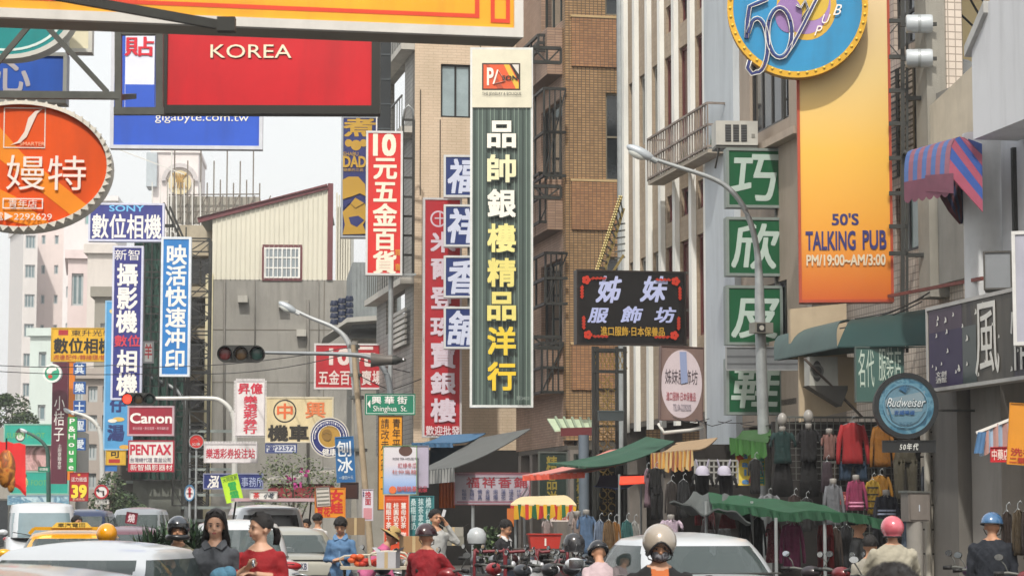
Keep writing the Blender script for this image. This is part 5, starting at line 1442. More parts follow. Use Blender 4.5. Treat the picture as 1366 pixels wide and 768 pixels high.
build(B().tube([W(473, 455, 59), W(478, 560, 59), W(484, 690, 59), G(486, 59)], [.08, .11, .14, .17], 16), 'pole', CONCP, t, 'auto', world=True)
for k, y in enumerate((462, 500, 530, 600)):
    p = W(472 + (y - 455) * .05, y, 59); build(B().lathe([(.11 + k * .02, -.04), (.14 + k * .02, -.04), (.14 + k * .02, .04), (.11 + k * .02, .04)], 16, tuple(p)), 'clamp', STEEL, t, 'auto', world=True)
t = thing('utility_post', 'pale wooden post leaning against the concrete pole below the street name sign', 'post', G(497, 55), 0)
build(B().tube([W(471, 460, 55), G(499, 55)], [.055, .085], 12), 'post', M('#a8977e', .85, 0, .25, 3, .3, .3), t, 'auto', world=True)

def signal(label, D, box, lit=None, tilt=0):
    (x0, y0, x1, y1) = box; P_ = Pl((x0 + x1) / 2, D, 3)
    w = P_.ab(x1, y0)[0] - P_.ab(x0, y0)[0]; z1, z0 = P_.ab(0, y0)[1], P_.ab(0, y1)[1]; h = z1 - z0
    t = thing('traffic_light', label, 'traffic light', (P_.O.x, P_.O.y, (z0 + z1) / 2), radians(3))
    BODY = M('#2a2b28', .5, .1, .2, 4, name='signal_housing')
    b = B(); r = h / 2
    pts = [(-w / 2 + r * (1 - cos(a)), r * sin(a)) for a in [pi / 2 - pi * k / 10 for k in range(11)]][::-1]
    pts = [(-w / 2 + r - r * cos(radians(d)), r * sin(radians(d))) for d in range(-90, 91, 15)] + [(w / 2 - r + r * cos(radians(d)), r * sin(radians(d))) for d in range(90, -91, -15)]
    build(b.prism(pts, 0, .16), 'housing', BODY, t, 'auto')
    for k in range(3):
        x = -w / 2 + w * (k + .5) / 3; rr = h * .42
        col = ('#5a1c1c', '#4a3518', '#173a34')[k]
        if lit == k:
            m = M('#e03020', .3, name='lit_red_lens').copy(); m.node_tree.nodes['Principled BSDF'].inputs['Emission Color'].default_value = (1, .06, .03, 1); m.node_tree.nodes['Principled BSDF'].inputs['Emission Strength'].default_value = 1.6
        else: m = M(col, .25, 0, .3, 6, name='signal_lens')
        build(B().ell((x, -.0, 0), (rr * .9, .04, rr * .9), 18, 10), 'lens', m, t, True)
        # hooded visor
        n = 20; b = B(); 
        for i in range(n):
            a0, a1 = radians(-40) + radians(260) * i / n, radians(-40) + radians(260) * (i + 1) / n
            for q, s_ in ((rr, 1), (rr * .94, -1)):
                v = [(x + q * cos(a0), 0, q * sin(a0)), (x + q * cos(a1), 0, q * sin(a1)), (x + q * cos(a1), -.16, q * sin(a1)), (x + q * cos(a0), -.16, q * sin(a0))]
                b.add(v, [(0, 1, 2, 3)] if s_ > 0 else [(3, 2, 1, 0)])
        build(b, 'visor', BODY, t)
    return t
signal('horizontal traffic light with three dark lenses on a grey arm', 54, (287, 459, 351, 482))
t = thing('signal_mast', 'grey curved mast arm carrying the horizontal dark traffic light', 'signal mast', G(521, 54.2), 0)
pts = smooth_path(path([(348, 470), (400, 471), (450, 472), (488, 475), (505, 484), (516, 500), (521, 525), (522, 560)], 54.2)); pts.append(G(522, 54.2))
build(B().tube(pts, radii(len(pts), [(0, .035), (.4, .055), (1, .08)]), 14), 'mast', M('#7d8286', .5, .3, .15, 3), t, 'auto', world=True)
t = thing('horn_loudspeaker', 'brownish horn shaped loudspeaker beside the curved mast arm', 'loudspeaker', W(516, 480, 53.2), radians(3))
Mx = Matrix.Rotation(-pi / 2, 4, 'Y')
build(B().lathe([(0, .36), (.17, .36), (.155, .3), (.11, .0), (.11, -.12), (.0, -.12)], 20, M=Mx), 'horn', M('#5f5a55', .5, .1, .2, 3, grime=.3), t, 'auto')
build(B().lathe([(.1, -.12), (.11, -.2), (.06, -.3), (.03, -.42), (0, -.42)], 20, M=Mx), 'driver', DARKST, t, 'auto')
build(B().lathe([(.04, -.3), (.05, -.38), (.0, -.44)], 12, M=Mx), 'chrome_tip', CHROME, t, 'auto')
signal('traffic light showing red above the maroon camera brand sign', 70, (160, 523, 205, 540), 0)
t = thing('signal_mast', 'white curved mast arm carrying the lit red traffic light', 'signal mast', G(313, 70.2), 0)
pts = smooth_path(path([(203, 531), (240, 531), (275, 531), (292, 533), (305, 543), (312, 558), (313, 580), (313, 640)], 70.2)); pts.append(G(313, 70.2))
build(B().tube(pts, radii(len(pts), [(0, .05), (1, .09)]), 12), 'mast', M('#c5c5c0', .5, .1, .1, 3), t, 'auto', world=True)
street_lamp('curved street lamp with white head beside the navy sign column', 84, ((189, 499), (206, 506)), [(204, 504), (222, 512), (238, 523), (247, 540), (250, 560), (250, 690)], 250, [(0, .05), (.5, .08), (1, .12)])
street_lamp('white curved street lamp left of the sky blue banner', 82, ((84, 545), (97, 552)), [(95, 549), (112, 554), (125, 562), (133, 575), (136, 600), (137, 690)], 137, [(0, .05), (.5, .08), (1, .1)], 1.0, M('#c5c5c0', .5, .1, .1, 3))
street_lamp('dark green curved street lamp in front of the teal billboards', 88, ((26, 572), (38, 578)), [(36, 576), (50, 584), (60, 594), (64, 610), (65, 690)], 65, [(0, .05), (1, .09)], 1.0, M('#35564e', .5))

# overhead cables
def cable(label, pts, r=.012):
    t = thing('overhead_cable', label, 'cable', tuple(pts[0]))
    q = []
    for i in range(len(pts) - 1):
        a, b_ = pts[i], pts[i + 1]; L = (b_ - a).length
        for j in range(9):
            f = j / 9; p = a.lerp(b_, f); p = p + Vector((0, 0, -L * .03 * 4 * f * (1 - f) * .4)); q.append(p)
    q.append(pts[-1])
    build(B().tube(q, r, 5), 'wire', BLACK, t, world=True)
cable('uppermost thin cable crossing the grey warehouse wall towards the pole', [W(-20, 486, 70), W(150, 487, 75), W(472, 462, 59)])
cable('second thin cable just below it running to the concrete pole', [W(-20, 494, 70), W(240, 497, 75), W(473, 470, 59)])
cable('cable from the concrete pole to the red upright sign corner', [W(474, 478, 59), W(566, 500, 61)])
cable('cable sagging under the dark arm from the concrete pole', [W(478, 500, 58), W(520, 520, 58), W(562, 505, 58)])
for k, (x0, y0, x1, y1) in enumerate(((1140, 425, 1232, 396), (1135, 432, 1240, 390), (1120, 438, 1230, 402))):
    cable(['upper', 'middle', 'lower'][k] + ' black cable of the bundle above the dark green awning', [W(x0, y0, 34), W((x0 + x1) / 2, (y0 + y1) / 2 + 6, 34), W(x1, y1, 33)], .01)
for k, (x0, y0, x1, y1) in enumerate(((1262, 0, 1366, 90), (1310, 0, 1366, 45), (1285, -20, 1320, 40))):
    cable(['black slanting cable across the yellow wall top right', 'short cable at the top right corner of the view', 'thick black cable above the white parapet'][k], [W(x0, y0, 40), W(x1, y1, 36)], .02)
for k in range(5):
    x = 898 + k * 30
    cable(['first', 'second', 'third', 'fourth', 'fifth'][k] + ' hanging cable, counted from the left, below the oval sign and green squares', [W(x, 556 + k * 3, 42 - k), W(x + 22, 564 + (k % 2) * 4, 41.5 - k), W(x + 48, 558 + k * 2, 41 - k)], .007)

# air conditioners
def ac(label, box, D, yaw=4):
    s = Pl((box[0] + box[2]) / 2, D, yaw); a0, z1 = s.ab(box[0], box[1]); a1, z0 = s.ab(box[2], box[3])
    t = thing('air_conditioner', label, 'air conditioner', (s.O.x, s.O.y, z0), s.yaw); h = z1 - z0
    CM = M('#b4b4ae', .5, .05, .12, 4, grime=.4)
    build(B().box(a0, 0, .03, a1, .5, h), 'casing', CM, t)
    g0 = a0 + (a1 - a0) * .22
    for k in range(3):
        x = g0 + (a1 - a0) * .19 * k; build(B().box(x, -.012, h * .2, x + (a1 - a0) * .14, .0, h * .85), 'vent_panel', M('#2d2f30', .6), t)
        b = B()
        for j in range(6): z = h * (.24 + .1 * j); b.box(x + .003, -.018, z, x + (a1 - a0) * .14 - .003, -.013, z + .01)
        build(b, 'vent_slats', M('#55585a', .6), t, kind='stuff')
    build(B().box(a1 - (a1 - a0) * .15, -.01, h * .35, a1 - (a1 - a0) * .07, 0, h * .5), 'badge', M('#7a7a74', .6), t)
    build(B().box(a0, .02, -.02, a1, .48, .029), 'base_tray', STEEL, t)
    build(B().bar((a0 + .06, .05, -.02), (a0 + .06, .5, -.3), .03).bar((a1 - .06, .05, -.02), (a1 - .06, .5, -.3), .03), 'bracket', STEEL, t)
ac('white air conditioner box above the topmost green square sign', (955, 161, 1011, 196), 40.8)
t = thing('fan_unit', 'white outdoor fan unit on a tray under the dark green awning', 'air conditioner', W(1091, 514, 34.6), radians(8))
build(B().box(-.12, 0, 0, .3, .3, .42), 'casing', M('#a5a59d', .5, grime=.3), t); build(B().ring(-.01, .21, .07, .1, -.012, -.001, 24), 'fan_ring', M('#6a6a66'), t, 'auto'); build(B().disc(-.01, .21, .07, .15, -.008, -.001, 24), 'fan_grille', M('#3a3a38'), t)
build(B().prism([(-.15, 0), (.45, 0), (.45, -.05), (.35, -.3)], 0, .3), 'tray', M('#4f4d48', .7, grime=.3), t)
t = thing('plywood_board', 'pale beige wall board under the dark green awning', 'board', G(1100, 35.3), radians(11))
q = Pl(1100, 35.3, 11); a0, z1 = q.ab(1066, 475); a1, z0 = q.ab(1143, 556)
build(B().prism([(a0, z0 - .08), (a1, z0 + .12), (a1, z1), (a0, z1)], 0, .06), 'board', M('#b5a48a', .8, 0, .12, 1, .1, .3), t)
q2 = q.ab(1068, 400); build(B().prism([(a0, z1 + .002), (a1, z1 + .002), (a1, q2[1]), (a0, q2[1] - .1)], .4, .5), 'upper_board', M('#a89880', .8, grime=.3), t)

# ---------------------------------------------------------------- awnings
def cloth(label, c, D4, mat, cat='awning', name='awning', sag=.06, valance=None, th=.02, nx=16, ny=8, ruffle=.02, scallop=0, stripes=None, poles=(), wave=0.0, vdrop=None):
    """c = front-left, front-right, back-right, back-left picture points; D4 their distances"""
    P4 = [W(x, y, d) for (x, y), d in zip(c, D4)]
    o = sum(P4, Vector()) / 4
    t = thing(name, label, cat, tuple(o))
    g = []
    for j in range(ny + 1):
        row = []
        v = j / ny
        for i in range(nx + 1):
            u = i / nx
            p = (P4[0] * (1 - u) + P4[1] * u) * (1 - v) + (P4[3] * (1 - u) + P4[2] * u) * v
            p = p + Vector((0, 0, -sag * 4 * v * (1 - v) * (1 + .3 * sin(u * 9)) + wave * sin(u * 11 + v * 3) * (1 - v) + wave * .5 * sin(u * 23 + 1)))
            row.append(p)
        g.append(row)
    if stripes:
        b = B()
        for i in range(nx):
            b.mk(i % len(stripes)); b.sheet([[r[i], r[i + 1]] for r in g])
            b.sheet([[r[i + 1] - Vector((0, 0, th)), r[i] - Vector((0, 0, th))] for r in g])
        build(b, 'canopy', stripes, t, world=True)
    else:
        build(B().sheet(g, th), 'canopy', mat, t, True, world=True)
    if valance:
        vm, hgt = valance
        b = B(); n = nx * 3
        top = []
        for i in range(n + 1):
            u = i / n; k = min(int(u * nx), nx - 1); f = u * nx - k
            top.append(g[0][k].lerp(g[0][k + 1], f))
        ms = vm if isinstance(vm, (list, tuple)) else [vm]
        for i in range(n):
            def low(k):
                u = k / n; z = hgt * (1 + (.35 * abs(sin(pi * u * scallop)) if scallop else 0))
                return top[k] + Vector((ruffle * sin(k * 1.9), -ruffle * cos(k * 1.3), -z))
            b.mk((i // 2) % len(ms))
            b.quad(top[i], top[i + 1], low(i + 1), low(i)); 
            e = Vector((0, .012, 0)); b.quad(top[i] + e, low(i) + e, low(i + 1) + e, top[i + 1] + e)
        build(b, 'valance', ms, t, world=True)
    for (x, y, d) in poles:
        build(B().tube([G(x, d), W(x, y, d)], .02, 8), 'pole', GALV, t, 'auto', world=True)
    return t
CGREY = M('#585b5a', .85, 0, .15, 2, .1, .25, name='grey_canvas')
CK = [M('#5a5c5c', .85, name='check_grey'), M('#8f908e', .85, name='check_white')]
cloth('long grey sloping awning with a checked valance above the incense banner', [(553, 628), (606, 623), (708, 571), (632, 585)], [44, 43, 46, 52], CGREY, valance=(CK, .26), nx=18)
build(B().box(0, 0, 0, 1, 1, 1), 'x', CGREY) if False else None
cloth('blue edged awning behind the long grey awning', [(549, 590), (604, 590), (648, 577), (590, 580)], [50, 49, 52, 53], M('#3c6688', .7, grime=.2), valance=(M('#2f5676', .7), .1), nx=10)
cloth('dark blue shade cloth hanging under the blue edged awning', [(574, 628), (632, 606), (634, 592), (574, 597)], [51, 52, 52.1, 51.1], M('#17344a', .85), cat='cloth', name='shade_cloth', nx=8)
cloth('coral red awning reaching out left of the green umbrella cloth', [(697, 633), (781, 629), (895, 590), (812, 600)], [40.5, 39.5, 43, 45], M('#c9837a', .8, 0, .12, 2), valance=(M('#c9523c', .8), .1), nx=12, poles=[(826, 632, 40), (855, 632, 42)])
cloth('dark green cloth canopy laid over the coral red awning', [(731, 617), (783, 622), (899, 588), (862, 582)], [39.9, 38.9, 42, 44], M('#2c5442', .8, 0, .2, 2, .1, .2), sag=.1, valance=(M('#27402f', .8), .04), nx=12)
cloth('navy under cloth hanging below the coral red awning', [(792, 647), (824, 651), (860, 632), (800, 634)], [40.5, 40, 42, 43], M('#27335a', .85), cat='cloth', name='shade_cloth', nx=8)
cloth('small bright orange red cloth stretched between two poles', [(826, 645), (862, 643), (860, 634), (827, 635)], [39, 39, 39.1, 39.1], M('#dd4428', .8), cat='cloth', name='shade_cloth', nx=6, sag=.02)
ST1 = [M('#b5863c', .85, name='ochre_cloth'), M('#8a5238', .85, name='brown_cloth'), M('#b8a070', .85, name='sand_cloth')]
cloth('tan awning with an orange and brown striped valance', [(868, 604), (924, 599), (957, 583), (902, 590)], [38.5, 37.5, 40, 41.5], M('#9c8466', .85, 0, .15, 3, .1, .2), valance=(ST1, .25), nx=20, ruffle=.025, scallop=6)
cloth('bright green fringed awning above the cartoon clothes banner', [(973, 583), (1022, 590), (1030, 572), (990, 574)], [37, 36.2, 38, 39], M('#28501f', .8, 0, .2, 3, grime=.2), valance=(M('#2f5f24', .8), .2), nx=10, ruffle=.03, scallop=7)
cloth('thin green awning strip left of the bright green fringed awning', [(1024, 580), (1062, 572), (1070, 566), (1030, 570)], [37, 36.2, 37, 38], M('#3f6a35', .8), nx=6)
SR = [M('#b02a26', .8, name='red_cloth'), M('#c99a1e', .8, name='yellow_cloth'), M('#1f5a34', .8, name='green_cloth'), M('#c99a1e', .8, name='yellow_cloth2')]
t = cloth('arched stall awning with red, yellow and green stripes', [(681, 672), (769, 673), (752, 660), (700, 662)], [36, 35.5, 37.3, 37.3], M('#cbb78e', .8, 0, .1, 3), nx=12, sag=-.03, valance=(SR, .17), scallop=6, poles=[(688, 676, 36.2), (765, 676, 35.8), (700, 664, 37.2)])
cloth('crumpled grey tarpaulin end of the green market canopy', [(893, 671), (1001, 688), (1000, 662), (925, 657)], [29.5, 28.5, 30.5, 31], M('#4f5453', .85, 0, .2, 3, .2, .2), name='market_canopy', nx=18, wave=.05, sag=.12, poles=[(942, 668, 29.5)])
cloth('long green market canopy over the clothes stall', [(950, 672), (1184, 689), (1100, 672), (945, 657)], [29, 27.5, 30, 30.8], M('#164d30', .75, 0, .35, 3, .4, .4), name='market_canopy', nx=26, wave=.022, sag=.06, valance=(M('#13452a', .8, grime=.4), .09), scallop=9, ruffle=.02, poles=[(1035, 690, 28.4), (1100, 690, 28.1), (1003, 668, 30)])
cloth('dark red awning band behind the flowering tree', [(352, 668), (448, 668), (446, 645), (360, 645)], [62, 62, 63.5, 63.5], M('#6f1f26', .8, 0, .15, 2), nx=8, sag=.02)
cloth('pale corrugated lean-to roof below the red and yellow stall sign', [(352, 642), (446, 628), (446, 622), (365, 636)], [63, 63, 66, 66], M('#a8a49a', .6, .2, .1, 3), name='lean_to_roof', nx=20, wave=.04, sag=0)
cloth('red cloth draped from a rope at the far left edge', [(-20, 622), (35, 654), (34, 592), (-20, 586)], [13, 13, 13.15, 13.1], M('#c01a1c', .75, 0, .15, 8), cat='cloth', name='red_cloth', nx=14, sag=.03, wave=.008)
t = thing('orange_toy_balloon', 'blurry orange and brown hanging bag close to the camera at the far left', 'hanging bag', W(8, 625, 12.5), 0)
build(B().ell((0, 0, 0), (.05, .05, .10), 16, 10).ell((.028, 0, -.07), (.022, .02, .055), 12, 8), 'bag', blotch_mat(['#b8561c', '#7a4a2a', '#d08a3a', '#a83018'], 14), t, True)
build(B().tube([(0, 0, .1), (0, 0, .16)], .004, 6), 'string', BLACK, t)
# teal awning, wrapping the corner
TEAL = M('#08312f', .75, 0, .2, 1.5, .1, .25, name='teal_canvas')
t = thing('teal_awning', 'large dark green quarter round awning above the round beer sign', 'awning', G(1130, 34))
def qr(p_top, p_bot, q_top, q_bot, bulge, n=8, m=10):
    g = []
    for i in range(m + 1):
        u = i / m; a = p_top.lerp(q_top, u); c = p_bot.lerp(q_bot, u); row = []
        for j in range(n + 1):
            v = j / n; p = a.lerp(c, v) + bulge * sin(pi * v) ; row.append(p)
        g.append(row)
    return g
A_ = W(1136, 426, 34.6); B_ = W(1117, 462, 33.2); C_ = W(1238, 412, 33.8); D_ = W(1238, 459, 32.6)
E_ = W(1052, 446, 37.6); F_ = W(1033, 479, 36.2)
build(B().sheet(qr(A_, B_, C_, D_, Vector((0, -.25, .1))), .02), 'canopy', TEAL, t, True, world=True)
build(B().sheet(qr(E_, F_, A_, B_, Vector((-.10, -.1, .12))), .02), 'end_canopy', M('#405351', .75, 0, .15, 1.5, .1, .25, name='pale_teal_canvas'), t, True, world=True)  # end slope in a paler, greyer teal than the main canopy
build(B().sheet([[F_ + Vector((.05, .05, -.01)), W(1160, 466, 36.5)], [B_ + Vector((0, .05, -.01)), W(1238, 462, 34.5)]], .01), 'underside', M('#1b3f3c', .85), t, world=True)
for (x0, y0, x1, y1, d) in ((1073, 478, 1150, 556, 34.5), (1160, 462, 1195, 498, 33), (1073, 478, 1040, 478, 35.8)):
    build(B().bar(W(x0, y0, d), W(x1, y1, d + .3), .03), 'strut', M('#4f4640', .7), t, world=True)
# striped window awning
t = thing('striped_window_awning', 'blue and pink striped dome awning above the barred window', 'awning', G(1265, 31))
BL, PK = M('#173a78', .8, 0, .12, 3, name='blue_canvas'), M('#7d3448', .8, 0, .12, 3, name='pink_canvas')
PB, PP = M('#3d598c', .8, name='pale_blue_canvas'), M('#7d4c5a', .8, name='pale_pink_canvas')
p0, p1, q0, q1 = W(1232, 209, 32.84), W(1206, 243, 31.45), W(1310, 188, 30.89), W(1266, 232, 29.79)
r0, r1 = W(1311, 186, 29.79), W(1312, 285, 29.14)
g = qr(p0, p1, W(1296, 190, 31.27), q1, Vector((-.1, -.1, .22)), 8, 10)
b = B()
for i in range(10): b.mk(i % 2); b.sheet([g[i], g[i + 1]]); b.sheet([[p + Vector((0, 0, -.02)) for p in g[i + 1]], [p + Vector((0, 0, -.02)) for p in g[i]]])
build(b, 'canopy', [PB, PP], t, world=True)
g = qr(W(1296, 190, 31.27), r0, q1, r1, Vector((-.03, -.1, .1)), 8, 6)
ap, tl_, bl_, br_ = W(1298, 189, 31.08), W(1310, 192, 29.97), W(1266, 232, 29.79), W(1311, 282, 29.23)
b = B()
for k in range(6):
    f0, f1 = k / 6, (k + 1) / 6
    b.mk(k % 2); bv = Vector((-.1, -.1, .22)); b.sheet([[ap.lerp(bl_, f0) + bv * sin(pi * f0), ap.lerp(bl_, f1) + bv * sin(pi * f1)], [tl_.lerp(br_, f0), tl_.lerp(br_, f1)]], .015)
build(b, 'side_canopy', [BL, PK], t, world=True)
b = B(); n = 24
for i in range(n):
    u0, u1 = i / n, (i + 1) / n
    a, c = p1.lerp(q1, u0), p1.lerp(q1, u1); h0 = .24 + .05 * abs(sin(u0 * pi * 6)); h1 = .24 + .05 * abs(sin(u1 * pi * 6))
    b.quad(a, c, c - Vector((0, 0, h1)), a - Vector((0, 0, h0))); b.quad(a + Vector((0, .01, 0)), a - Vector((0, -.01, h0)), c - Vector((0, -.01, h1)), c + Vector((0, .01, 0)))
a, c = q1, W(1272, 236, 29.69); x2 = W(1271, 233, 29.51)
build(b, 'valance', M('#7a4456', .8, 0, .15, 4), t, world=True)
b = B(); q = W(1266, 232, 29.74); e = W(1273, 232, 29.55)
b.sheet([[W(1234, 234, 30.62), W(1272, 231, 29.60)], [W(1235, 254, 30.62), W(1272, 257, 29.60)]], .01)
build(b, 'front_flap', M('#7e485a', .8, 0, .15, 4), t, world=True)
for k in range(3): build(B().bar(W(1262 + k * 4, 252, 32.6), W(1287, 300, 30.89), .025), 'rib', DARKST, t, world=True)
t = thing('folded_parasol', 'folded red and blue cloth bundle hanging under the striped dome awning', 'cloth bundle', W(1279, 270, 31), 0)
b = B(); 
for k in range(6): b.mk(k % 2); b.tube([(-.3 + k * .07, .02 * k, .28), (-.1 + k * .03, 0, -.1), (.02, 0, -.28)], [.06, .045, .02], 6)
build(b, 'cloth', [M('#4a1c26', .85), M('#232c4a', .85)], t, True)

# pale green slatted lean-to with red fascia
t = thing('slatted_roof', 'pale green metal lean-to roof with a dark red fascia behind the green canopy', 'roof', W(770, 575, 46))
for k in range(6):
    a, c, d, e = W(730 + k * 11, 558 + k * .3, 47.5), W(741 + k * 11, 558 + k * .3, 47.5), W(749 + k * 10, 573, 46), W(740 + k * 10, 573.5, 46)
    build(B().sheet([[a, c - Vector((.02, 0, 0))], [e, d - Vector((.02, 0, 0))]], .03), 'roof_panel', M('#b9c9ac', .5, .1, .1, 3, grime=.2), t, world=True)
    build(B().bar(c + Vector((0, 0, .03)), d + Vector((0, 0, .03)), .04), 'seam', M('#8a9a84', .5), t, world=True)
q = Pl(770, 45.9, 5); a0, z1 = q.ab(748, 571); a1, z0 = q.ab(790, 582)
b = B().box(0, 0, 0, 1, 1, 1)
build(B().bar(W(748, 576, 45.9), W(792, 575, 45.9), .03, .16), 'fascia', M('#5f2024', .7), t, world=True)
t = thing('blue_grey_post', 'round blue grey post under the slatted lean-to roof', 'post', G(779, 45.5)); build(B().tube([(0, 0, .1), (0, 0, W(779, 580, 45.5).z)], .1, 14), 'post', M('#66717c', .6, .1, .15, 3), t, 'auto')

# ornate iron gate with gold scrolls
t = thing('ornate_gate_frame', 'dark iron archway with golden scrollwork below the black clothing sign', 'gate', G(812, 45), radians(11))
q = Pl(812, 45, 11); GOLD = M('#8a733c', .4, .5, .2, 6, name='gold_paint')
def ql(x, y): a, z = q.ab(x, y); return a, z
for x in (792, 797, 823, 834): a, z = ql(x, 462); build(B().box(a - .03, 0, .12, a + .03, .06, z), 'upright', DARKST, t)
for y in (466, 495, 618, 690): a0, z = ql(790, y); a1, _ = ql(836, y); build(B().box(a0, -.01, z - .03, a1, .05, z + .03), 'rail', DARKST, t)
b = B(); a0, z1 = ql(792, 468); a1, z0 = ql(834, 492)
for k in range(8):
    x = a0 + (a1 - a0) * k / 8; b.bar((x, .02, z0), (x + .12, .02, z1), .014).bar((x + .12, .015, z0), (x, .015, z1), .014)
build(b, 'lattice_panel', GOLD, t)
xm = (ql(797, 500)[0] + ql(823, 500)[0]) / 2
b = B()
for k in range(22):
    z = ql(810, 506)[1] - k * .24
    if z < .5: break
    for sg in (-1, 1):
        b.ring(xm + sg * .085, z, .06, .078, .0, .03, 14, a0=radians(20 if sg > 0 else -200), a1=radians(300 if sg > 0 else 100)); b.ring(xm + sg * .05, z - .12, .03, .044, .0, .03, 12)
build(b, 'scrollwork', GOLD, t)
for k in range(7): z = .5 + k * .7; build(B().box(ql(797, 600)[0], .0, z, ql(823, 600)[0], .04, z + .03), 'cross_rail', DARKST, t)
# illuminated stair against the tiled wall
t = thing('bulb_trimmed_ladder', 'steep golden ladder trimmed with small bulbs leaning on the tiled wall', 'ladder', G(812, 47.5), 0)
b1 = [(797, 362), (829, 262)]; b2 = [(806, 362), (832, 278)]
for pr in (b1, b2): build(B().bar(W(*pr[0], 47.5), W(*pr[1], 47.5), .06), 'rail', M('#7a6a3a', .5, .2), t, world=True)
build(B().bar(W(818, 362, 47.4), W(832, 340, 47.4), .05), 'rail', M('#7a6a3a', .5, .2), t, world=True)
for k in range(10):
    f = (k + .5) / 10; build(B().bar(W(797 + 32 * f, 362 - 100 * f, 47.45), W(806 + 26 * f, 362 - 84 * f, 47.45), .03), 'rung', DARKST, t, world=True)
me = mesh_of(B().ell((0, 0, 0), .02, 6, 4), 'bulb', M('#d9c88a', .3), True)
for k in range(30):
    f = k / 29
    for dx in (-3, 0): o = bpy.data.objects.new('bulb', me); C.objects.link(o); o.parent = t; o.location = W(797 + 32 * f + dx, 362 - 100 * f, 47.38) - t.location
for k in range(6): build(B().bar(W(820, 300 + k * 9, 47.6), W(834, 298 + k * 9, 47.6), .03), 'side_rail', STEEL, t, world=True)
t = thing('box_on_gate', 'dark metal box fixed to the ornate gate below the black sign', 'box', W(818, 555, 44.5), radians(8)); build(B().box(-.26, 0, -.08, .2, .2, .09), 'casing', M('#3c4648', .5, .2, .2, 3), t); build(B().box(-.27, -.01, .09, .21, .21, .11), 'lid', M('#4c585a', .5, .2), t)

# ---------------------------------------------------------------- clothes and shop displays
def garment_mesh(kind, w, h, seed=0):
    """w overall width, h height; hangs from z=0 downwards"""
    rr = random.Random(seed); b = B(); n = 22; m = 12
    def ringat(cx, z, hw, d, f=.022):
        return [(cx + hw * cos(2 * pi * j / n) , d * sin(2 * pi * j / n) * (1 + .25 * sin(j * 2.6 + seed)) + f * sin(j * 2.1 + z * 9 + seed), z + .006 * sin(j * 1.7)) for j in range(n)]
    if kind in ('shirt', 'longshirt', 'coat', 'dress'):
        body = .30 * w if kind != 'dress' else .30 * w
        prof = [(0, .12 * w), (.03, .16 * w), (.07, .30 * w), (.14, .33 * w), (.35, body), (.6, body * (.96 if kind != 'dress' else 1.15)), (.85, body * (1.03 if kind != 'dress' else 1.45)), (1, body * (1.06 if kind != 'dress' else 1.65))]
        b.loft([ringat(0, -h * z, hw, .035 + .22 * hw) for z, hw in prof])
        L = {'shirt': .42, 'longshirt': .95, 'coat': .85, 'dress': .3}[kind] * h
        for sg in (-1, 1):
            pts = [(sg * .27 * w, 0, -.06 * h), (sg * .38 * w, -.01, -.06 * h - L * .35), (sg * .43 * w, -.03, -.06 * h - L * .75), (sg * .44 * w, -.04, -.06 * h - L)]
            b.tube(pts, [.075 * w, .078 * w, .065 * w, .06 * w], 10)
    elif kind == 'trousers':
        b.loft([ringat(0, -h * z, hw, .07) for z, hw in ((0, .36 * w), (.08, .38 * w), (.2, .42 * w), (.26, .42 * w))])
        for sg in (-1, 1): b.loft([ringat(sg * (.21 + .04 * z) * w, -h * z, hw, .065) for z, hw in ((.2, .21 * w), (.5, .19 * w), (.8, .17 * w), (1, .18 * w))])
    elif kind == 'skirt':
        b.loft([ringat(0, -h * z, hw, .08, .02) for z, hw in ((0, .3 * w), (.1, .33 * w), (.5, .42 * w), (1, .5 * w))])
    return b
PART = {'shirt': 'shirt_cloth', 'longshirt': 'shirt_cloth', 'coat': 'coat_cloth', 'dress': 'dress_cloth', 'trousers': 'trouser_cloth', 'skirt': 'skirt_cloth'}
CAT = {'shirt': 'shirt', 'longshirt': 'sweater', 'coat': 'coat', 'dress': 'dress', 'trousers': 'trousers', 'skirt': 'skirt'}
WSKIN = M('#8e8b86', .35, 0, .05, 5, name='mannequin_plastic')
def garment(kind, label, box, D, col, head=False, trim=None, yaw=0, m=None):
    x0, y0, x1, y1 = box; P_ = Pl((x0 + x1) / 2, D, 5 + yaw)
    w = (x1 - x0) * D / 3195; top = P_.ab((x0 + x1) / 2, y0)[1]; h = top - P_.ab((x0 + x1) / 2, y1)[1]
    t = thing('hanging_' + CAT[kind].replace('trousers', 'pair_of_trousers'), label, CAT[kind], (P_.O.x, P_.O.y, top), P_.yaw)
    if not m: col = '#' + ''.join('%02x' % int(int(col[i:i + 2], 16) * .68) for i in (1, 3, 5))
    cm = m or M(col, .85, 0, .3, 8, .8, name='cloth', bscale=16)
    sd = int(x0 * 7 + y0)
    build(garment_mesh(kind, w, h, sd), PART[kind], cm, t, True)
    if trim:
        tc, zs = trim; 
        for k, z in enumerate(zs):
            hw = .305 * w; bb_ = B(); nn = 22
            bb_.loft([[( (hw + .012) * cos(2 * pi * j / nn), (.045 + .22 * hw) * sin(2 * pi * j / nn) * 1.25, -h * q) for j in range(nn)] for q in (z, z + .05)], caps=False)
            build(bb_, 'stripe', M(tc, .85, name='cloth'), t, True)
    if head:
        build(B().lathe([(.0, .0), (.05, -.03), (.048, .06), (.045, .07), (0, .075)], 14), 'mannequin_neck', WSKIN, t, True)
        if head == 'full': build(B().ell((0, 0, .17), (.07, .085, .1), 16, 10), 'mannequin_head', WSKIN, t, True)
    else:
        build(B().tube([(-.16 * w / .5, 0, -.04), (0, 0, .02), (0, 0, .07), (.03, 0, .10), (.045, 0, .07)], .006, 6), 'hanger', GALV, t, True)
        build(B().tube([(0, 0, .02), (.16 * w / .5, 0, -.04)], .006, 6), 'hanger', GALV, t, True)
    return t
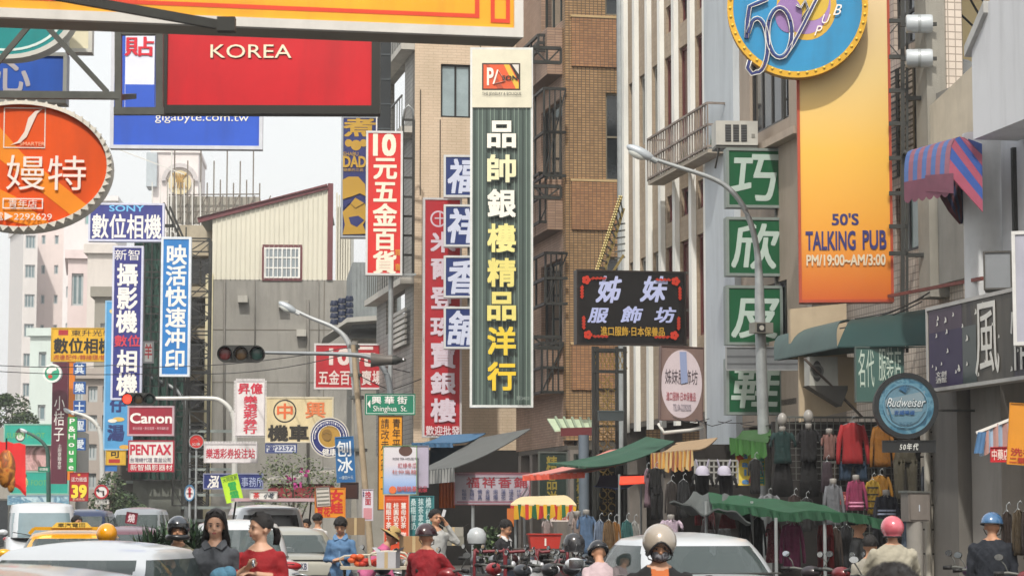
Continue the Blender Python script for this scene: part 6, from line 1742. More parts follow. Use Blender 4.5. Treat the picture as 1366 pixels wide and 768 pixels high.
garment('shirt', 'teal blouse on a white headed mannequin in the upper row', (1026, 575, 1064, 618), 34.5, '#11403f', 'full')
garment('skirt', 'long black skirt below the teal blouse', (1030, 614, 1060, 662), 34.6, '#141416')
garment('shirt', 'black blouse on the second white headed mannequin', (1062, 571, 1098, 615), 34.3, '#18181c', 'full')
garment('skirt', 'long black skirt below the black blouse', (1066, 612, 1094, 662), 34.4, '#121214')
garment('shirt', 'dusty pink tee shirt beside the red raglan sweater', (1095, 578, 1120, 612), 34, '#a87a70', True)
garment('trousers', 'brown trousers under the dusty pink tee shirt', (1098, 611, 1118, 648), 34.1, '#4a3a2e')
garment('longshirt', 'red sweater with cream sleeves below the awning', (1115, 564, 1162, 618), 33.5, '#8a1a1e', m=M('#8a1a1e', .85, 0, .15, 8, .2))
garment('trousers', 'blue jeans hanging under the red and cream sweater', (1116, 616, 1162, 640), 33.6, '#2d4a68')
garment('longshirt', 'mustard orange sweater left of the 50 plate', (1160, 566, 1196, 622), 33.3, '#b8761a')
garment('coat', 'mustard yellow cardigan below the round beer sign', (1158, 634, 1192, 668), 32.9, '#b87f16')
garment('trousers', 'olive khaki trousers on the wire grid', (1190, 600, 1228, 665), 33, '#5d5844')
garment('trousers', 'grey blue trousers at the right end of the wire grid', (1228, 622, 1250, 680), 32.7, '#454c56')
garment('longshirt', 'dark red sweater hanging right of the plate with 50', (1228, 575, 1252, 605), 32.9, '#6f161d')
garment('longshirt', 'pale grey turtleneck on a mannequin neck behind the green canopy', (1096, 645, 1128, 700), 32.5, '#8b8f96', True)
garment('longshirt', 'pink sweater with a striped hem on a mannequin neck', (1127, 640, 1158, 680), 32.3, '#b03a6a', True, ('#d08aa8', (.72, .84)))
garment('shirt', 'yellow and black striped top partly behind the pink sweater', (1153, 640, 1176, 685), 32.6, '#c09a20', False, ('#1c1a16', (.2, .4, .6, .8)))
garment('longshirt', 'navy track jacket with pale chest stripes', (1163, 660, 1202, 706), 32, '#151b2e', True, ('#8a93a8', (.42, .52)))
garment('dress', 'pale blue denim dress beside the metal box', (1201, 664, 1220, 735), 32, '#6c8098')
garment('coat', 'bright pink coat on a mannequin neck under the green canopy', (1038, 697, 1074, 756), 29.5, '#c85a92', True)
garment('dress', 'dark floral dress left of the bright pink coat', (1020, 695, 1042, 750), 29.7, '#5a2630', m=blotch_mat(['#3a161c', '#8a4a50', '#54202a', '#a87a78'], 18, .85))
garment('trousers', 'bright red trousers behind the thin black pole', (1088, 700, 1114, 765), 29.8, '#a81c22')
garment('coat', 'brown coat hanging right of the red trousers', (1104, 704, 1124, 766), 29.9, '#4c3a30')
garment('skirt', 'red pleated skirt under the grey tarpaulin', (958, 686, 983, 704), 30, '#9a1f26')
garment('coat', 'charcoal coat left of the lamp post under the canopy', (984, 688, 1004, 745), 30, '#2c3034')
garment('coat', 'slate grey coat right of the charcoal coat', (1000, 690, 1022, 745), 30.3, '#3f4548')
garment('longshirt', 'small red top hanging at the left end of the grey tarpaulin', (926, 676, 936, 700), 31, '#b0202a')
garment('longshirt', 'dark red top beside the small red one', (938, 678, 954, 705), 31.2, '#5a1a20')
garment('shirt', 'black tee shirt with a white print under the rabbit ear cap', (921, 630, 953, 668), 35.2, '#111113')
garment('shirt', 'plain black tee shirt under the second rabbit ear cap', (953, 632, 985, 670), 35.1, '#16161a')
garment('shirt', 'black printed tee shirt on the black mannequin outfit', (862, 624, 888, 650), 37.2, '#121214')
garment('trousers', 'black trousers of the hanging outfit by the awning', (867, 648, 886, 692), 37.2, '#101012')
garment('dress', 'pale pink garment hanging in plastic left of the black outfit', (859, 625, 868, 676), 37.4, '#a88a98')
garment('shirt', 'lilac floral blouse on a white mannequin neck behind the white sedan', (878, 693, 912, 720), 32, '#a99aa8', True, m=blotch_mat(['#b8a8b4', '#8f7f90', '#c9bcc4'], 30, .85))
garment('dress', 'light blue dress on a cream mannequin neck by the striped stall', (768, 686, 796, 738), 34, '#6f93bd', True)
garment('dress', 'cream pink dress beside the light blue dress', (762, 688, 778, 738), 34.3, '#c0aba2', True)
garment('shirt', 'white child shirt hanging under the striped stall awning', (722, 694, 737, 712), 35, '#c9bcb8')
garment('shirt', 'white tee shirt hanging at the right end of the stall', (755, 682, 772, 700), 35.2, '#c4bcb8')
garment('coat', 'brown jacket on a rack at the right frame edge', (1334, 682, 1352, 740), 25.5, '#3c2a20')
garment('coat', 'olive brown jacket at the right frame edge', (1348, 680, 1368, 740), 25.3, '#5a4a30')
garment('coat', 'dark brown coat partly outside the right frame edge', (1360, 678, 1384, 745), 25.2, '#33241c')
garment('shirt', 'white hooded top right of the lamp post above the canopy', (1010, 660, 1042, 684), 33.5, '#9a9da2')
for k, (x, lab, col) in enumerate(((812, 'tan blouse on the street rack behind the white sedan', '#8a6a44'), (820, 'ochre blouse on the street rack', '#a8702a'), (836, 'teal scarf top on the street rack', '#3a7a78'), (846, 'white blouse on the street rack left of the silver helmet', '#b9b8b4'), (800, 'pale blue blouse on the street rack', '#8a9db8'))):
    garment('coat', lab, (x - 9, 694 + (k % 2) * 2, x + 9, 735), 30.5 + .12 * k, col)
for k, (x, y, w_, h_, kd, col, lab) in enumerate((
    (1076, 664, 24, 44, 'coat', '#232326', 'black coat just above the green canopy, first from the lamp post'), (1060, 660, 22, 40, 'coat', '#3a2420', 'dark brown coat above the green canopy beside the black coat'),
    (1128, 700, 20, 60, 'coat', '#1c2026', 'black long coat behind the person in black by the canopy end'), (1228, 700, 22, 60, 'coat', '#2c333c', 'slate long coat right of the steel cabinet post'),
    (1204, 620, 20, 44, 'dress', '#37332c', 'dark olive dress among the trousers on the grid'), (1172, 700, 22, 60, 'coat', '#20242e', 'dark navy long coat left of the pink helmet'),
    (1050, 702, 18, 60, 'coat', '#3a2a3a', 'plum coat half behind the bright pink coat'), (1008, 612, 22, 46, 'shirt', '#1e1e20', 'black top left of the teal blouse'),
    (912, 640, 20, 50, 'coat', '#26282c', 'dark coat left of the rabbit ear caps'), (896, 642, 20, 46, 'coat', '#3b3430', 'brown black coat below the striped valance'),
    (944, 690, 22, 50, 'coat', '#241f22', 'black coat under the left end of the grey tarpaulin'), (966, 704, 22, 50, 'trousers', '#2f3236', 'charcoal trousers under the red pleated skirt'),
    (1104, 616, 18, 40, 'skirt', '#4a3a44', 'mauve brown skirt beside the jeans on the grid'), (1214, 572, 24, 34, 'shirt', '#57514a', 'khaki shirt above the olive trousers'))):
    garment(kd, lab, (x - w_ / 2, y, x + w_ / 2, y + h_), 33.6 if x > 1000 else 34.5, col)
# rabbit ear caps
for (x, lab) in ((937, 'white rabbit ear cap above the printed black tee shirt'), (966, 'white rabbit ear cap above the plain black tee shirt')):
    t = thing('rabbit_ear_cap', lab, 'cap', W(x, 632, 35.0), 0, 'rabbit ear caps')
    build(B().lathe([(.1, 0), (.105, .03), (.085, .09), (.04, .12), (0, .125)], 16), 'crown', M('#a9a6b4', .8), t, True)
    build(B().prism([(-.1, 0), (.1, 0), (.07, -.02), (-.07, -.02)], -.16, -.05), 'brim', M('#a9a6b4', .8), t)
    for sg in (-1, 1): build(B().ell((sg * .04, 0, .17), (.016, .012, .07), 8, 6, Matrix.Rotation(sg * .25, 4, 'Y')), 'ear', M('#8f8c9a', .8), t, True)
# wire grid and lattice display panels
def grid(label, box, D, step, yaw=5, r=.005, col=STEEL):
    P_ = Pl((box[0] + box[2]) / 2, D, yaw); a0, z1 = P_.ab(box[0], box[1]); a1, z0 = P_.ab(box[2], box[3])
    t = thing('wire_grid_panel', label, 'display grid', (P_.O.x, P_.O.y, z0), P_.yaw); b = B(); z1 -= z0; z0 = 0
    nx, nz = int((a1 - a0) / step), int(z1 / step)
    for i in range(nx + 1): a = a0 + (a1 - a0) * i / nx; b.bar((a, 0, 0), (a, 0, z1), r * 2)
    for j in range(nz + 1): z = z1 * j / nz; b.bar((a0, -.008, z), (a1, -.008, z), r * 2)
    build(b, 'wire_grid', col, t, kind='stuff')
    f = B().bar((a0, 0, 0), (a0, 0, z1), .03).bar((a1, 0, 0), (a1, 0, z1), .03).bar((a0, 0, z1), (a1, 0, z1), .03); build(f, 'frame', col, t)
grid('long wire grid hung with clothes below the round beer sign', (1098, 616, 1252, 765), 33.9, .08)
grid('upper wire grid behind the sweaters under the dark green awning', (1036, 556, 1180, 640), 35, .09)
grid('white lattice panel behind the rabbit ear caps', (927, 614, 984, 645), 35.8, .07, r=.012, col=M('#8a8a86', .7))
t = thing('interior_shade_panel', 'added dark panel for the shop interior shade behind the hanging clothes', 'backdrop', G(1140, 36.3), radians(5))
q = Pl(1140, 36.3, 5); a0, z1 = q.ab(1030, 562); a1, z0 = q.ab(1250, 690); build(B().box(a0, 0, .12, a1, .1, z1), 'shade_panel', M('#221f1d', .9, 0, .3, 2), t)  # near-black sheet added to stand for the arcade's shaded interior
t = thing('interior_shade_panel', 'added dark panel for the shop interior shade behind the rabbit ear caps and grey tarpaulin', 'backdrop', G(965, 41.2), radians(6))
q = Pl(965, 41.2, 6); a0, z1 = q.ab(896, 592); a1, z0 = q.ab(1030, 690); build(B().box(a0, 0, .12, a1, .1, z1), 'shade_panel', M('#26221f', .9, 0, .3, 2), t)  # second added sheet, its dark colour stands in for shade inside the shop
t = thing('red_storage_crate', 'red plastic crate on the striped awning stall', 'crate', W(726, 731, 35), radians(5))
h = 18 * 35 / 3195
RC = M('#a8271a', .5, 0, .1, 4)
build(B().prism([(-.2, 0), (.2, 0), (.235, h), (-.235, h)], -.15, .15), 'body', RC, t); build(B().box(-.25, -.17, h, .25, .17, h + .02), 'rim', RC, t); build(B().box(-.01, -.156, .04, .015, -.151, h * .75), 'handle_slot', M('#d8d0c8'), t)
t = thing('stall_table', 'dark stall counter carrying the red crate under the striped awning', 'table', G(726, 35), radians(5)); zt = W(726, 731, 35).z
build(B().box(-.6, -.3, zt - .04, .5, .3, zt - .001), 'table_top', M('#3a342e', .8), t)
for a in (-.56, .46):
    for y in (-.26, .26): build(B().box(a - .02, y - .02, .12, a + .02, y + .02, zt - .04), 'leg', DARKST, t)
t = thing('orange_paper_sign', 'orange paper hanging at the left post of the striped stall', 'paper sign', W(680, 702, 35.5), radians(4)); build(B().box(-.04, 0, 0, .06, .01, .27), 'paper', M('#b8662a', .85), t)
t = thing('orange_door_curtain', 'orange cloth hanging behind the man in white', 'curtain', W(597, 677, 45), radians(4)); b = B(); b.sheet([[(-.16 + .03 * i, .02 * (i % 2), 0) for i in range(11)], [(-.16 + .03 * i, .02 * (i % 2), .5) for i in range(11)]]); build(b, 'cloth', M('#b0561f', .85), t)
# steel cabinet on its post
t = thing('electrical_cabinet', 'weathered steel cabinet on a grey post beside the pale blue dress', 'cabinet', G(1225, 29), radians(18))
z0 = W(1225, 695, 29).z; z1 = W(1225, 657, 29).z
build(B().box(-.13, 0, z0, .16, .2, z1), 'casing', M('#77706a', .5, .3, .2, 4, grime=.4), t); build(B().box(-.11, -.012, z0 + .02, .14, 0, z1 - .02), 'door', M('#7f7872', .5, .3, .2, 4, grime=.4), t)
build(B().box(.0, -.02, z0 + .12, .015, -.012, z0 + .2), 'handle', CHROME, t); build(B().tube([(0, .1, .12), (0, .1, z0)], .1, 14), 'post', CONCP, t, 'auto')
build(B().prism([(-.15, z1 + .0), (.18, z1 + .0), (.18, z1 + .015), (-.15, z1 + .03)], -.02, .22), 'cap', STEEL, t)
# blue tag hanging on the tiled pillar, flags top right
t = thing('striped_flag_cloth', 'pale blue and pink striped cloth hanging from a pole near the right edge', 'cloth', W(1325, 570, 27), radians(-6))
P_ = W(1325, 570, 27)
b = B(); n = 14
for i in range(n):
    u0, u1 = i / n, (i + 1) / n
    def pt(u, v): return W(1306 + 44 * u, 577 - 18 * u, 27) + Vector((0, .02 * sin(u * 20), -.26 * v - .02 * sin(u * 9)))
    b.mk((i // 2) % 2); b.sheet([[pt(u0, v / 4) for v in range(5)], [pt(u1, v / 4) for v in range(5)]])
build(b, 'cloth', [M('#8ea3b8', .85), M('#a88078', .85)], t, world=True)
build(B().bar(W(1302, 577, 27), W(1352, 557, 27), .03), 'rod', WHITE, t, world=True)
t = thing('blue_denim_cloth', 'blue denim cloth hanging at the left end of the striped flag', 'cloth', W(1307, 590, 26.9), 0); b = B(); b.sheet([[(-.02 + .02 * i, .01 * (i % 2), .12) for i in range(6)], [(-.07 + .022 * i, .01 * (i % 2), -.12) for i in range(6)]]); build(b, 'cloth', M('#4a6f96', .85), t)
t = thing('metal_railing', 'dark red bent tube railing between the parked scooters', 'railing', G(680, 31), 0)
RR = M('#6a1c24', .5, .1, .15, 4)
for k in range(3):
    x = 633 + k * 42; pts = smooth_path([G(x, 31), W(x, 742, 31), W(x + 6, 736, 31), W(x + 36, 735, 31), W(x + 40, 742, 31), G(x + 41, 31)]); build(B().tube(pts, .02, 8), 'rail_loop', RR, t, True, world=True)
# cardboard boxes, boxes on cart
def cbox(label, x, y, D, w, d, h, col='#9a7a55', yaw=15, base=None):
    t = thing('cardboard_box', label, 'box', W(x, y, D), radians(yaw)); m = M(col, .85, 0, .12, 5)
    build(B().box(-w / 2, -d / 2, 0, w / 2, d / 2, h), 'carton', m, t)
    for sg in (-1, 1): build(B().add([(sg * w / 2, -d / 2, h), (sg * w / 2, d / 2, h), (sg * w * .75, d / 2, h + .05), (sg * w * .75, -d / 2, h + .05)], [(0, 1, 2, 3)]), 'flap', m, t)
    build(B().box(-.02, -d / 2 - .003, .0, .02, -d / 2 - .001, h), 'tape', M('#b8a27a', .5), t)
cbox('brown cardboard box on a parked scooter left of the man in red', 549, 736, 30, .26, .25, .2)
cbox('white carton with dark print beside the fruit tray', 518, 757, 27, .22, .22, .18, '#b4b4b8', -10)
cbox('brown carton propped behind the straw hat woman', 474, 713, 38, .3, .05, .27, '#7f6a50', 5)
cbox('grey styrofoam box stacked behind the man in white', 605, 715, 36, .3, .3, .14, '#8d8a80', 0)
cbox('second grey styrofoam box under the first one', 605, 727, 36, .32, .3, .13, '#7a786e', 0)

# ================================================================ VEHICLES
def car_paint(col, name='car_paint'): return M(col, .28, .25, .04, 1.2, coat=.6, name=name)
TYRE = M('#1a1a1a', .85, name='tyre_rubber'); RIM = M('#a5a8aa', .3, .8, name='alloy')
REDL = M('#a01018', .2, 0, .1, 8, coat=.5, name='red_lens'); CLEARL = M('#c9ccd0', .15, 0, .05, 4, coat=.5, name='clear_lens'); TRIM = M('#1c1d1f', .6, name='black_trim')

def wheel(parent, x, y, r=.31):
    Mx = Matrix.Translation((x, y, r)) @ Matrix.Rotation(pi / 2, 4, 'Y')
    w = build(B().lathe([(r * .6, -.09), (r * .92, -.1), (r, -.06), (r, .06), (r * .92, .1), (r * .6, .09)], 24, M=Mx), 'wheel', TYRE, parent, 'auto')
    build(B().lathe([(0, -.07), (r * .2, -.085), (r * .55, -.07), (r * .62, -.09), (r * .62, .09), (r * .55, .07), (r * .2, .085), (0, .07)], 20, M=Mx), 'rim', RIM, w, 'auto')

def car(label, x, D, rz, paint, L=4.5, Wd=1.7, H=1.43, name='parked_car', cat='car', deck=.98, hood=.92, cab=(-1.75, 1.2, -1.0, .35), glass=GLASS_G, plate=None, rear=True, van=False, base_z=0.0, tailgate=False):
    """front towards local +Y; x, D put the middle of the car"""
    g_ = G(x, D); t = thing(name, label, cat, (g_.x, g_.y, base_z), rz)
    hw = Wd / 2; hl = L / 2
    if not van:
        stn = [(-hl, .45, .80, .80), (-hl + .03, .32, .88, .88), (-hl + .10, .26, deck - .04, .94), (-hl + .3, .22, deck, .985), (-hl + .8, .2, deck + .015, 1), (-.6, .2, deck + .0, 1), (.6, .2, deck - .02, 1), (1.1, .2, hood, .99),
               (hl - .5, .22, hood - .12, .95), (hl - .15, .25, hood - .22, .88), (hl - .03, .3, hood - .32, .8), (hl, .38, hood - .42, .7)]
    else:
        stn = [(-hl, .4, deck - .05, .95), (-hl + .05, .3, deck, .99), (0, .25, deck, 1), (hl - 1.1, .25, deck, 1), (hl - .6, .25, deck - .12, .98), (hl - .1, .28, deck - .28, .93), (hl, .36, deck - .4, .86)]
    rings = []
    for (y, zb, zt, wf) in stn:
        w = hw * wf; r = []
        pts = [(.0, zb), (w * .8, zb), (w * .97, zb + .06), (w, zb + (zt - zb) * .35), (w * .995, zb + (zt - zb) * .62), (w * .97, zt - .10), (w * .93, zt - .035), (w * .84, zt - .004), (w * .45, zt + .022), (0, zt + .03)]
        for px, pz in pts: r.append((px, y, pz))
        for px, pz in pts[-2:0:-1]: r.append((-px, y, pz))
        rings.append(r)
    build(B().loft(rings), 'body', paint, t, 'auto')
    # cab: superellipse rings from belt line to roof
    y0, y1, ry0, ry1 = cab; zb = deck - .04; zt = H
    n = 168; m = 10; ex = 5.0
    def se(a, A, Bq):
        c, s_ = cos(a), sin(a); return (A * math.copysign(abs(c) ** (2 / ex), c), Bq * math.copysign(abs(s_) ** (2 / ex), s_))
    grid_ = []
    for j in range(m + 1):
        v = j / m; e = v ** .92
        ya, yb = y0 + (ry0 - y0) * e, y1 + (ry1 - y1) * e
        wb = hw * (.90 - (.2 if not van else .08) * v - .03 * sin(pi * v) * -1)
        z = zb + (zt - zb) * (1 - (1 - v) ** 1.15)
        row = []
        for i in range(n):
            a = 2 * pi * (i + .5) / n; px, py = se(a, wb, (yb - ya) / 2); row.append((px, (ya + yb) / 2 + py, z))
        grid_.append(row)
    def cls(i, j):
        a = (i + 1) / n * 360 % 360
        p = grid_[j][i]; v = (j + .5) / m
        c = abs(p[0]) / (hw * (.90 - (.2 if not van else .08) * v)); yy = (p[1] - (y0 + y1) / 2)
        ya, yb = y0 + (ry0 - y0) * v, y1 + (ry1 - y1) * v
        fy = (p[1] - ya) / (yb - ya)
        if j >= m - 2 or (van and v > .66): return 'roof'
        if fy < .03 and c < .87: return 'rear_window' if v > .02 else 'roof'
        if fy > .97 and c < .87: return 'windscreen'
        if c > .93:
            if fy < .12 or fy > .93: return 'pillar'
            if .48 < fy < .54: return 'pillar'
            if fy < .2 and not van: return 'rear_quarter_window'
            return 'side_window'
        return 'pillar'
    groups = {}
    for j in range(m):
        for i in range(n):
            k = (i + 1) % n; f = (grid_[j][i], grid_[j][k], grid_[j + 1][k], grid_[j + 1][i]); key = cls(i, j)
            if key in ('side_window', 'rear_quarter_window'):
                key += '+' if f[0][0] > 0 else '-'
                if key.startswith('side_window'): key += 'f' if f[0][1] > (y0 + y1) / 2 else 'r'
            if key == 'pillar': key += str(int(f[0][0] > 0) + 2 * int(f[0][1] > (y0 + y1) / 2) + (4 if abs(f[0][1] - (y0 + y1) / 2) < .3 else 0))
            groups.setdefault(key, []).append(f)
    for key, fs in groups.items():
        b = B(); idx = {}
        vs, ff = [], []
        for f in fs:
            q = []
            for p in f:
                if p not in idx: idx[p] = len(vs); vs.append(p)
                q.append(idx[p])
            ff.append(tuple(q))
        if key == 'roof':       # crown of the roof
            top = grid_[m]; prev = [idx[p] if p in idx else None for p in top]
            for r_ in range(1, 6):
                s_ = 1 - r_ / 5; cy = (ry0 + ry1) / 2; cur = []
                if r_ == 5: vs.append((0, cy, H + .075)); c0 = len(vs) - 1; [ff.append((prev[i], prev[(i + 1) % n], c0)) for i in range(n)]; break
                for p in top: vs.append((p[0] * s_, cy + (p[1] - cy) * s_, H + .075 * (1 - s_ ** 2))); cur.append(len(vs) - 1)
                for i in range(n): ff.append((prev[i], prev[(i + 1) % n], cur[(i + 1) % n], cur[i]))
                prev = cur
        b.add(vs, ff)
        mm = paint if key[:4] in ('roof', 'pill') else glass
        build(b, key.rstrip('+-fr') if 'side_window' in key or 'quarter' in key else key.rstrip('01234567'), mm, t, True)
    # seats seen through the glass
    SE = M('#4a4844', .85, 0, .15, 6, name='seat_fabric')
    for yy in (-.75, .35):
        for sx in (-.38, .38):
            q = B().ell((sx, yy, deck - .02), (.24, .09, .3), 14, 10); q = build(q, 'seat', SE, t, True)
            build(B().ell((sx, yy, deck + .27), (.12, .05, .08), 12, 8), 'headrest', SE, q, True)
    build(B().box(-hw + .15, y0 + .15, deck + .035, hw - .15, y0 + .6, deck + .05), 'parcel_shelf', M('#33322f', .9), t)
    for sx in (-.35, .3): build(B().bar((sx, y1 - .01, zb + .06), (sx + .45, y1 - .1, zb + .14), .018), 'wiper', TRIM, t)
    for sg in (-1, 1):
        for yd in (-.42, .62): build(B().box(sg * hw * 1.001 - .004, yd, .35, sg * hw * 1.001 + .004, yd + .012, deck - .05), 'door_gap', TRIM, t)
    # window rubber lines
    b = B(); 
    build(B().tube([(x_, y_, z_ ) for x_, y_, z_ in grid_[0]] + [grid_[0][0]], .012, 5), 'window_seal', TRIM, t)
    for yq in (-hl + .85, hl - .85):
        for sg in (-1, 1): wheel(t, sg * (hw - .1), yq)
    # lamps, bumpers, plates, mirrors
    for sg in (-1, 1):
        tl = B().ell((sg * (hw - .2), -hl + .13, deck - .10), (.21, .13, .08), 18, 10); build(tl, 'tail_light', REDL, t, True)
        build(B().ell((sg * (hw - .2), -hl + .125, deck - .19), (.18, .12, .035), 16, 8), 'reversing_light', CLEARL, t, True)
        build(B().ell((sg * (hw - .25), hl - .13, hood - .33), (.2, .14, .075), 16, 8), 'headlight', CLEARL, t, True)
        mr = build(B().ell((sg * (hw + .08), y1 - .35, deck + .1), (.12, .07, .07), 14, 8), 'mirror', paint, t, True)
        build(B().box(sg * (hw + .08) - .085, y1 - .425, deck + .05, sg * (hw + .08) + .085, y1 - .418, deck + .15), 'mirror_glass', CHROME, mr)
        for yd in (-.25, .75): build(B().box(sg * (hw - .0) - .006, yd - .09, deck - .14, sg * (hw) + .006, yd + .09, deck - .115), 'door_handle', paint, t)
    build(B().ell((0, -hl + .06, .5), (hw * .97, .14, .17), 28, 10), 'bumper', paint, t, True)
    build(B().ell((0, hl - .08, .45), (hw * .93, .14, .15), 28, 10), 'bumper', paint, t, True)
    build(B().box(-hw + .12, -hl + .012, deck - .075, hw - .12, -hl + .05, deck - .06), 'boot_seam', TRIM, t)
    # high level brake lamp, wiper, seats through the glass
    if rear: build(B().box(-.2, y0 + .05, zb + .035, .2, y0 + .09, zb + .06), 'brake_light', REDL, t)
    build(B().box(-.17, -hl - .012, .74, .17, -hl - .002, .88), 'licence_plate', M('#cfcfd0', .5), t)
    if plate: text_on(t, plate, (-.145, .76, .145, .86), -hl - .0125, M('#1c2f5a', .5), 'plate_lettering', .02)
    else: text_on(t, 'TAIWAN', (-.05, .862, .05, .876), -hl - .0125, M('#1c2f5a', .5), 'plate_lettering', .0)
    return t
def plate_t(t, hl, txt): pass
SILV = car_paint('#a9aca6', 'silver_paint'); WHP = car_paint('#c6cacd', 'white_car_paint'); CHAMP = car_paint('#98978c', 'champagne_paint')
RS = ST + radians(0)
car('silver sedan with licence plate 0325-KB seen from behind', 379, 41.3, RS, CHAMP, plate='0325-KB', L=4.5, Wd=1.72, H=1.38)
car('white sedan with a red high level brake lamp behind the silver helmet rider', 900, 26.5, RS, WHP, L=4.5, Wd=1.72, H=1.37, name='parked_car')
car('bright white sedan roof in front of the taxi at the lower left', 118, 18.3, radians(180 - 9), WHP, L=4.4, Wd=1.7, H=1.35, name='parked_car', rear=False)
car('nearest silver car, blurred, cut off by the bottom left frame edge', 66, 9.3, radians(180 + 82), SILV, L=4.4, Wd=1.7, H=1.35, name='parked_car', rear=False)
# taxi
YEL = car_paint('#d9a01c', 'taxi_yellow')
t = car('yellow taxi with a roof sign facing the camera', 98, 36, radians(180 + 6), YEL, H=1.36, L=4.4, name='taxi', cat='taxi')
b = B(); build(B().bar((-.55, .3, 1.44), (.55, .3, 1.44), .05), 'roof_bar', YEL, t)
for sg in (-1, 1): build(B().bar((sg * .55, .3, 1.44), (sg * .62, .3, 1.36), .05), 'roof_bar_foot', YEL, t)
rs = build(B().prism([(-.3, 1.45), (.3, 1.45), (.22, 1.53), (-.22, 1.53)], .22, .36), 'roof_sign', M('#d9b44a', .4), t)
TQ.append((t, '車汽電回', (.2, 1.46, -.2, 1.52), .361, M('#2a2013'), 'lettering', .01, 0, -.003, 1.0, 1.0))
# van
t = car('white van with a large windscreen at the far left', 56, 60, radians(180 + 13), WHP, L=4.7, Wd=1.8, H=1.92, deck=1.15, hood=1.1, cab=(-2.3, 2.0, -2.2, 1.35), name='van', cat='van', van=True, glass=M('#6f8288', .1, 0, .25, 1, spec=.8, name='van_glass'))
car('dark blue car roof behind the person at the taxi', 112, 60, radians(180), car_paint('#1e2f52', 'navy_paint'), H=1.75, deck=1.05, name='parked_car')
car('red car with a pale windscreen left of the palm like bush', 172, 42, radians(180 + 9), car_paint('#5f1f30', 'maroon_paint'), H=1.38, name='parked_car')
car('grey hatchback roof behind the maroon flag', 186, 62, radians(180), car_paint('#8b9196', 'grey_paint'), H=1.8, deck=1.05, name='parked_car')
car('white sedan behind the grey shirt woman', 315, 39, RS, car_paint('#c9cbcc', 'white_paint_b'), H=1.50, deck=.95, name='parked_car', L=4.3)
# open back multi purpose car, rear door raised
t = car('white car behind it with its rear hatch raised wide open', 348, 47, RS, WHP, H=1.78, deck=1.0, cab=(-2.1, 1.2, -1.95, .5), name='open_hatch_car', cat='car', glass=M('#0d0f10', .2, 0, .3, 2, name='dark_cavity_glass'), rear=False)
build(B().box(-.74, -2.75, 1.90, .74, -1.95, 1.96), 'raised_hatch', car_paint('#c4a4a8', 'hatch_paint'), t)
build(B().box(-.62, -2.72, 1.885, .62, -2.1, 1.899), 'hatch_window', GLASS, t)
for sg in (-1, 1): build(B().bar((sg * .7, -2.5, 1.88), (sg * .72, -2.05, 1.45), .03), 'gas_strut', TRIM, t)

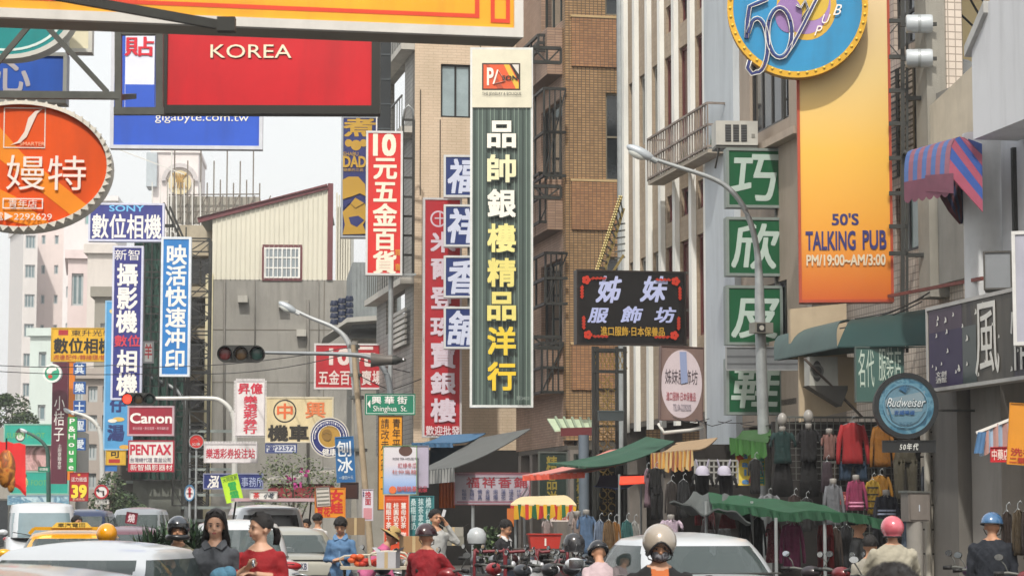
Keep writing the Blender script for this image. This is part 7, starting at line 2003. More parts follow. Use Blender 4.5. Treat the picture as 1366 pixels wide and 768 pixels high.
# ---------------------------------------------------------------- scooters
def scooter(label, loc, rz, bodycol, first=False, group='scooters parked along the kerb'):
    t = thing('parked_scooter', label, 'scooter', loc, rz, group)
    bm = M(bodycol, .35, .1, .08, 3, coat=.4, name='scooter_paint'); SEAT = M('#1e1c1b', .7, 0, .2, 6, name='seat_vinyl')
    for y in (-.60, .62):
        w = B(); Mx = Matrix.Translation((0, y, .24)) @ Matrix.Rotation(pi / 2, 4, 'Y')
        w.lathe([(.15, -.045), (.22, -.05), (.24, -.02), (.24, .02), (.22, .05), (.15, .045)], 20, M=Mx); o = build(w, 'wheel', TYRE, t, 'auto')
        build(B().lathe([(0, -.04), (.05, -.05), (.15, -.03), (.15, .03), (.05, .05), (0, .04)], 14, M=Mx), 'rim', RIM, o, 'auto')
    def rr(y, z0, z1, w): return [(w * cos(a), y, (z0 + z1) / 2 + (z1 - z0) / 2 * sin(a)) for a in [2 * pi * k / 14 for k in range(14)]]
    build(B().loft([rr(-.85, .62, .68, .04), rr(-.75, .5, .74, .13), (rr(-.45, .36, .74, .17)), rr(-.1, .3, .70, .16), rr(.08, .3, .5, .12), rr(.2, .28, .38, .1)]), 'rear_body', bm, t, True)
    build(B().box(-.15, .0, .27, .15, .42, .32), 'footboard', TRIM, t)
    build(B().loft([[(x * s, y + .12 * (1 - abs(x) / .2) , z) for x in (-.2, -.12, 0, .12, .2)] + [(x * s, y - .03 + .1 * (1 - abs(x) / .2), z) for x in (.2, .12, 0, -.12, -.2)] for (y, z, s) in ((.38, .3, .8), (.44, .5, 1), (.48, .72, .95), (.42, .9, .6))]), 'leg_shield', bm, t, True)
    build(B().ell((0, .62, .45), (.09, .24, .08), 14, 8), 'front_fender', bm, t, True)
    build(B().loft([rr(-.8, .74, .80, .08), rr(-.65, .73, .83, .14), rr(-.3, .72, .82, .15), rr(-.05, .70, .80, .12), rr(.0, .7, .76, .06)]), 'seat', SEAT, t, True)
    build(B().tube([(0, .6, .3), (0, .45, .95)], .03, 8), 'steering_column', STEEL, t, True)
    build(B().ell((0, .45, .98), (.13, .1, .08), 14, 8), 'handlebar_cowl', bm, t, True)
    build(B().tube([(-.32, .33, 1.02), (-.2, .4, 1.03), (0, .44, 1.0), (.2, .4, 1.03), (.32, .33, 1.02)], .016, 8), 'handlebar', STEEL, t, True)
    for sg in (-1, 1):
        build(B().tube([(sg * .33, .33, 1.02), (sg * .24, .38, 1.025)], .024, 8), 'grip', BLACK, t, True)
        s_ = build(B().tube([(sg * .2, .4, 1.03), (sg * .24, .42, 1.11), (sg * .28, .40, 1.16)], .007, 6), 'mirror_stem', STEEL, t, True)
        build(B().ell((sg * .29, .39, 1.19), (.052, .012, .037), 14, 8), 'mirror', BLACK, s_, True)
        build(B().disc(sg * .29, 1.19, .047, .032, .374, .378, 20), 'mirror_glass', M('#d9dee2', .05, .9, .03, 2, name='mirror_silver'), s_)
    build(B().ell((0, .54, .98), (.07, .03, .05), 12, 8), 'headlight', CLEARL, t, True)
    build(B().ell((0, -.84, .62), (.09, .03, .04), 12, 8), 'tail_light', REDL, t, True)
    build(B().tube([(-.1, -.7, .8), (-.1, -.92, .84), (.1, -.92, .84), (.1, -.7, .8)], .012, 6), 'grab_rail', CHROME, t, True)
    build(B().box(-.08, -.9, .42, .08, -.89, .54), 'licence_plate', M('#c9cac8', .5), t)
    build(B().tube([(.14, -.3, .28), (.16, -.8, .34)], .04, 10), 'exhaust', GALV, t, True)
    return t

# ================================================================ PEOPLE
SKIN = M('#b98a6c', .55, 0, .06, 8, name='skin'); HAIRM = M('#17120f', .45, 0, .3, 20, .6, name='black_hair', bscale=160)
PQ = []
def cap_r(b, p, q, r0, r1, n=12):
    p, q = Vector(p), Vector(q)
    b.tube([p.lerp(q, k / 4) for k in range(5)], [r0 + (r1 - r0) * k / 4 for k in range(5)], n)
    b.ell(p, r0, 12, 8); b.ell(q, r1, 12, 8)

def person(label, x, D, rz=0.0, h=1.66, shirt='#888888', pants='#2a2c34', sit=False, lean=0.0, arms=None, hair='short', helmet=None, turn=0.0, nod=0.0, female=False,
           voxel=.013, skin=None, shirt_m=None, long_sleeve=True, collar=None, top_z=None, sleeve_end=1.0, build_w=1.0, hat=None, face=True, glasses=False, mask=False, vest=None, beard=False):
    """local frame: the person faces -Y; rz turns the whole figure"""
    k = h / 1.68; g_ = G(x, D); base = .12 if g_.x > 99 else 0
    t = thing('person', label, 'person', (g_.x, g_.y, 0), rz)
    sk = skin or SKIN
    sm = shirt_m or M(shirt, .85, 0, .14, 6, .7, name='shirt_cloth', bscale=12); pm = M(pants, .85, 0, .15, 6, .2, name='trouser_cloth')
    mats = [sk, sm, pm, M('#1b1a1a', .6, name='shoe_leather'), M(vest, .8, name='vest_cloth') if vest else sm]
    dz = (-.18 if sit else 0); 
    if top_z is not None: dz += top_z - (h + dz)
    LE = Matrix.Translation((0, 0, .93 + dz / k)) @ Matrix.Rotation(radians(lean), 4, 'X') @ Matrix.Translation((0, 0, -.93))
    def up(p): return (LE @ Vector(p)) * k
    def lo(p): return Vector(p) * k
    B_ = []           # (kind, data, material)
    bw = build_w * (.92 if female else 1.0)
    sh = .160 * bw
    b = B()
    # torso
    tor = [(.86, .155 * (1.04 if female else 1), .115), (.95, .17 * (1.03 if female else 1), .125), (1.06, .140 * (.95 if female else 1.06), .108), (1.18, .155, .115), (1.27, .168, .118 + (.012 if female else 0)), (1.34, .160, .102), (1.385, .135, .08), (1.415, .10, .066), (1.445, .06, .056)]
    rings = []
    for z, w, d in tor:
        rings.append([up((w * bw * cos(a), d * sin(a) - (.012 if z > 1.2 and z < 1.35 and female else 0), z)) for a in [2 * pi * j / 20 for j in range(20)]])
    b.loft(rings)
    segs = [((up((0, 0, .90))), up((0, 0, 1.27)), .15 * k, .15 * k, 1)]
    # neck and head
    T = LE @ Matrix.Translation((0, .0, 1.46)) @ Matrix.Rotation(radians(turn), 4, 'Z') @ Matrix.Rotation(radians(nod), 4, 'X') @ Matrix.Translation((0, 0, -1.46))
    def hd(p): return (T @ Vector(p)) * k
    cap_r(b, up((0, .01, 1.42)), hd((0, .005, 1.50)), .052 * k, .05 * k)
    segs.append((up((0, -.02, 1.425)), hd((0, 0, 1.5)), (.080 if female and not collar and not sit and lean == 0 else (.05 if sit else .062)) * k, (.055 if sit else .07) * k, 0))
    S3 = Matrix.Scale(k, 4)
    Hm = S3 @ T
    b.ell((0, .012, 1.60), (.076, .094, .092), 20, 14, Hm)         # cranium
    b.ell((0, -.022, 1.545), (.058, .066, .072), 18, 12, Hm)        # face and jaw
    b.ell((0, -.052, 1.495), (.026, .026, .018), 12, 8, Hm)          # chin
    b.ell((0, -.094, 1.552), (.0125, .018, .014), 10, 8, Hm); b.tube([hd((0, -.078, 1.588)), hd((0, -.1, 1.553))], [.007 * k, .011 * k], 8)   # nose
    b.ell((0, -.082, 1.518), (.022, .010, .010), 10, 6, Hm)
    for sg in (-1, 1):
        b.ell((sg * .076, .012, 1.555), (.010, .020, .030), 10, 8, Hm)      # ears
        b.ell((sg * .036, -.062, 1.535), (.02, .022, .02), 10, 8, Hm)       # cheeks
        b.ell((sg * .03, -.070, 1.592), (.022, .014, .008), 10, 6, Hm)      # brow
    segs.append((hd((0, 0, 1.53)), hd((0, 0, 1.63)), .08 * k, .08 * k, 0))
    # arms: list of two (elbow, wrist) in local upright metres
    dflt = [((-sh - .045, .02, 1.09), (-sh - .05, -.03, .85)), ((sh + .045, .02, 1.09), (sh + .05, -.03, .85))]
    arms = arms or dflt
    for sg, am in zip((-1, 1), arms):
        am = am or dflt[0 if sg < 0 else 1]
        S_ = up((sg * sh, 0, 1.338)); E_ = up(am[0]); Wr = up(am[1])
        cap_r(b, S_, E_, .050 * k * bw, .042 * k); cap_r(b, E_, Wr, .042 * k, .03 * k)
        segs.append((S_, E_, .055 * k, .045 * k, 1)); 
        cut = E_.lerp(Wr, sleeve_end if long_sleeve else 0.0)
        if long_sleeve: segs.append((E_, cut, .045 * k, .035 * k, 1))
        segs.append((cut, Wr, .04 * k, .03 * k, 0))
        d = (Wr - E_).normalized(); side = d.cross(Vector((0, 0, 1))); side = side.normalized() if side.length > .1 else Vector((1, 0, 0))
        side = side * (-sg if True else 1)
        nrm = d.cross(side).normalized()
        pc = Wr + d * .045 * k
        Mh = Matrix((( *side, 0), (*d, 0), (*nrm, 0), (0, 0, 0, 1))).transposed(); Mh.translation = pc
        b.ell((0, 0, 0), (.038 * k, .052 * k, .016 * k), 12, 8, Mh)
        for fi, (fx, fl) in enumerate(((-.027, .058), (-.009, .070), (.009, .066), (.026, .050))):
            p0 = Mh @ Vector((fx * k, .04 * k, 0)); p1 = Mh @ Vector((fx * 1.15 * k, (.04 + fl * .55) * k, -.012 * k)); p2 = Mh @ Vector((fx * 1.1 * k, (.04 + fl) * k, -.034 * k))
            b.tube([p0, p1, p2], [.0095 * k, .009 * k, .0075 * k], 8); b.ell(p2, .0075 * k, 8, 6)
        p0 = Mh @ Vector((-.034 * k, -.01 * k, 0)); p1 = Mh @ Vector((-.058 * k, .02 * k, -.008 * k)); p2 = Mh @ Vector((-.058 * k, .05 * k, -.02 * k))
        b.tube([p0, p1, p2], [.012 * k, .0105 * k, .0085 * k], 8); b.ell(p2, .0085 * k, 8, 6)
        segs.append((Wr, Wr + d * .13 * k, .045 * k, .045 * k, 0))
    # legs
    pz = .92 + dz / k
    for sg in (-1, 1):
        if sit: H_, K_, A_, T_ = (sg * .09, 0, pz - .03), (sg * .16, -.42, pz - .04), (sg * .15, -.40, pz - .46), (sg * .15, -.52, pz - .50)
        elif lean > 30: H_, K_, A_, T_ = (sg * .09, .02, pz - .02), (sg * .10, -.06, .47), (sg * .10, .04, .08), (sg * .10, -.12, .04)
        else: H_, K_, A_, T_ = (sg * .09, 0, pz - .02), (sg * .095, -.02 - .08 * sg, .48 + dz * .5), (sg * .09, .02 - .02 * sg, .08), (sg * .1, -.14, .04)
        cap_r(b, lo(H_), lo(K_), .088 * k, .06 * k); cap_r(b, lo(K_), lo(A_), .058 * k, .042 * k); cap_r(b, lo(A_), lo(T_), .045 * k, .035 * k)
        segs += [(lo(H_), lo(K_), .09 * k, .06 * k, 2), (lo(K_), lo(A_), .06 * k, .045 * k, 2), (lo(A_), lo(T_), .05 * k, .04 * k, 3)]
    segs.append((up((0, 0, .90)), up((0, 0, .80)), .15 * k, .15 * k, 2))
    PQ.append((t, b, segs, mats, voxel, vest, up((0, -.1, 1.2)), k))
    # face details
    if face:
        for sg in (-1, 1):
            e = B().ell((sg * .029, -.0795, 1.574), (.0125, .0065, .0042), 12, 8, Hm); e = build(e, 'eye', M('#8f8880', .3, 0, 0, 1, name='eye_white'), t, True)
            build(B().ell((sg * .029, -.0855, 1.574), (.0058, .003, .0046), 10, 6, Hm), 'iris', M('#120c09', .2, 0, 0, 1, name='iris'), e, True)
            build(B().tube([hd((sg * .014, -.0865, 1.594)), hd((sg * .03, -.0855, 1.600)), hd((sg * .047, -.074, 1.595))], [.0022 * k, .0032 * k, .0016 * k], 6), 'eyebrow', HAIRM, t, True)
            build(B().tube([hd((sg * .016, -.0845, 1.579)), hd((sg * .029, -.0875, 1.5835)), hd((sg * .043, -.0775, 1.577))], [.0015 * k, .0024 * k, .0014 * k], 6), 'eyelid', M('#3a2218', .5, name='lid'), t, True)
        build(B().ell((0, -.0905, 1.5215), (.020, .005, .0045), 12, 6, Hm).ell((0, -.0905, 1.5145), (.016, .006, .005), 12, 6, Hm), 'lips', M('#96504a', .4, 0, .05, 6, name='lips'), t, True)
    # hair
    rr = random.Random(int(x * 3 + D))
    def strands(n, gen, r=.007, name='hair'):
        b2 = B()
        for _ in range(n):
            p = gen(rr); b2.tube([hd(q) for q in p], [r * k * (1 - .75 * i / (len(p) - 1)) for i in range(len(p))], 5)
        return b2
    if hair and not helmet:
        b2 = B()
        if hair == 'bald':
            for sg in (-1, 1): b2.ell((sg * .07, .03, 1.585), (.014, .05, .03), 12, 8, Hm)
            b2.ell((0, .09, 1.58), (.055, .022, .04), 12, 8, Hm)
        else:
            # cap that stops at the hairline
            n, m = 28, 14
            rings = []
            for i in range(m):
                th = pi / 2 - (pi * .62) * i / (m - 1); ring = []
                for j in range(n):
                    a = 2 * pi * j / n; front = max(0, -sin(a))
                    thj = max(th, (.52 if hair != 'fringe' else .25) * front ** .7 - (1 - front) * .75)
                    rx, ry, rz_ = .085, .104, .102
                    wv = 1 + .012 * sin(j * 2.3 + i) 
                    ring.append(Hm @ Vector((rx * wv * cos(thj) * cos(a), .016 + ry * wv * cos(thj) * sin(a), 1.605 + rz_ * sin(thj))))
                rings.append(ring)
            b2.loft(rings)
        o = build(b2, 'hair', HAIRM if hair != 'bald' else M('#8f8b86', .7, 0, .2, 20, name='grey_hair'), t, True)
        if hair in ('short', 'fringe'):
            def gs(q):
                a = q.uniform(0, 2 * pi); th = q.uniform(.1, 1.4); 
                if -sin(a) > .5: th = max(th, .6)
                p = Vector((.086 * cos(th) * cos(a), .016 + .105 * cos(th) * sin(a), 1.605 + .103 * sin(th)))
                d = Vector((cos(a) * .018, sin(a) * .018 - .008, -.035)); return [p, p + d * .5 + Vector((0, 0, .004)), p + d]
            build(strands(300, gs, .0045), 'hair_strands', HAIRM, o, True)
        if hair == 'shoulder':
            def gs(q):
                a = q.uniform(-.62 * pi + pi / 2, .62 * pi + pi / 2); s0 = 1.0
                c, s_ = cos(a), sin(a); L = q.uniform(.15, .235) * (1 if s_ > -.1 else .85)
                p = Vector((.02 * c, .01 + .03 * s_, 1.697)); p1 = Vector((.072 * c, .012 + .09 * s_, 1.67)); p2 = Vector((.091 * c, .014 + .108 * s_, 1.59)); p3 = Vector((.09 * c + .012 * q.uniform(-1, 1), .018 + .112 * s_, 1.58 - L * .5)); p4 = Vector((.09 * c + q.uniform(-.035, .035), .02 + .105 * s_ + q.uniform(-.02, .02), 1.585 - L))
                return [p, p1, p2, p3, p4]
            build(strands(900, gs, .0052), 'hair_strands', HAIRM, o, True)
            def gf(q):      # parted fringe sweeping to the sides
                sg = q.choice((-1, 1)); u = q.uniform(0, 1)
                return [Vector((.01 * sg, -.03 - .03 * u, 1.694)), Vector((sg * (.035 + .02 * u), -.075, 1.668)), Vector((sg * (.066 + .01 * u), -.062 + .01 * u, 1.622)), Vector((sg * .085, -.03 + .02 * u, 1.56)), Vector((sg * (.09 + .01 * u), -.02, 1.50))]
            build(strands(240, gf, .0042), 'fringe', HAIRM, o, True)
        if hair == 'ponytail':
            def gs(q):
                a = q.uniform(-.5 * pi, 1.5 * pi); th = q.uniform(.35, .9); c, s_ = cos(a), sin(a)
                return [Vector((.02 * c, .0 + .03 * s_, 1.706)), Vector((.062 * c, .012 + .08 * s_, 1.678)), Vector((.083 * c * .98, .03 + .07 * s_, 1.63)), Vector((.045 * c, .105, 1.575))]
            build(strands(520, gs, .004), 'hair_strands', HAIRM, o, True)
            def gp(q):
                dx, dy = q.uniform(-.02, .02), q.uniform(-.015, .02)
                return [Vector((dx * .4, .105, 1.575)), Vector((dx, .145 + dy, 1.56)), Vector((dx * 1.6, .155 + dy, 1.50)), Vector((dx * 1.2, .14 + dy, 1.43))]
            build(strands(260, gp, .0055), 'ponytail', HAIRM, o, True)
    if helmet:
        col, kind = helmet
        hm = M(col, .22, .1, .04, 3, coat=.8, name='helmet_shell')
        n, m = 32, 14; rings = []
        low = {'open': -1.0, 'full': -.95, 'cap': -.12}[kind]
        for i in range(m + 1):
            th0 = pi / 2 + (low - pi / 2) * i / m; ring = []
            for j in range(n):
                a = 2 * pi * j / n; f = max(0, -sin(a)) ** (1.2 if kind == 'full' else 2.6)
                th = max(th0, (.30 * f + low * (1 - f)) if kind != 'cap' else low)
                cc = max(cos(th), .76 if th < -.5 else 0)
                ring.append(Hm @ Vector((.116 * cc * cos(a), .008 + .136 * cc * sin(a), 1.60 + (.122 if th > 0 else .105) * sin(th))))
            rings.append(ring)
        o = build(B().loft(rings), 'helmet', hm, t, True)
        edge = rings[-1] + [rings[-1][0]]
        build(B().tube(edge, .008 * k, 6), 'helmet_trim', TRIM, o, True)
        if kind in ('open', 'full'):
            ch = [Hm @ Vector((.105 * cos(a), .0 + .128 * sin(a), 1.503 if kind == 'full' else 1.49)) for a in [pi + .3 + (pi - .6) * i / 14 for i in range(15)]]
            if kind == 'full': build(B().tube(ch, .03 * k, 10), 'chin_guard', M('#1a1b1d', .35, coat=.5, name='chin_guard_plastic'), o, True)
            vs = B(); g2 = []
            for i in range(15):
                a = pi + .5 + (pi - 1.0) * i / 14
                g2.append([Hm @ Vector(((.119 - (0 if kind == 'full' else .012) * v) * cos(a), .006 + (.139 - (0 if kind == 'full' else .016) * v) * sin(a), 1.645 + (-.035 if kind == 'full' else .045) * v)) for v in (0, .33, .66, 1)])
            if kind == 'full': build(vs.sheet(g2), 'visor', M('#2a2c2e', .08, 0, .1, 3, spec=.9, name='visor_plastic'), o, True)
        if kind == 'cap':
            g2 = [[Hm @ Vector(((.112 + .0 * v) * cos(a), .0 + (.13 + .05 * v) * sin(a), 1.61 - .01 * v)) for v in (0, 1)] for a in [pi + .5 + (pi - 1.0) * i / 10 for i in range(11)]]
            build(B().sheet(g2, .005), 'peak', hm, o, True)
        for sg in (-1, 1): build(B().tube([Hm @ Vector((sg * .095, .0, 1.54)), Hm @ Vector((sg * .075, -.03, 1.49)), Hm @ Vector((0, -.055, 1.472))], .005 * k, 6), 'chin_strap', BLACK, o, True)
    if hat:
        build(B().lathe([(.0, .11), (.06, .11), (.088, .08), (.095, .0), (.20, -.035), (.2, -.04), (.09, -.012)], 28, (0, 0, 0), Hm @ Matrix.Translation((0, .01, 1.625)) @ Matrix.Rotation(.12, 4, 'X')), 'straw_hat', M(hat, .8, 0, .15, 12, .5, name='straw'), t, True)
    if mask:
        build(B().ell((0, -.035, 1.525), (.066, .068, .05), 16, 10, Hm), 'face_mask', blotch_mat(['#15151a', '#4a4a50', '#8a8a90', '#1c1c20'], 30, .8), t, True)
    if collar:
        cm = M(collar, .8, 0, .1, 6, name='collar_cloth')
        for sg in (-1, 1):
            p = [up((sg * .015, -.085, 1.395)), up((sg * .058, -.062, 1.447)), up((sg * .085, -.0, 1.462)), up((sg * .105, -.06, 1.415)), up((sg * .07, -.105, 1.375))]
            v = B(); v.add(p + [q + Vector((0, .006, -.008)) for q in p], [(0, 1, 2, 3, 4), (9, 8, 7, 6, 5)] + [(i, 5 + i, 5 + (i + 1) % 5, (i + 1) % 5) for i in range(5)]); build(v, 'collar', cm, t)
        v = B().tube([up((-.07, .055, 1.455)), up((0, .075, 1.462)), up((.07, .055, 1.455))], .016 * k, 8); build(v, 'collar_band', cm, t, True)
        build(B().bar(up((0, -.122, 1.37)), up((0, -.135, 1.05)), .022, .004), 'button_placket', cm, t)
    if glasses: pass
    t['_k'] = 1.0; del t['_k']
    return t, up, hd, Hm, k

def flush_people():
    tmp = []
    for (t, b, segs, mats, voxel, vest, vc, k) in PQ:
        me = bpy.data.meshes.new('body'); me.from_pydata(b.v, [], b.f); me.update()
        bm2 = bmesh.new(); bm2.from_mesh(me); bmesh.ops.recalc_face_normals(bm2, faces=bm2.faces); bm2.to_mesh(me); bm2.free()
        o = bpy.data.objects.new('body_shape', me); C.objects.link(o)
        md = o.modifiers.new('r', 'REMESH'); md.mode = 'VOXEL'; md.voxel_size = voxel; md.use_smooth_shade = True
        md = o.modifiers.new('s', 'SMOOTH'); md.factor = .5; md.iterations = 2
        tmp.append(o)
    dg = bpy.context.evaluated_depsgraph_get()
    for o, (t, b, segs, mats, voxel, vest, vc, k) in zip(tmp, PQ):
        me = bpy.data.meshes.new_from_object(o.evaluated_get(dg)); me.name = 'body'
        me.materials.clear()
        for m in mats: me.materials.append(m)
        n = len(me.polygons); c = np.empty(n * 3); me.polygons.foreach_get('center', c); c = c.reshape(-1, 3)
        best = np.full(n, 1e9); mi = np.zeros(n, int)
        for (p, q, r0, r1, m) in segs:
            p, q = np.array(p), np.array(q); d = q - p; L = max(1e-9, d @ d); u = np.clip((c - p) @ d / L, 0, 1)
            dist = np.linalg.norm(c - (p + u[:, None] * d), axis=1) - (r0 + (r1 - r0) * u)
            s_ = dist < best; best[s_] = dist[s_]; mi[s_] = m
        if vest:
            f = (mi == 1) & (np.abs(c[:, 0]) < .055 * k) & (c[:, 1] < -.0); mi[f] = 4
        nv = len(me.vertices); co = np.empty(nv * 3); me.vertices.foreach_get('co', co); co = co.reshape(-1, 3); no = np.empty(nv * 3); me.vertex_normals.foreach_get('vector', no); no = no.reshape(-1, 3)
        cl = np.zeros(nv); lt = np.empty(n, 'i'); me.polygons.foreach_get('loop_total', lt); lv = np.empty(len(me.loops), 'i'); me.loops.foreach_get('vertex_index', lv)
        cl[lv[np.repeat((mi == 1) | (mi == 2), lt)]] = 1        # creases in the clothes only
        rs = np.random.RandomState(n % 997); f = 0
        for q in range(7):
            w_ = rs.normal(size=3) * (38, 38, 26); f = f + np.sin(co @ w_ + rs.uniform(0, 6) + 1.5 * np.sin(co @ (w_[::-1] * .5)))
        co += no * (np.clip(f, -2.5, 3) * .0021 * cl)[:, None]; me.vertices.foreach_set('co', co.ravel())
        me.polygons.foreach_set('material_index', mi.astype('i')); me.polygons.foreach_set('use_smooth', [True] * n); me.update()
        ob = bpy.data.objects.new('body', me); C.objects.link(ob); ob.parent = t
    for o in tmp:
        me = o.data; bpy.data.objects.remove(o); bpy.data.meshes.remove(me)

# ---- the people in the photograph
SK2 = M('#c49a80', .5, 0, .05, 8, name='fair_skin')
person('woman in a grey button shirt with shoulder length black hair walking forward', 288, 18.9, radians(-4), 1.65, '#43474d', '#26272c', hair='shoulder', turn=4, nod=8, female=True, voxel=.009, collar='#43474d', skin=SK2,
       arms=[((-.205, .03, 1.12), (-.19, -.10, .93)), ((.205, .05, 1.12), (.17, -.13, .98))])
t_, up, hd, Hm, k = person('woman in a red round neck top with a ponytail looking sideways', 348, 18.9, radians(-8), 1.62, '#8c1018', '#24242a', hair='ponytail', turn=-48, nod=3, female=True, voxel=.009, skin=SK2, build_w=1.08,
       sleeve_end=.55, arms=[((-.225, -.02, 1.15), (-.07, -.20, 1.245)), ((.215, -.02, 1.15), (.02, -.20, 1.20))])
t = thing('cloth_bag', 'light blue cloth bundle held by the grey shirt woman', 'bag', W(297, 768, 18.5), 0); build(B().ell((0, 0, 0), (.10, .08, .07), 16, 10).ell((.05, -.02, .02), (.06, .05, .06), 12, 8), 'bag', M('#4a7890', .85, 0, .3, 14, .5), t, True)
t = thing('bracelet', 'pale bracelet on the wrist of the woman in red', 'bracelet', W(338, 751, 18.6), pi / 2); build(B().ring(0, 0, .026, .032, -.008, .008, 20), 'band', CHROME, t, True)
person('scooter rider in khaki with a dark full helmet and raised visor', 238, 24, radians(4), 1.66, '#6a6450', '#3a3a34', sit=True, helmet=('#3a4048', 'full'), top_z=1.58, voxel=.013)
person('young person with dark hair behind the yellow taxi', 103, 40.5, radians(10), 1.62, '#2a2624', '#26262a', hair='short', female=True, turn=40)
person('rider seen from behind with a shiny orange yellow helmet', 143, 26.5, radians(180), 1.66, '#5a5a58', '#2a2a2e', sit=True, helmet=('#e39a08', 'open'), top_z=1.50, voxel=.013)
person('woman in a light blue denim shirt looking down at her hands', 455, 31, radians(-4), 1.60, '#54779c', '#242c3c', hair='fringe', nod=26, female=True, collar='#5a7ea4', arms=[((-.2, .0, 1.12), (-.05, -.2, 1.10)), ((.2, .0, 1.12), (.04, -.2, 1.13))])
person('elderly man with thin grey hair beyond the silver sedan', 396, 47, radians(60), 1.64, '#33302e', '#2a2a2c', hair='bald', turn=0)
person('woman with black hair half hidden beside the elderly man', 409, 46, radians(-20), 1.56, '#3a2a2a', '#2a2a2c', hair='fringe', female=True)
person('man in a white shirt facing away beside the sedan roof', 424, 43, radians(150), 1.66, '#b8b8b6', '#2a2a2e', hair='short')
person('woman in pink overalls and blue vest bending over under a straw hat', 489, 32.5, radians(100), 1.55, '#b85a80', '#b05a80', hair='short', hat='#a88d58', lean=38, female=True, nod=-10, arms=[((-.16, -.30, 1.12), (-.10, -.52, .98)), ((.16, -.30, 1.10), (.10, -.5, .96))])
person('man in a white sweater holding a phone to his ear', 581, 33.5, radians(20), 1.70, '#a9aaa8', '#33363c', hair='short', turn=12, arms=[((-.2, -.02, 1.12), (-.10, -.2, .98)), ((.30, -.06, 1.24), (.13, -.07, 1.50))])
person('rider in a dark red jacket and maroon helmet seen from behind', 569, 26.5, radians(180 - 28), 1.68, '#86101c', '#2a2a30', sit=True, helmet=('#33161c', 'cap'), top_z=1.50, build_w=1.12, hair=None, arms=[((-.26, -.20, 1.15), (-.24, -.46, 1.06)), ((.30, -.16, 1.12), (.28, -.45, 1.05))])
person('rider in a silver helmet and patterned mask facing the camera', 879, 16.6, radians(2), 1.72, '#141416', '#24262c', sit=True, helmet=('#a3998c', 'open'), mask=True, nod=16, top_z=1.52, build_w=1.12, voxel=.011, vest='#b8622c', arms=[((-.32, -.10, 1.12), (-.30, -.35, 1.02)), ((.32, -.10, 1.12), (.30, -.35, 1.02))])
person('rider with a pink helmet and cream jacket seen from behind', 1190, 23.6, radians(180 + 6), 1.66, '#9d9888', '#3a3c44', sit=True, helmet=('#c4606c', 'open'), top_z=1.58, build_w=1.2, hair=None, arms=[((-.28, -.12, 1.12), (-.26, -.38, 1.03)), ((.28, -.12, 1.12), (.26, -.38, 1.03))])
person('man in a dark navy shirt with a blue helmet at the right edge', 1323, 25.5, radians(180 - 30), 1.70, '#161c26', '#22242a', sit=False, helmet=('#3f678f', 'cap'), top_z=1.62, build_w=1.25, hair='short', nod=6)
person('person with short black hair behind the end of the green canopy', 1145, 28, radians(70), 1.62, '#1b1d1f', '#1e1e22', hair='short')
person('person in a cream jacket with a printed bag left of the pink helmet', 1160, 25.4, radians(170), 1.52, '#8f8b80', '#26262c', hair='short', build_w=1.05, top_z=1.40)
person('man in a dark suit jacket sitting by the striped stall', 672, 34, radians(60), 1.62, '#1d1c20', '#22222a', hair='short', sit=True, top_z=1.56, nod=20, collar='#c4c4c4')
person('person in a pale pink shirt bending down in a black helmet', 806, 26, radians(190), 1.62, '#b3a0a4', '#2a2a30', helmet=('#16161a', 'cap'), lean=30, top_z=1.40, hair=None)
person('blurred top of a brown haired head close to the camera', 1188, 6.2, radians(180), 1.66, '#4a3a34', '#2a2a2e', hair='short', top_z=1.46, voxel=.013, face=False)
# straw hat woman's blue vest, printed bag, phone
t = thing('mobile_phone', 'white mobile phone at the ear of the man in white', 'phone', W(592, 684, 33.2), .3); build(B().box(-.02, -.01, -.05, .02, .01, .05, Matrix.Rotation(.3, 4, 'Y')), 'casing', M('#c9c9cc', .3), t)

# ---------------------------------------------------------------- scooters in rows
sc0 = scooter('black scooter in the front row left of the man in red', tuple(G(536, 31)), radians(-60), '#26262a')
index_kids()
SWAP = {}
def sp(col): return M(col, .35, .1, .08, 3, coat=.4, name='scooter_paint_' + col[1:])
spots = [(470, 33, -50, '#b9b4ae', 'pale scooter with white mirrors beside the denim shirt woman'), (510, 30, -120, '#7a2028', 'red scooter behind the fruit tray'),
         (556, 29.5, 70, '#2b3138', 'dark scooter left of the red jacket rider'), (612, 29, -70, '#8c1a20', 'red scooter just right of the red jacket rider'),
         (634, 32, -110, '#1d2733', 'navy scooter with a pale helmet on its mirror'), (650, 28, -65, '#30343a', 'charcoal scooter right of the red one'), (668, 31, -100, '#9a9c9e', 'silver scooter by the dark red railing'),
         (690, 28.5, -60, '#232326', 'black scooter in front of the red crate'), (706, 32, -70, '#5a1c22', 'maroon scooter under the striped awning'), (722, 29, -55, '#2c2c30', 'black scooter with bright round mirrors'), (738, 31.5, -60, '#3a4a5c', 'blue grey scooter behind the bright mirrors'),
         (758, 28.5, -50, '#1c1c1e', 'black scooter left of the bending person'), (776, 30.5, -60, '#a8a8a6', 'light grey scooter by the blue dress'), (1052, 27, -40, '#2a2226', 'dark scooter in front of the pink coat'), (1078, 26.5, -60, '#6a1a20', 'red scooter under the green canopy'),
         (1118, 26.5, -80, '#222a2c', 'black scooter at the foot of the canopy pole'), (1262, 27.5, -50, '#3a1c40', 'purple scooter beside the wall tiles'), (1285, 26, -40, '#1f1f22', 'black scooter left of the navy shirt man'), (1352, 24.5, -30, '#6a1a1e', 'red scooter at the right frame edge'), (590, 33, 110, '#333', 'dark scooter at the feet of the man in white')]
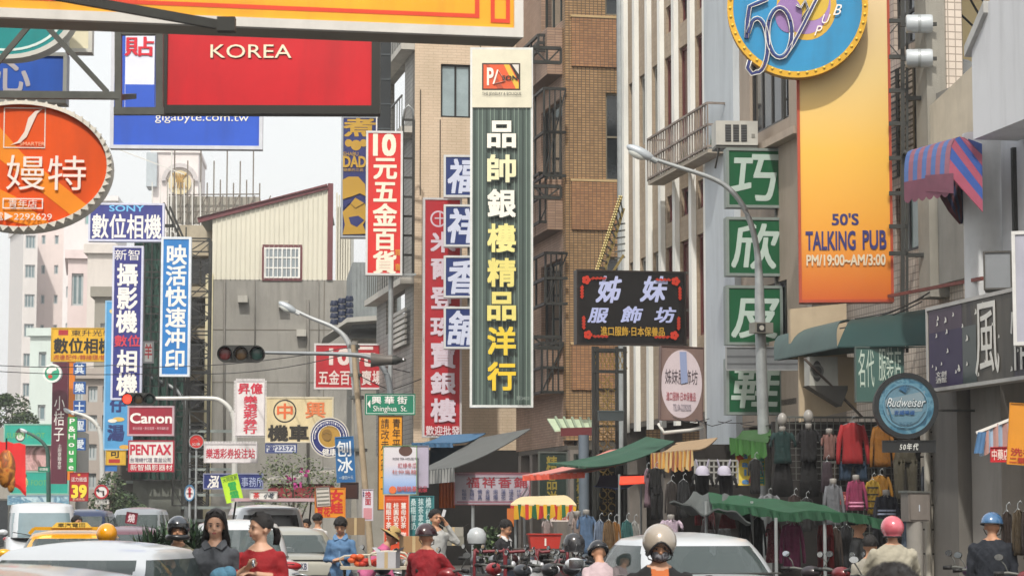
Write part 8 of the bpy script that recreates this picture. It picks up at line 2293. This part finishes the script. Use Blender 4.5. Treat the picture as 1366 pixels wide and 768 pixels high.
spots += [(600 + 22 * i, 34 + (i % 3), -60 - 9 * (i % 4), ('#2a2c30', '#6f7478', '#4a1c22', '#1d2430')[i % 4], ['dark', 'grey', 'wine red', 'blue black', 'black', 'silver grey', 'red brown', 'ink blue'][i] + ' scooter in the rear row ' + ['behind the man in red', 'under the incense banner pole', 'left of the leafy plant', 'beside the suited man', 'left of the red crate', 'below the red crate', 'below the white child shirt', 'in front of the cream dress'][i]) for i in range(8)]
for (x, D, r_, col, lab) in spots:
    if len(col) == 4: col = '#333333'
    m0 = 'scooter_paint'
    c = copy_thing(sc0, tuple(G(x, D, .0)), radians(r_), lab, swap={sc0.children[2].data.materials[0].name if False else [ch for ch in KIDS[sc0.name] if ch.name.startswith('rear_body')][0].data.materials[0].name: sp(col)})
for (x, D, rz_, col, lab) in ((238, 23.7, 0, '#3a3a3c', 'scooter under the khaki rider in the dark helmet'), (569, 26.0, 180 - 28, '#7a1a20', 'scooter ridden by the person in the red jacket'), (879, 16.1, 2, '#c4c4c4', 'scooter ridden by the silver helmet rider'), (1190, 23.2, 186, '#8a8a90', 'scooter under the pink helmet rider'), (143, 26.1, 180, '#33363a', 'scooter under the orange helmet rider')):
    # a rider faces -Y, the scooter's front is +Y
    copy_thing(sc0, tuple(G(x, D, 0)), radians(rz_ + 180), lab, swap={[ch for ch in KIDS[sc0.name] if ch.name.startswith('rear_body')][0].data.materials[0].name: sp(col)})
for (x, y, D, col, lab) in ((636, 717, 31.5, '#a9aeb0', 'pale grey helmet hung on a parked scooter left of the stall'), (766, 726, 28, '#2a2a2c', 'black helmet resting on a scooter seat')):
    t = thing('spare_helmet', lab, 'helmet', W(x, y, D), .4); build(B().lathe([(.11, -.08), (.128, -.02), (.125, .05), (.09, .11), (.04, .135), (0, .14)], 22), 'shell', M(col, .25, coat=.6), t, True); build(B().lathe([(.105, -.085), (.118, -.085), (.118, -.07), (.105, -.07)], 22), 'rim', TRIM, t, True)

# fruit tray cart
t = thing('fruit_cart', 'wire frame cart tray beside the bending woman in pink', 'cart', G(505, 28.5), radians(5))
z0 = W(505, 755, 28.5).z
build(B().box(-.45, -.3, z0 - .03, .35, .3, z0), 'tray', M('#a8a08c', .7), t)
build(B().tube(smooth_path([Vector(p) for p in ((-.1, -.25, z0), (-.08, -.25, z0 + .16), (.3, -.25, z0 + .16), (.34, -.25, z0))]), .015, 8), 'handle_loop', M('#b8b0a0', .5), t, True)
build(B().tube(smooth_path([Vector(p) for p in ((-.42, .2, z0), (-.40, .2, z0 + .12), (.28, .2, z0 + .12), (.32, .2, z0))]), .012, 8), 'handle_loop', M('#b8b0a0', .5), t, True)
for sg in (-.4, .3): build(B().tube([(sg, 0, 0), (sg, 0, z0 - .03)], .02, 8), 'leg', STEEL, t)
OR = M('#c4501a', .6, 0, .2, 20, .3); RDF = M('#b02c1c', .6, 0, .2, 20, .3)
for i, (x, lab, m_) in enumerate(((480, 'stack of orange fruit bags at the left of the tray', OR), (497, 'red net bag of fruit in the middle of the tray', RDF), (512, 'larger red net bag of fruit on the tray', RDF), (530, 'small red fruit bag at the right of the tray', RDF))):
    p = W(x - 6, 754, 28.4); q = thing('fruit_bag', lab, 'bag of fruit', (p.x, p.y, z0), 0, 'bags of fruit on the cart')
    b = B()
    for j in range(7): b.ell((R.uniform(-.07, .07), R.uniform(-.06, .06), .035 + .04 * (j % 3) * (1 if i == 0 else .4)), (.05, .05, .035), 10, 7)
    build(b, 'fruit', m_, q, True, kind='stuff')

# ================================================================ PLANTS
def leaf_cloud(b, blobs, n, size, rr, elong=1.0):
    for _ in range(n):
        c, r = rr.choice(blobs); d = Vector((rr.gauss(0, 1), rr.gauss(0, 1), rr.gauss(0, 1))).normalized(); rad = rr.uniform(.45, 1.08) ** .6
        p = Vector(c) + Vector((d.x * r[0], d.y * r[1], d.z * r[2])) * rad
        a = Vector((rr.gauss(0, 1), rr.gauss(0, 1), rr.gauss(0, .6))).normalized(); q = a.cross(Vector((rr.gauss(0, 1), rr.gauss(0, 1), rr.gauss(0, 1)))).normalized()
        s = size * rr.uniform(.6, 1.3); b.mk(rr.choice((0, 0, 1, 2)))
        b.add([p - a * s * elong, p + q * s * .45, p + a * s * elong, p - q * s * .45], [(0, 1, 2, 3)])
LEAF = [M('#3d5234', .7, 0, .3, 2, name='leaf_mid'), M('#26361f', .7, 0, .3, 2, name='leaf_dark'), M('#5d7048', .65, 0, .3, 2, name='leaf_light')]
LEAF[0:0] = []
def tree(label, x, D, h, blobs, n, size, name='street_tree', leaves=LEAF, trunk=.12, extra=None, base=0):
    t = thing(name, label, 'tree', tuple(G(x, D, base))); rr = random.Random(int(x) + 11)
    top = Vector(blobs[0][0])
    build(B().tube([(0, 0, 0), (.05, .03, h * .35), (top.x * .5, top.y * .5, h * .6), tuple(top)], [trunk, trunk * .8, trunk * .55, trunk * .2], 10), 'trunk', M('#4a4036', .9, 0, .3, 4, .5), t, True)
    b = B()
    for c, r in blobs[1:]:
        b.tube([(0.03, .02, h * .4), tuple(Vector(c) * .6 + Vector((0, 0, h * .2))), c], [trunk * .5, trunk * .3, trunk * .12], 6)
    if b.v: build(b, 'limbs', M('#4a4036', .9, 0, .3, 4, .5), t, True, kind='stuff')
    b = B(); leaf_cloud(b, blobs, n, size, rr); build(b, 'crown', leaves, t, kind='stuff')
    if extra:
        b = B(); rr2 = random.Random(5)
        for _ in range(extra[1]):
            c, r = rr2.choice(blobs[1:]); p = Vector(c) + Vector((rr2.gauss(0, .5) * r[0], rr2.gauss(0, .5) * r[1] - r[1] * .6, rr2.gauss(0, .5) * r[2]))
            for _q in range(9):
                v = p + Vector((rr2.gauss(0, .07), rr2.gauss(0, .07), rr2.gauss(0, .07))); a = Vector((rr2.gauss(0, 1), rr2.gauss(0, 1), rr2.gauss(0, 1))).normalized() * .05; q = a.cross(Vector((0, 1, .3))).normalized() * .04
                b.add([v - a, v + q, v + a, v - q], [(0, 1, 2, 3)])
        build(b, 'blossom', extra[0], t, kind='stuff')
    return t
PALE = [M('#5f6d4c', .8, 0, .3, 2, name='leaf_pale'), M('#3f4c34', .8, 0, .3, 2, name='leaf_pale_dark'), M('#7f8a62', .8, 0, .3, 2, name='leaf_pale_light')]
tree('green tree at the far left in front of the hazy towers', 14, 118, 7.3, [((0, 0, 6.9), (.9, .9, .8)), ((-.6, .2, 5.6), (1.1, 1, .9)), ((.9, 0, 5.4), (1.0, .9, .7)), ((1.7, .1, 5.1), (.6, .6, .3)), ((-1.6, 0, 4.9), (1.2, 1, .9)), ((.3, -.2, 4.4), (1.3, 1, .8)), ((-.4, .1, 7.4), (.4, .4, .3)), ((-.9, 0, 3.9), (1.3, 1, .8)), ((.6, 0, 6.3), (.7, .6, .5))], 6500, .10)
tree('small leafy tree behind the no left turn sign', 148, 80, 3.2, [((0, 0, 2.6), (.45, .4, .5)), ((-.3, 0, 2.0), (.5, .4, .5)), ((.4, 0, 1.7), (.45, .4, .6)), ((.1, 0, 1.0), (.5, .4, .5))], 2600, .06)
tree('small leafy tree right of it beside the netted building', 166, 82, 2.8, [((0, 0, 2.1), (.5, .4, .4)), ((.4, 0, 1.7), (.5, .4, .4)), ((-.2, 0, 1.3), (.5, .4, .5))], 1600, .06)
tree('bougainvillea tree with thin branches and magenta flowers', 394, 60, 3.2, [((-.1, 0, 2.95), (.75, .5, .28)), ((-.4, 0, 2.6), (.6, .5, .35)), ((.6, .1, 2.5), (.5, .4, .35)), ((.1, -.1, 2.1), (.6, .4, .35)), ((-.7, 0, 2.0), (.35, .3, .25))], 1500, .045, leaves=PALE, trunk=.05, extra=(M('#a8357c', .7), 3))
def frond_bush(label, x, D, w, h, n, z0=0):
    t = thing('spiky_bush', label, 'bush', tuple(G(x, D))); rr = random.Random(3); b = B()
    build(B().tube([(0, 0, 0), (0, 0, h * .5)], [.12, .08], 8), 'stem', M('#4a3f30', .9), t, True)
    for k in range(n):
        cx, cz = rr.uniform(-w * .62, w * .62), rr.uniform(.15, h * .72); a = rr.uniform(0, 2 * pi); el_ = rr.uniform(-.1, 1.4); L = rr.uniform(.28, .5)
        d = Vector((cos(a) * cos(el_), sin(a) * cos(el_), sin(el_))); p = Vector((cx, rr.uniform(-.3, .3), cz * (1 - .35 * abs(cx) / w))); s_ = d.cross(Vector((0, 0, 1))).normalized() * .022
        q = p + d * L * .5; e = p + d * L + Vector((0, 0, -.1 * L)); b.mk(rr.choice((0, 1, 2)))
        b.add([p - s_ * .5, p + s_ * .5, q + s_, q - s_, e], [(0, 1, 2, 3), (3, 2, 4)])
    build(b, 'fronds', [M('#1f3a24', .55, 0, .3, 3, name='frond_mid'), M('#14281a', .6, 0, .3, 3, name='frond_dark'), M('#3a5a34', .5, 0, .3, 3, name='frond_light')], t, kind='stuff')
frond_bush('large spiky dark green bush behind the rider in the dark helmet', 238, 36, .95, 1.9, 5200)
tree('small leafy potted plant left of the suited man under the stall', 655, 37, 1.4, [((0, 0, 1.2), (.25, .2, .25)), ((.15, 0, 1.0), (.2, .2, .2))], 500, .07, name='potted_tree', trunk=.03)

flush_people()
flush_text()
# ---------------------------------------------------------------- the hazy air
hb = B().box(-260, -8, -1.5, 260, 420, 48)
hm = bpy.data.materials.new('air'); hm.use_nodes = True
n_, l_ = hm.node_tree.nodes, hm.node_tree.links
n_.remove(n_['Principled BSDF'])
pv = n_.new('ShaderNodeVolumePrincipled')
pv.inputs['Color'].default_value = (.97, .98, 1, 1)
pv.inputs['Density'].default_value = 0.0007
pv.inputs['Anisotropy'].default_value = .2
l_.new(pv.outputs[0], n_['Material Output'].inputs['Volume'])
ho = build(hb, 'haze', hm, None, kind='stuff')
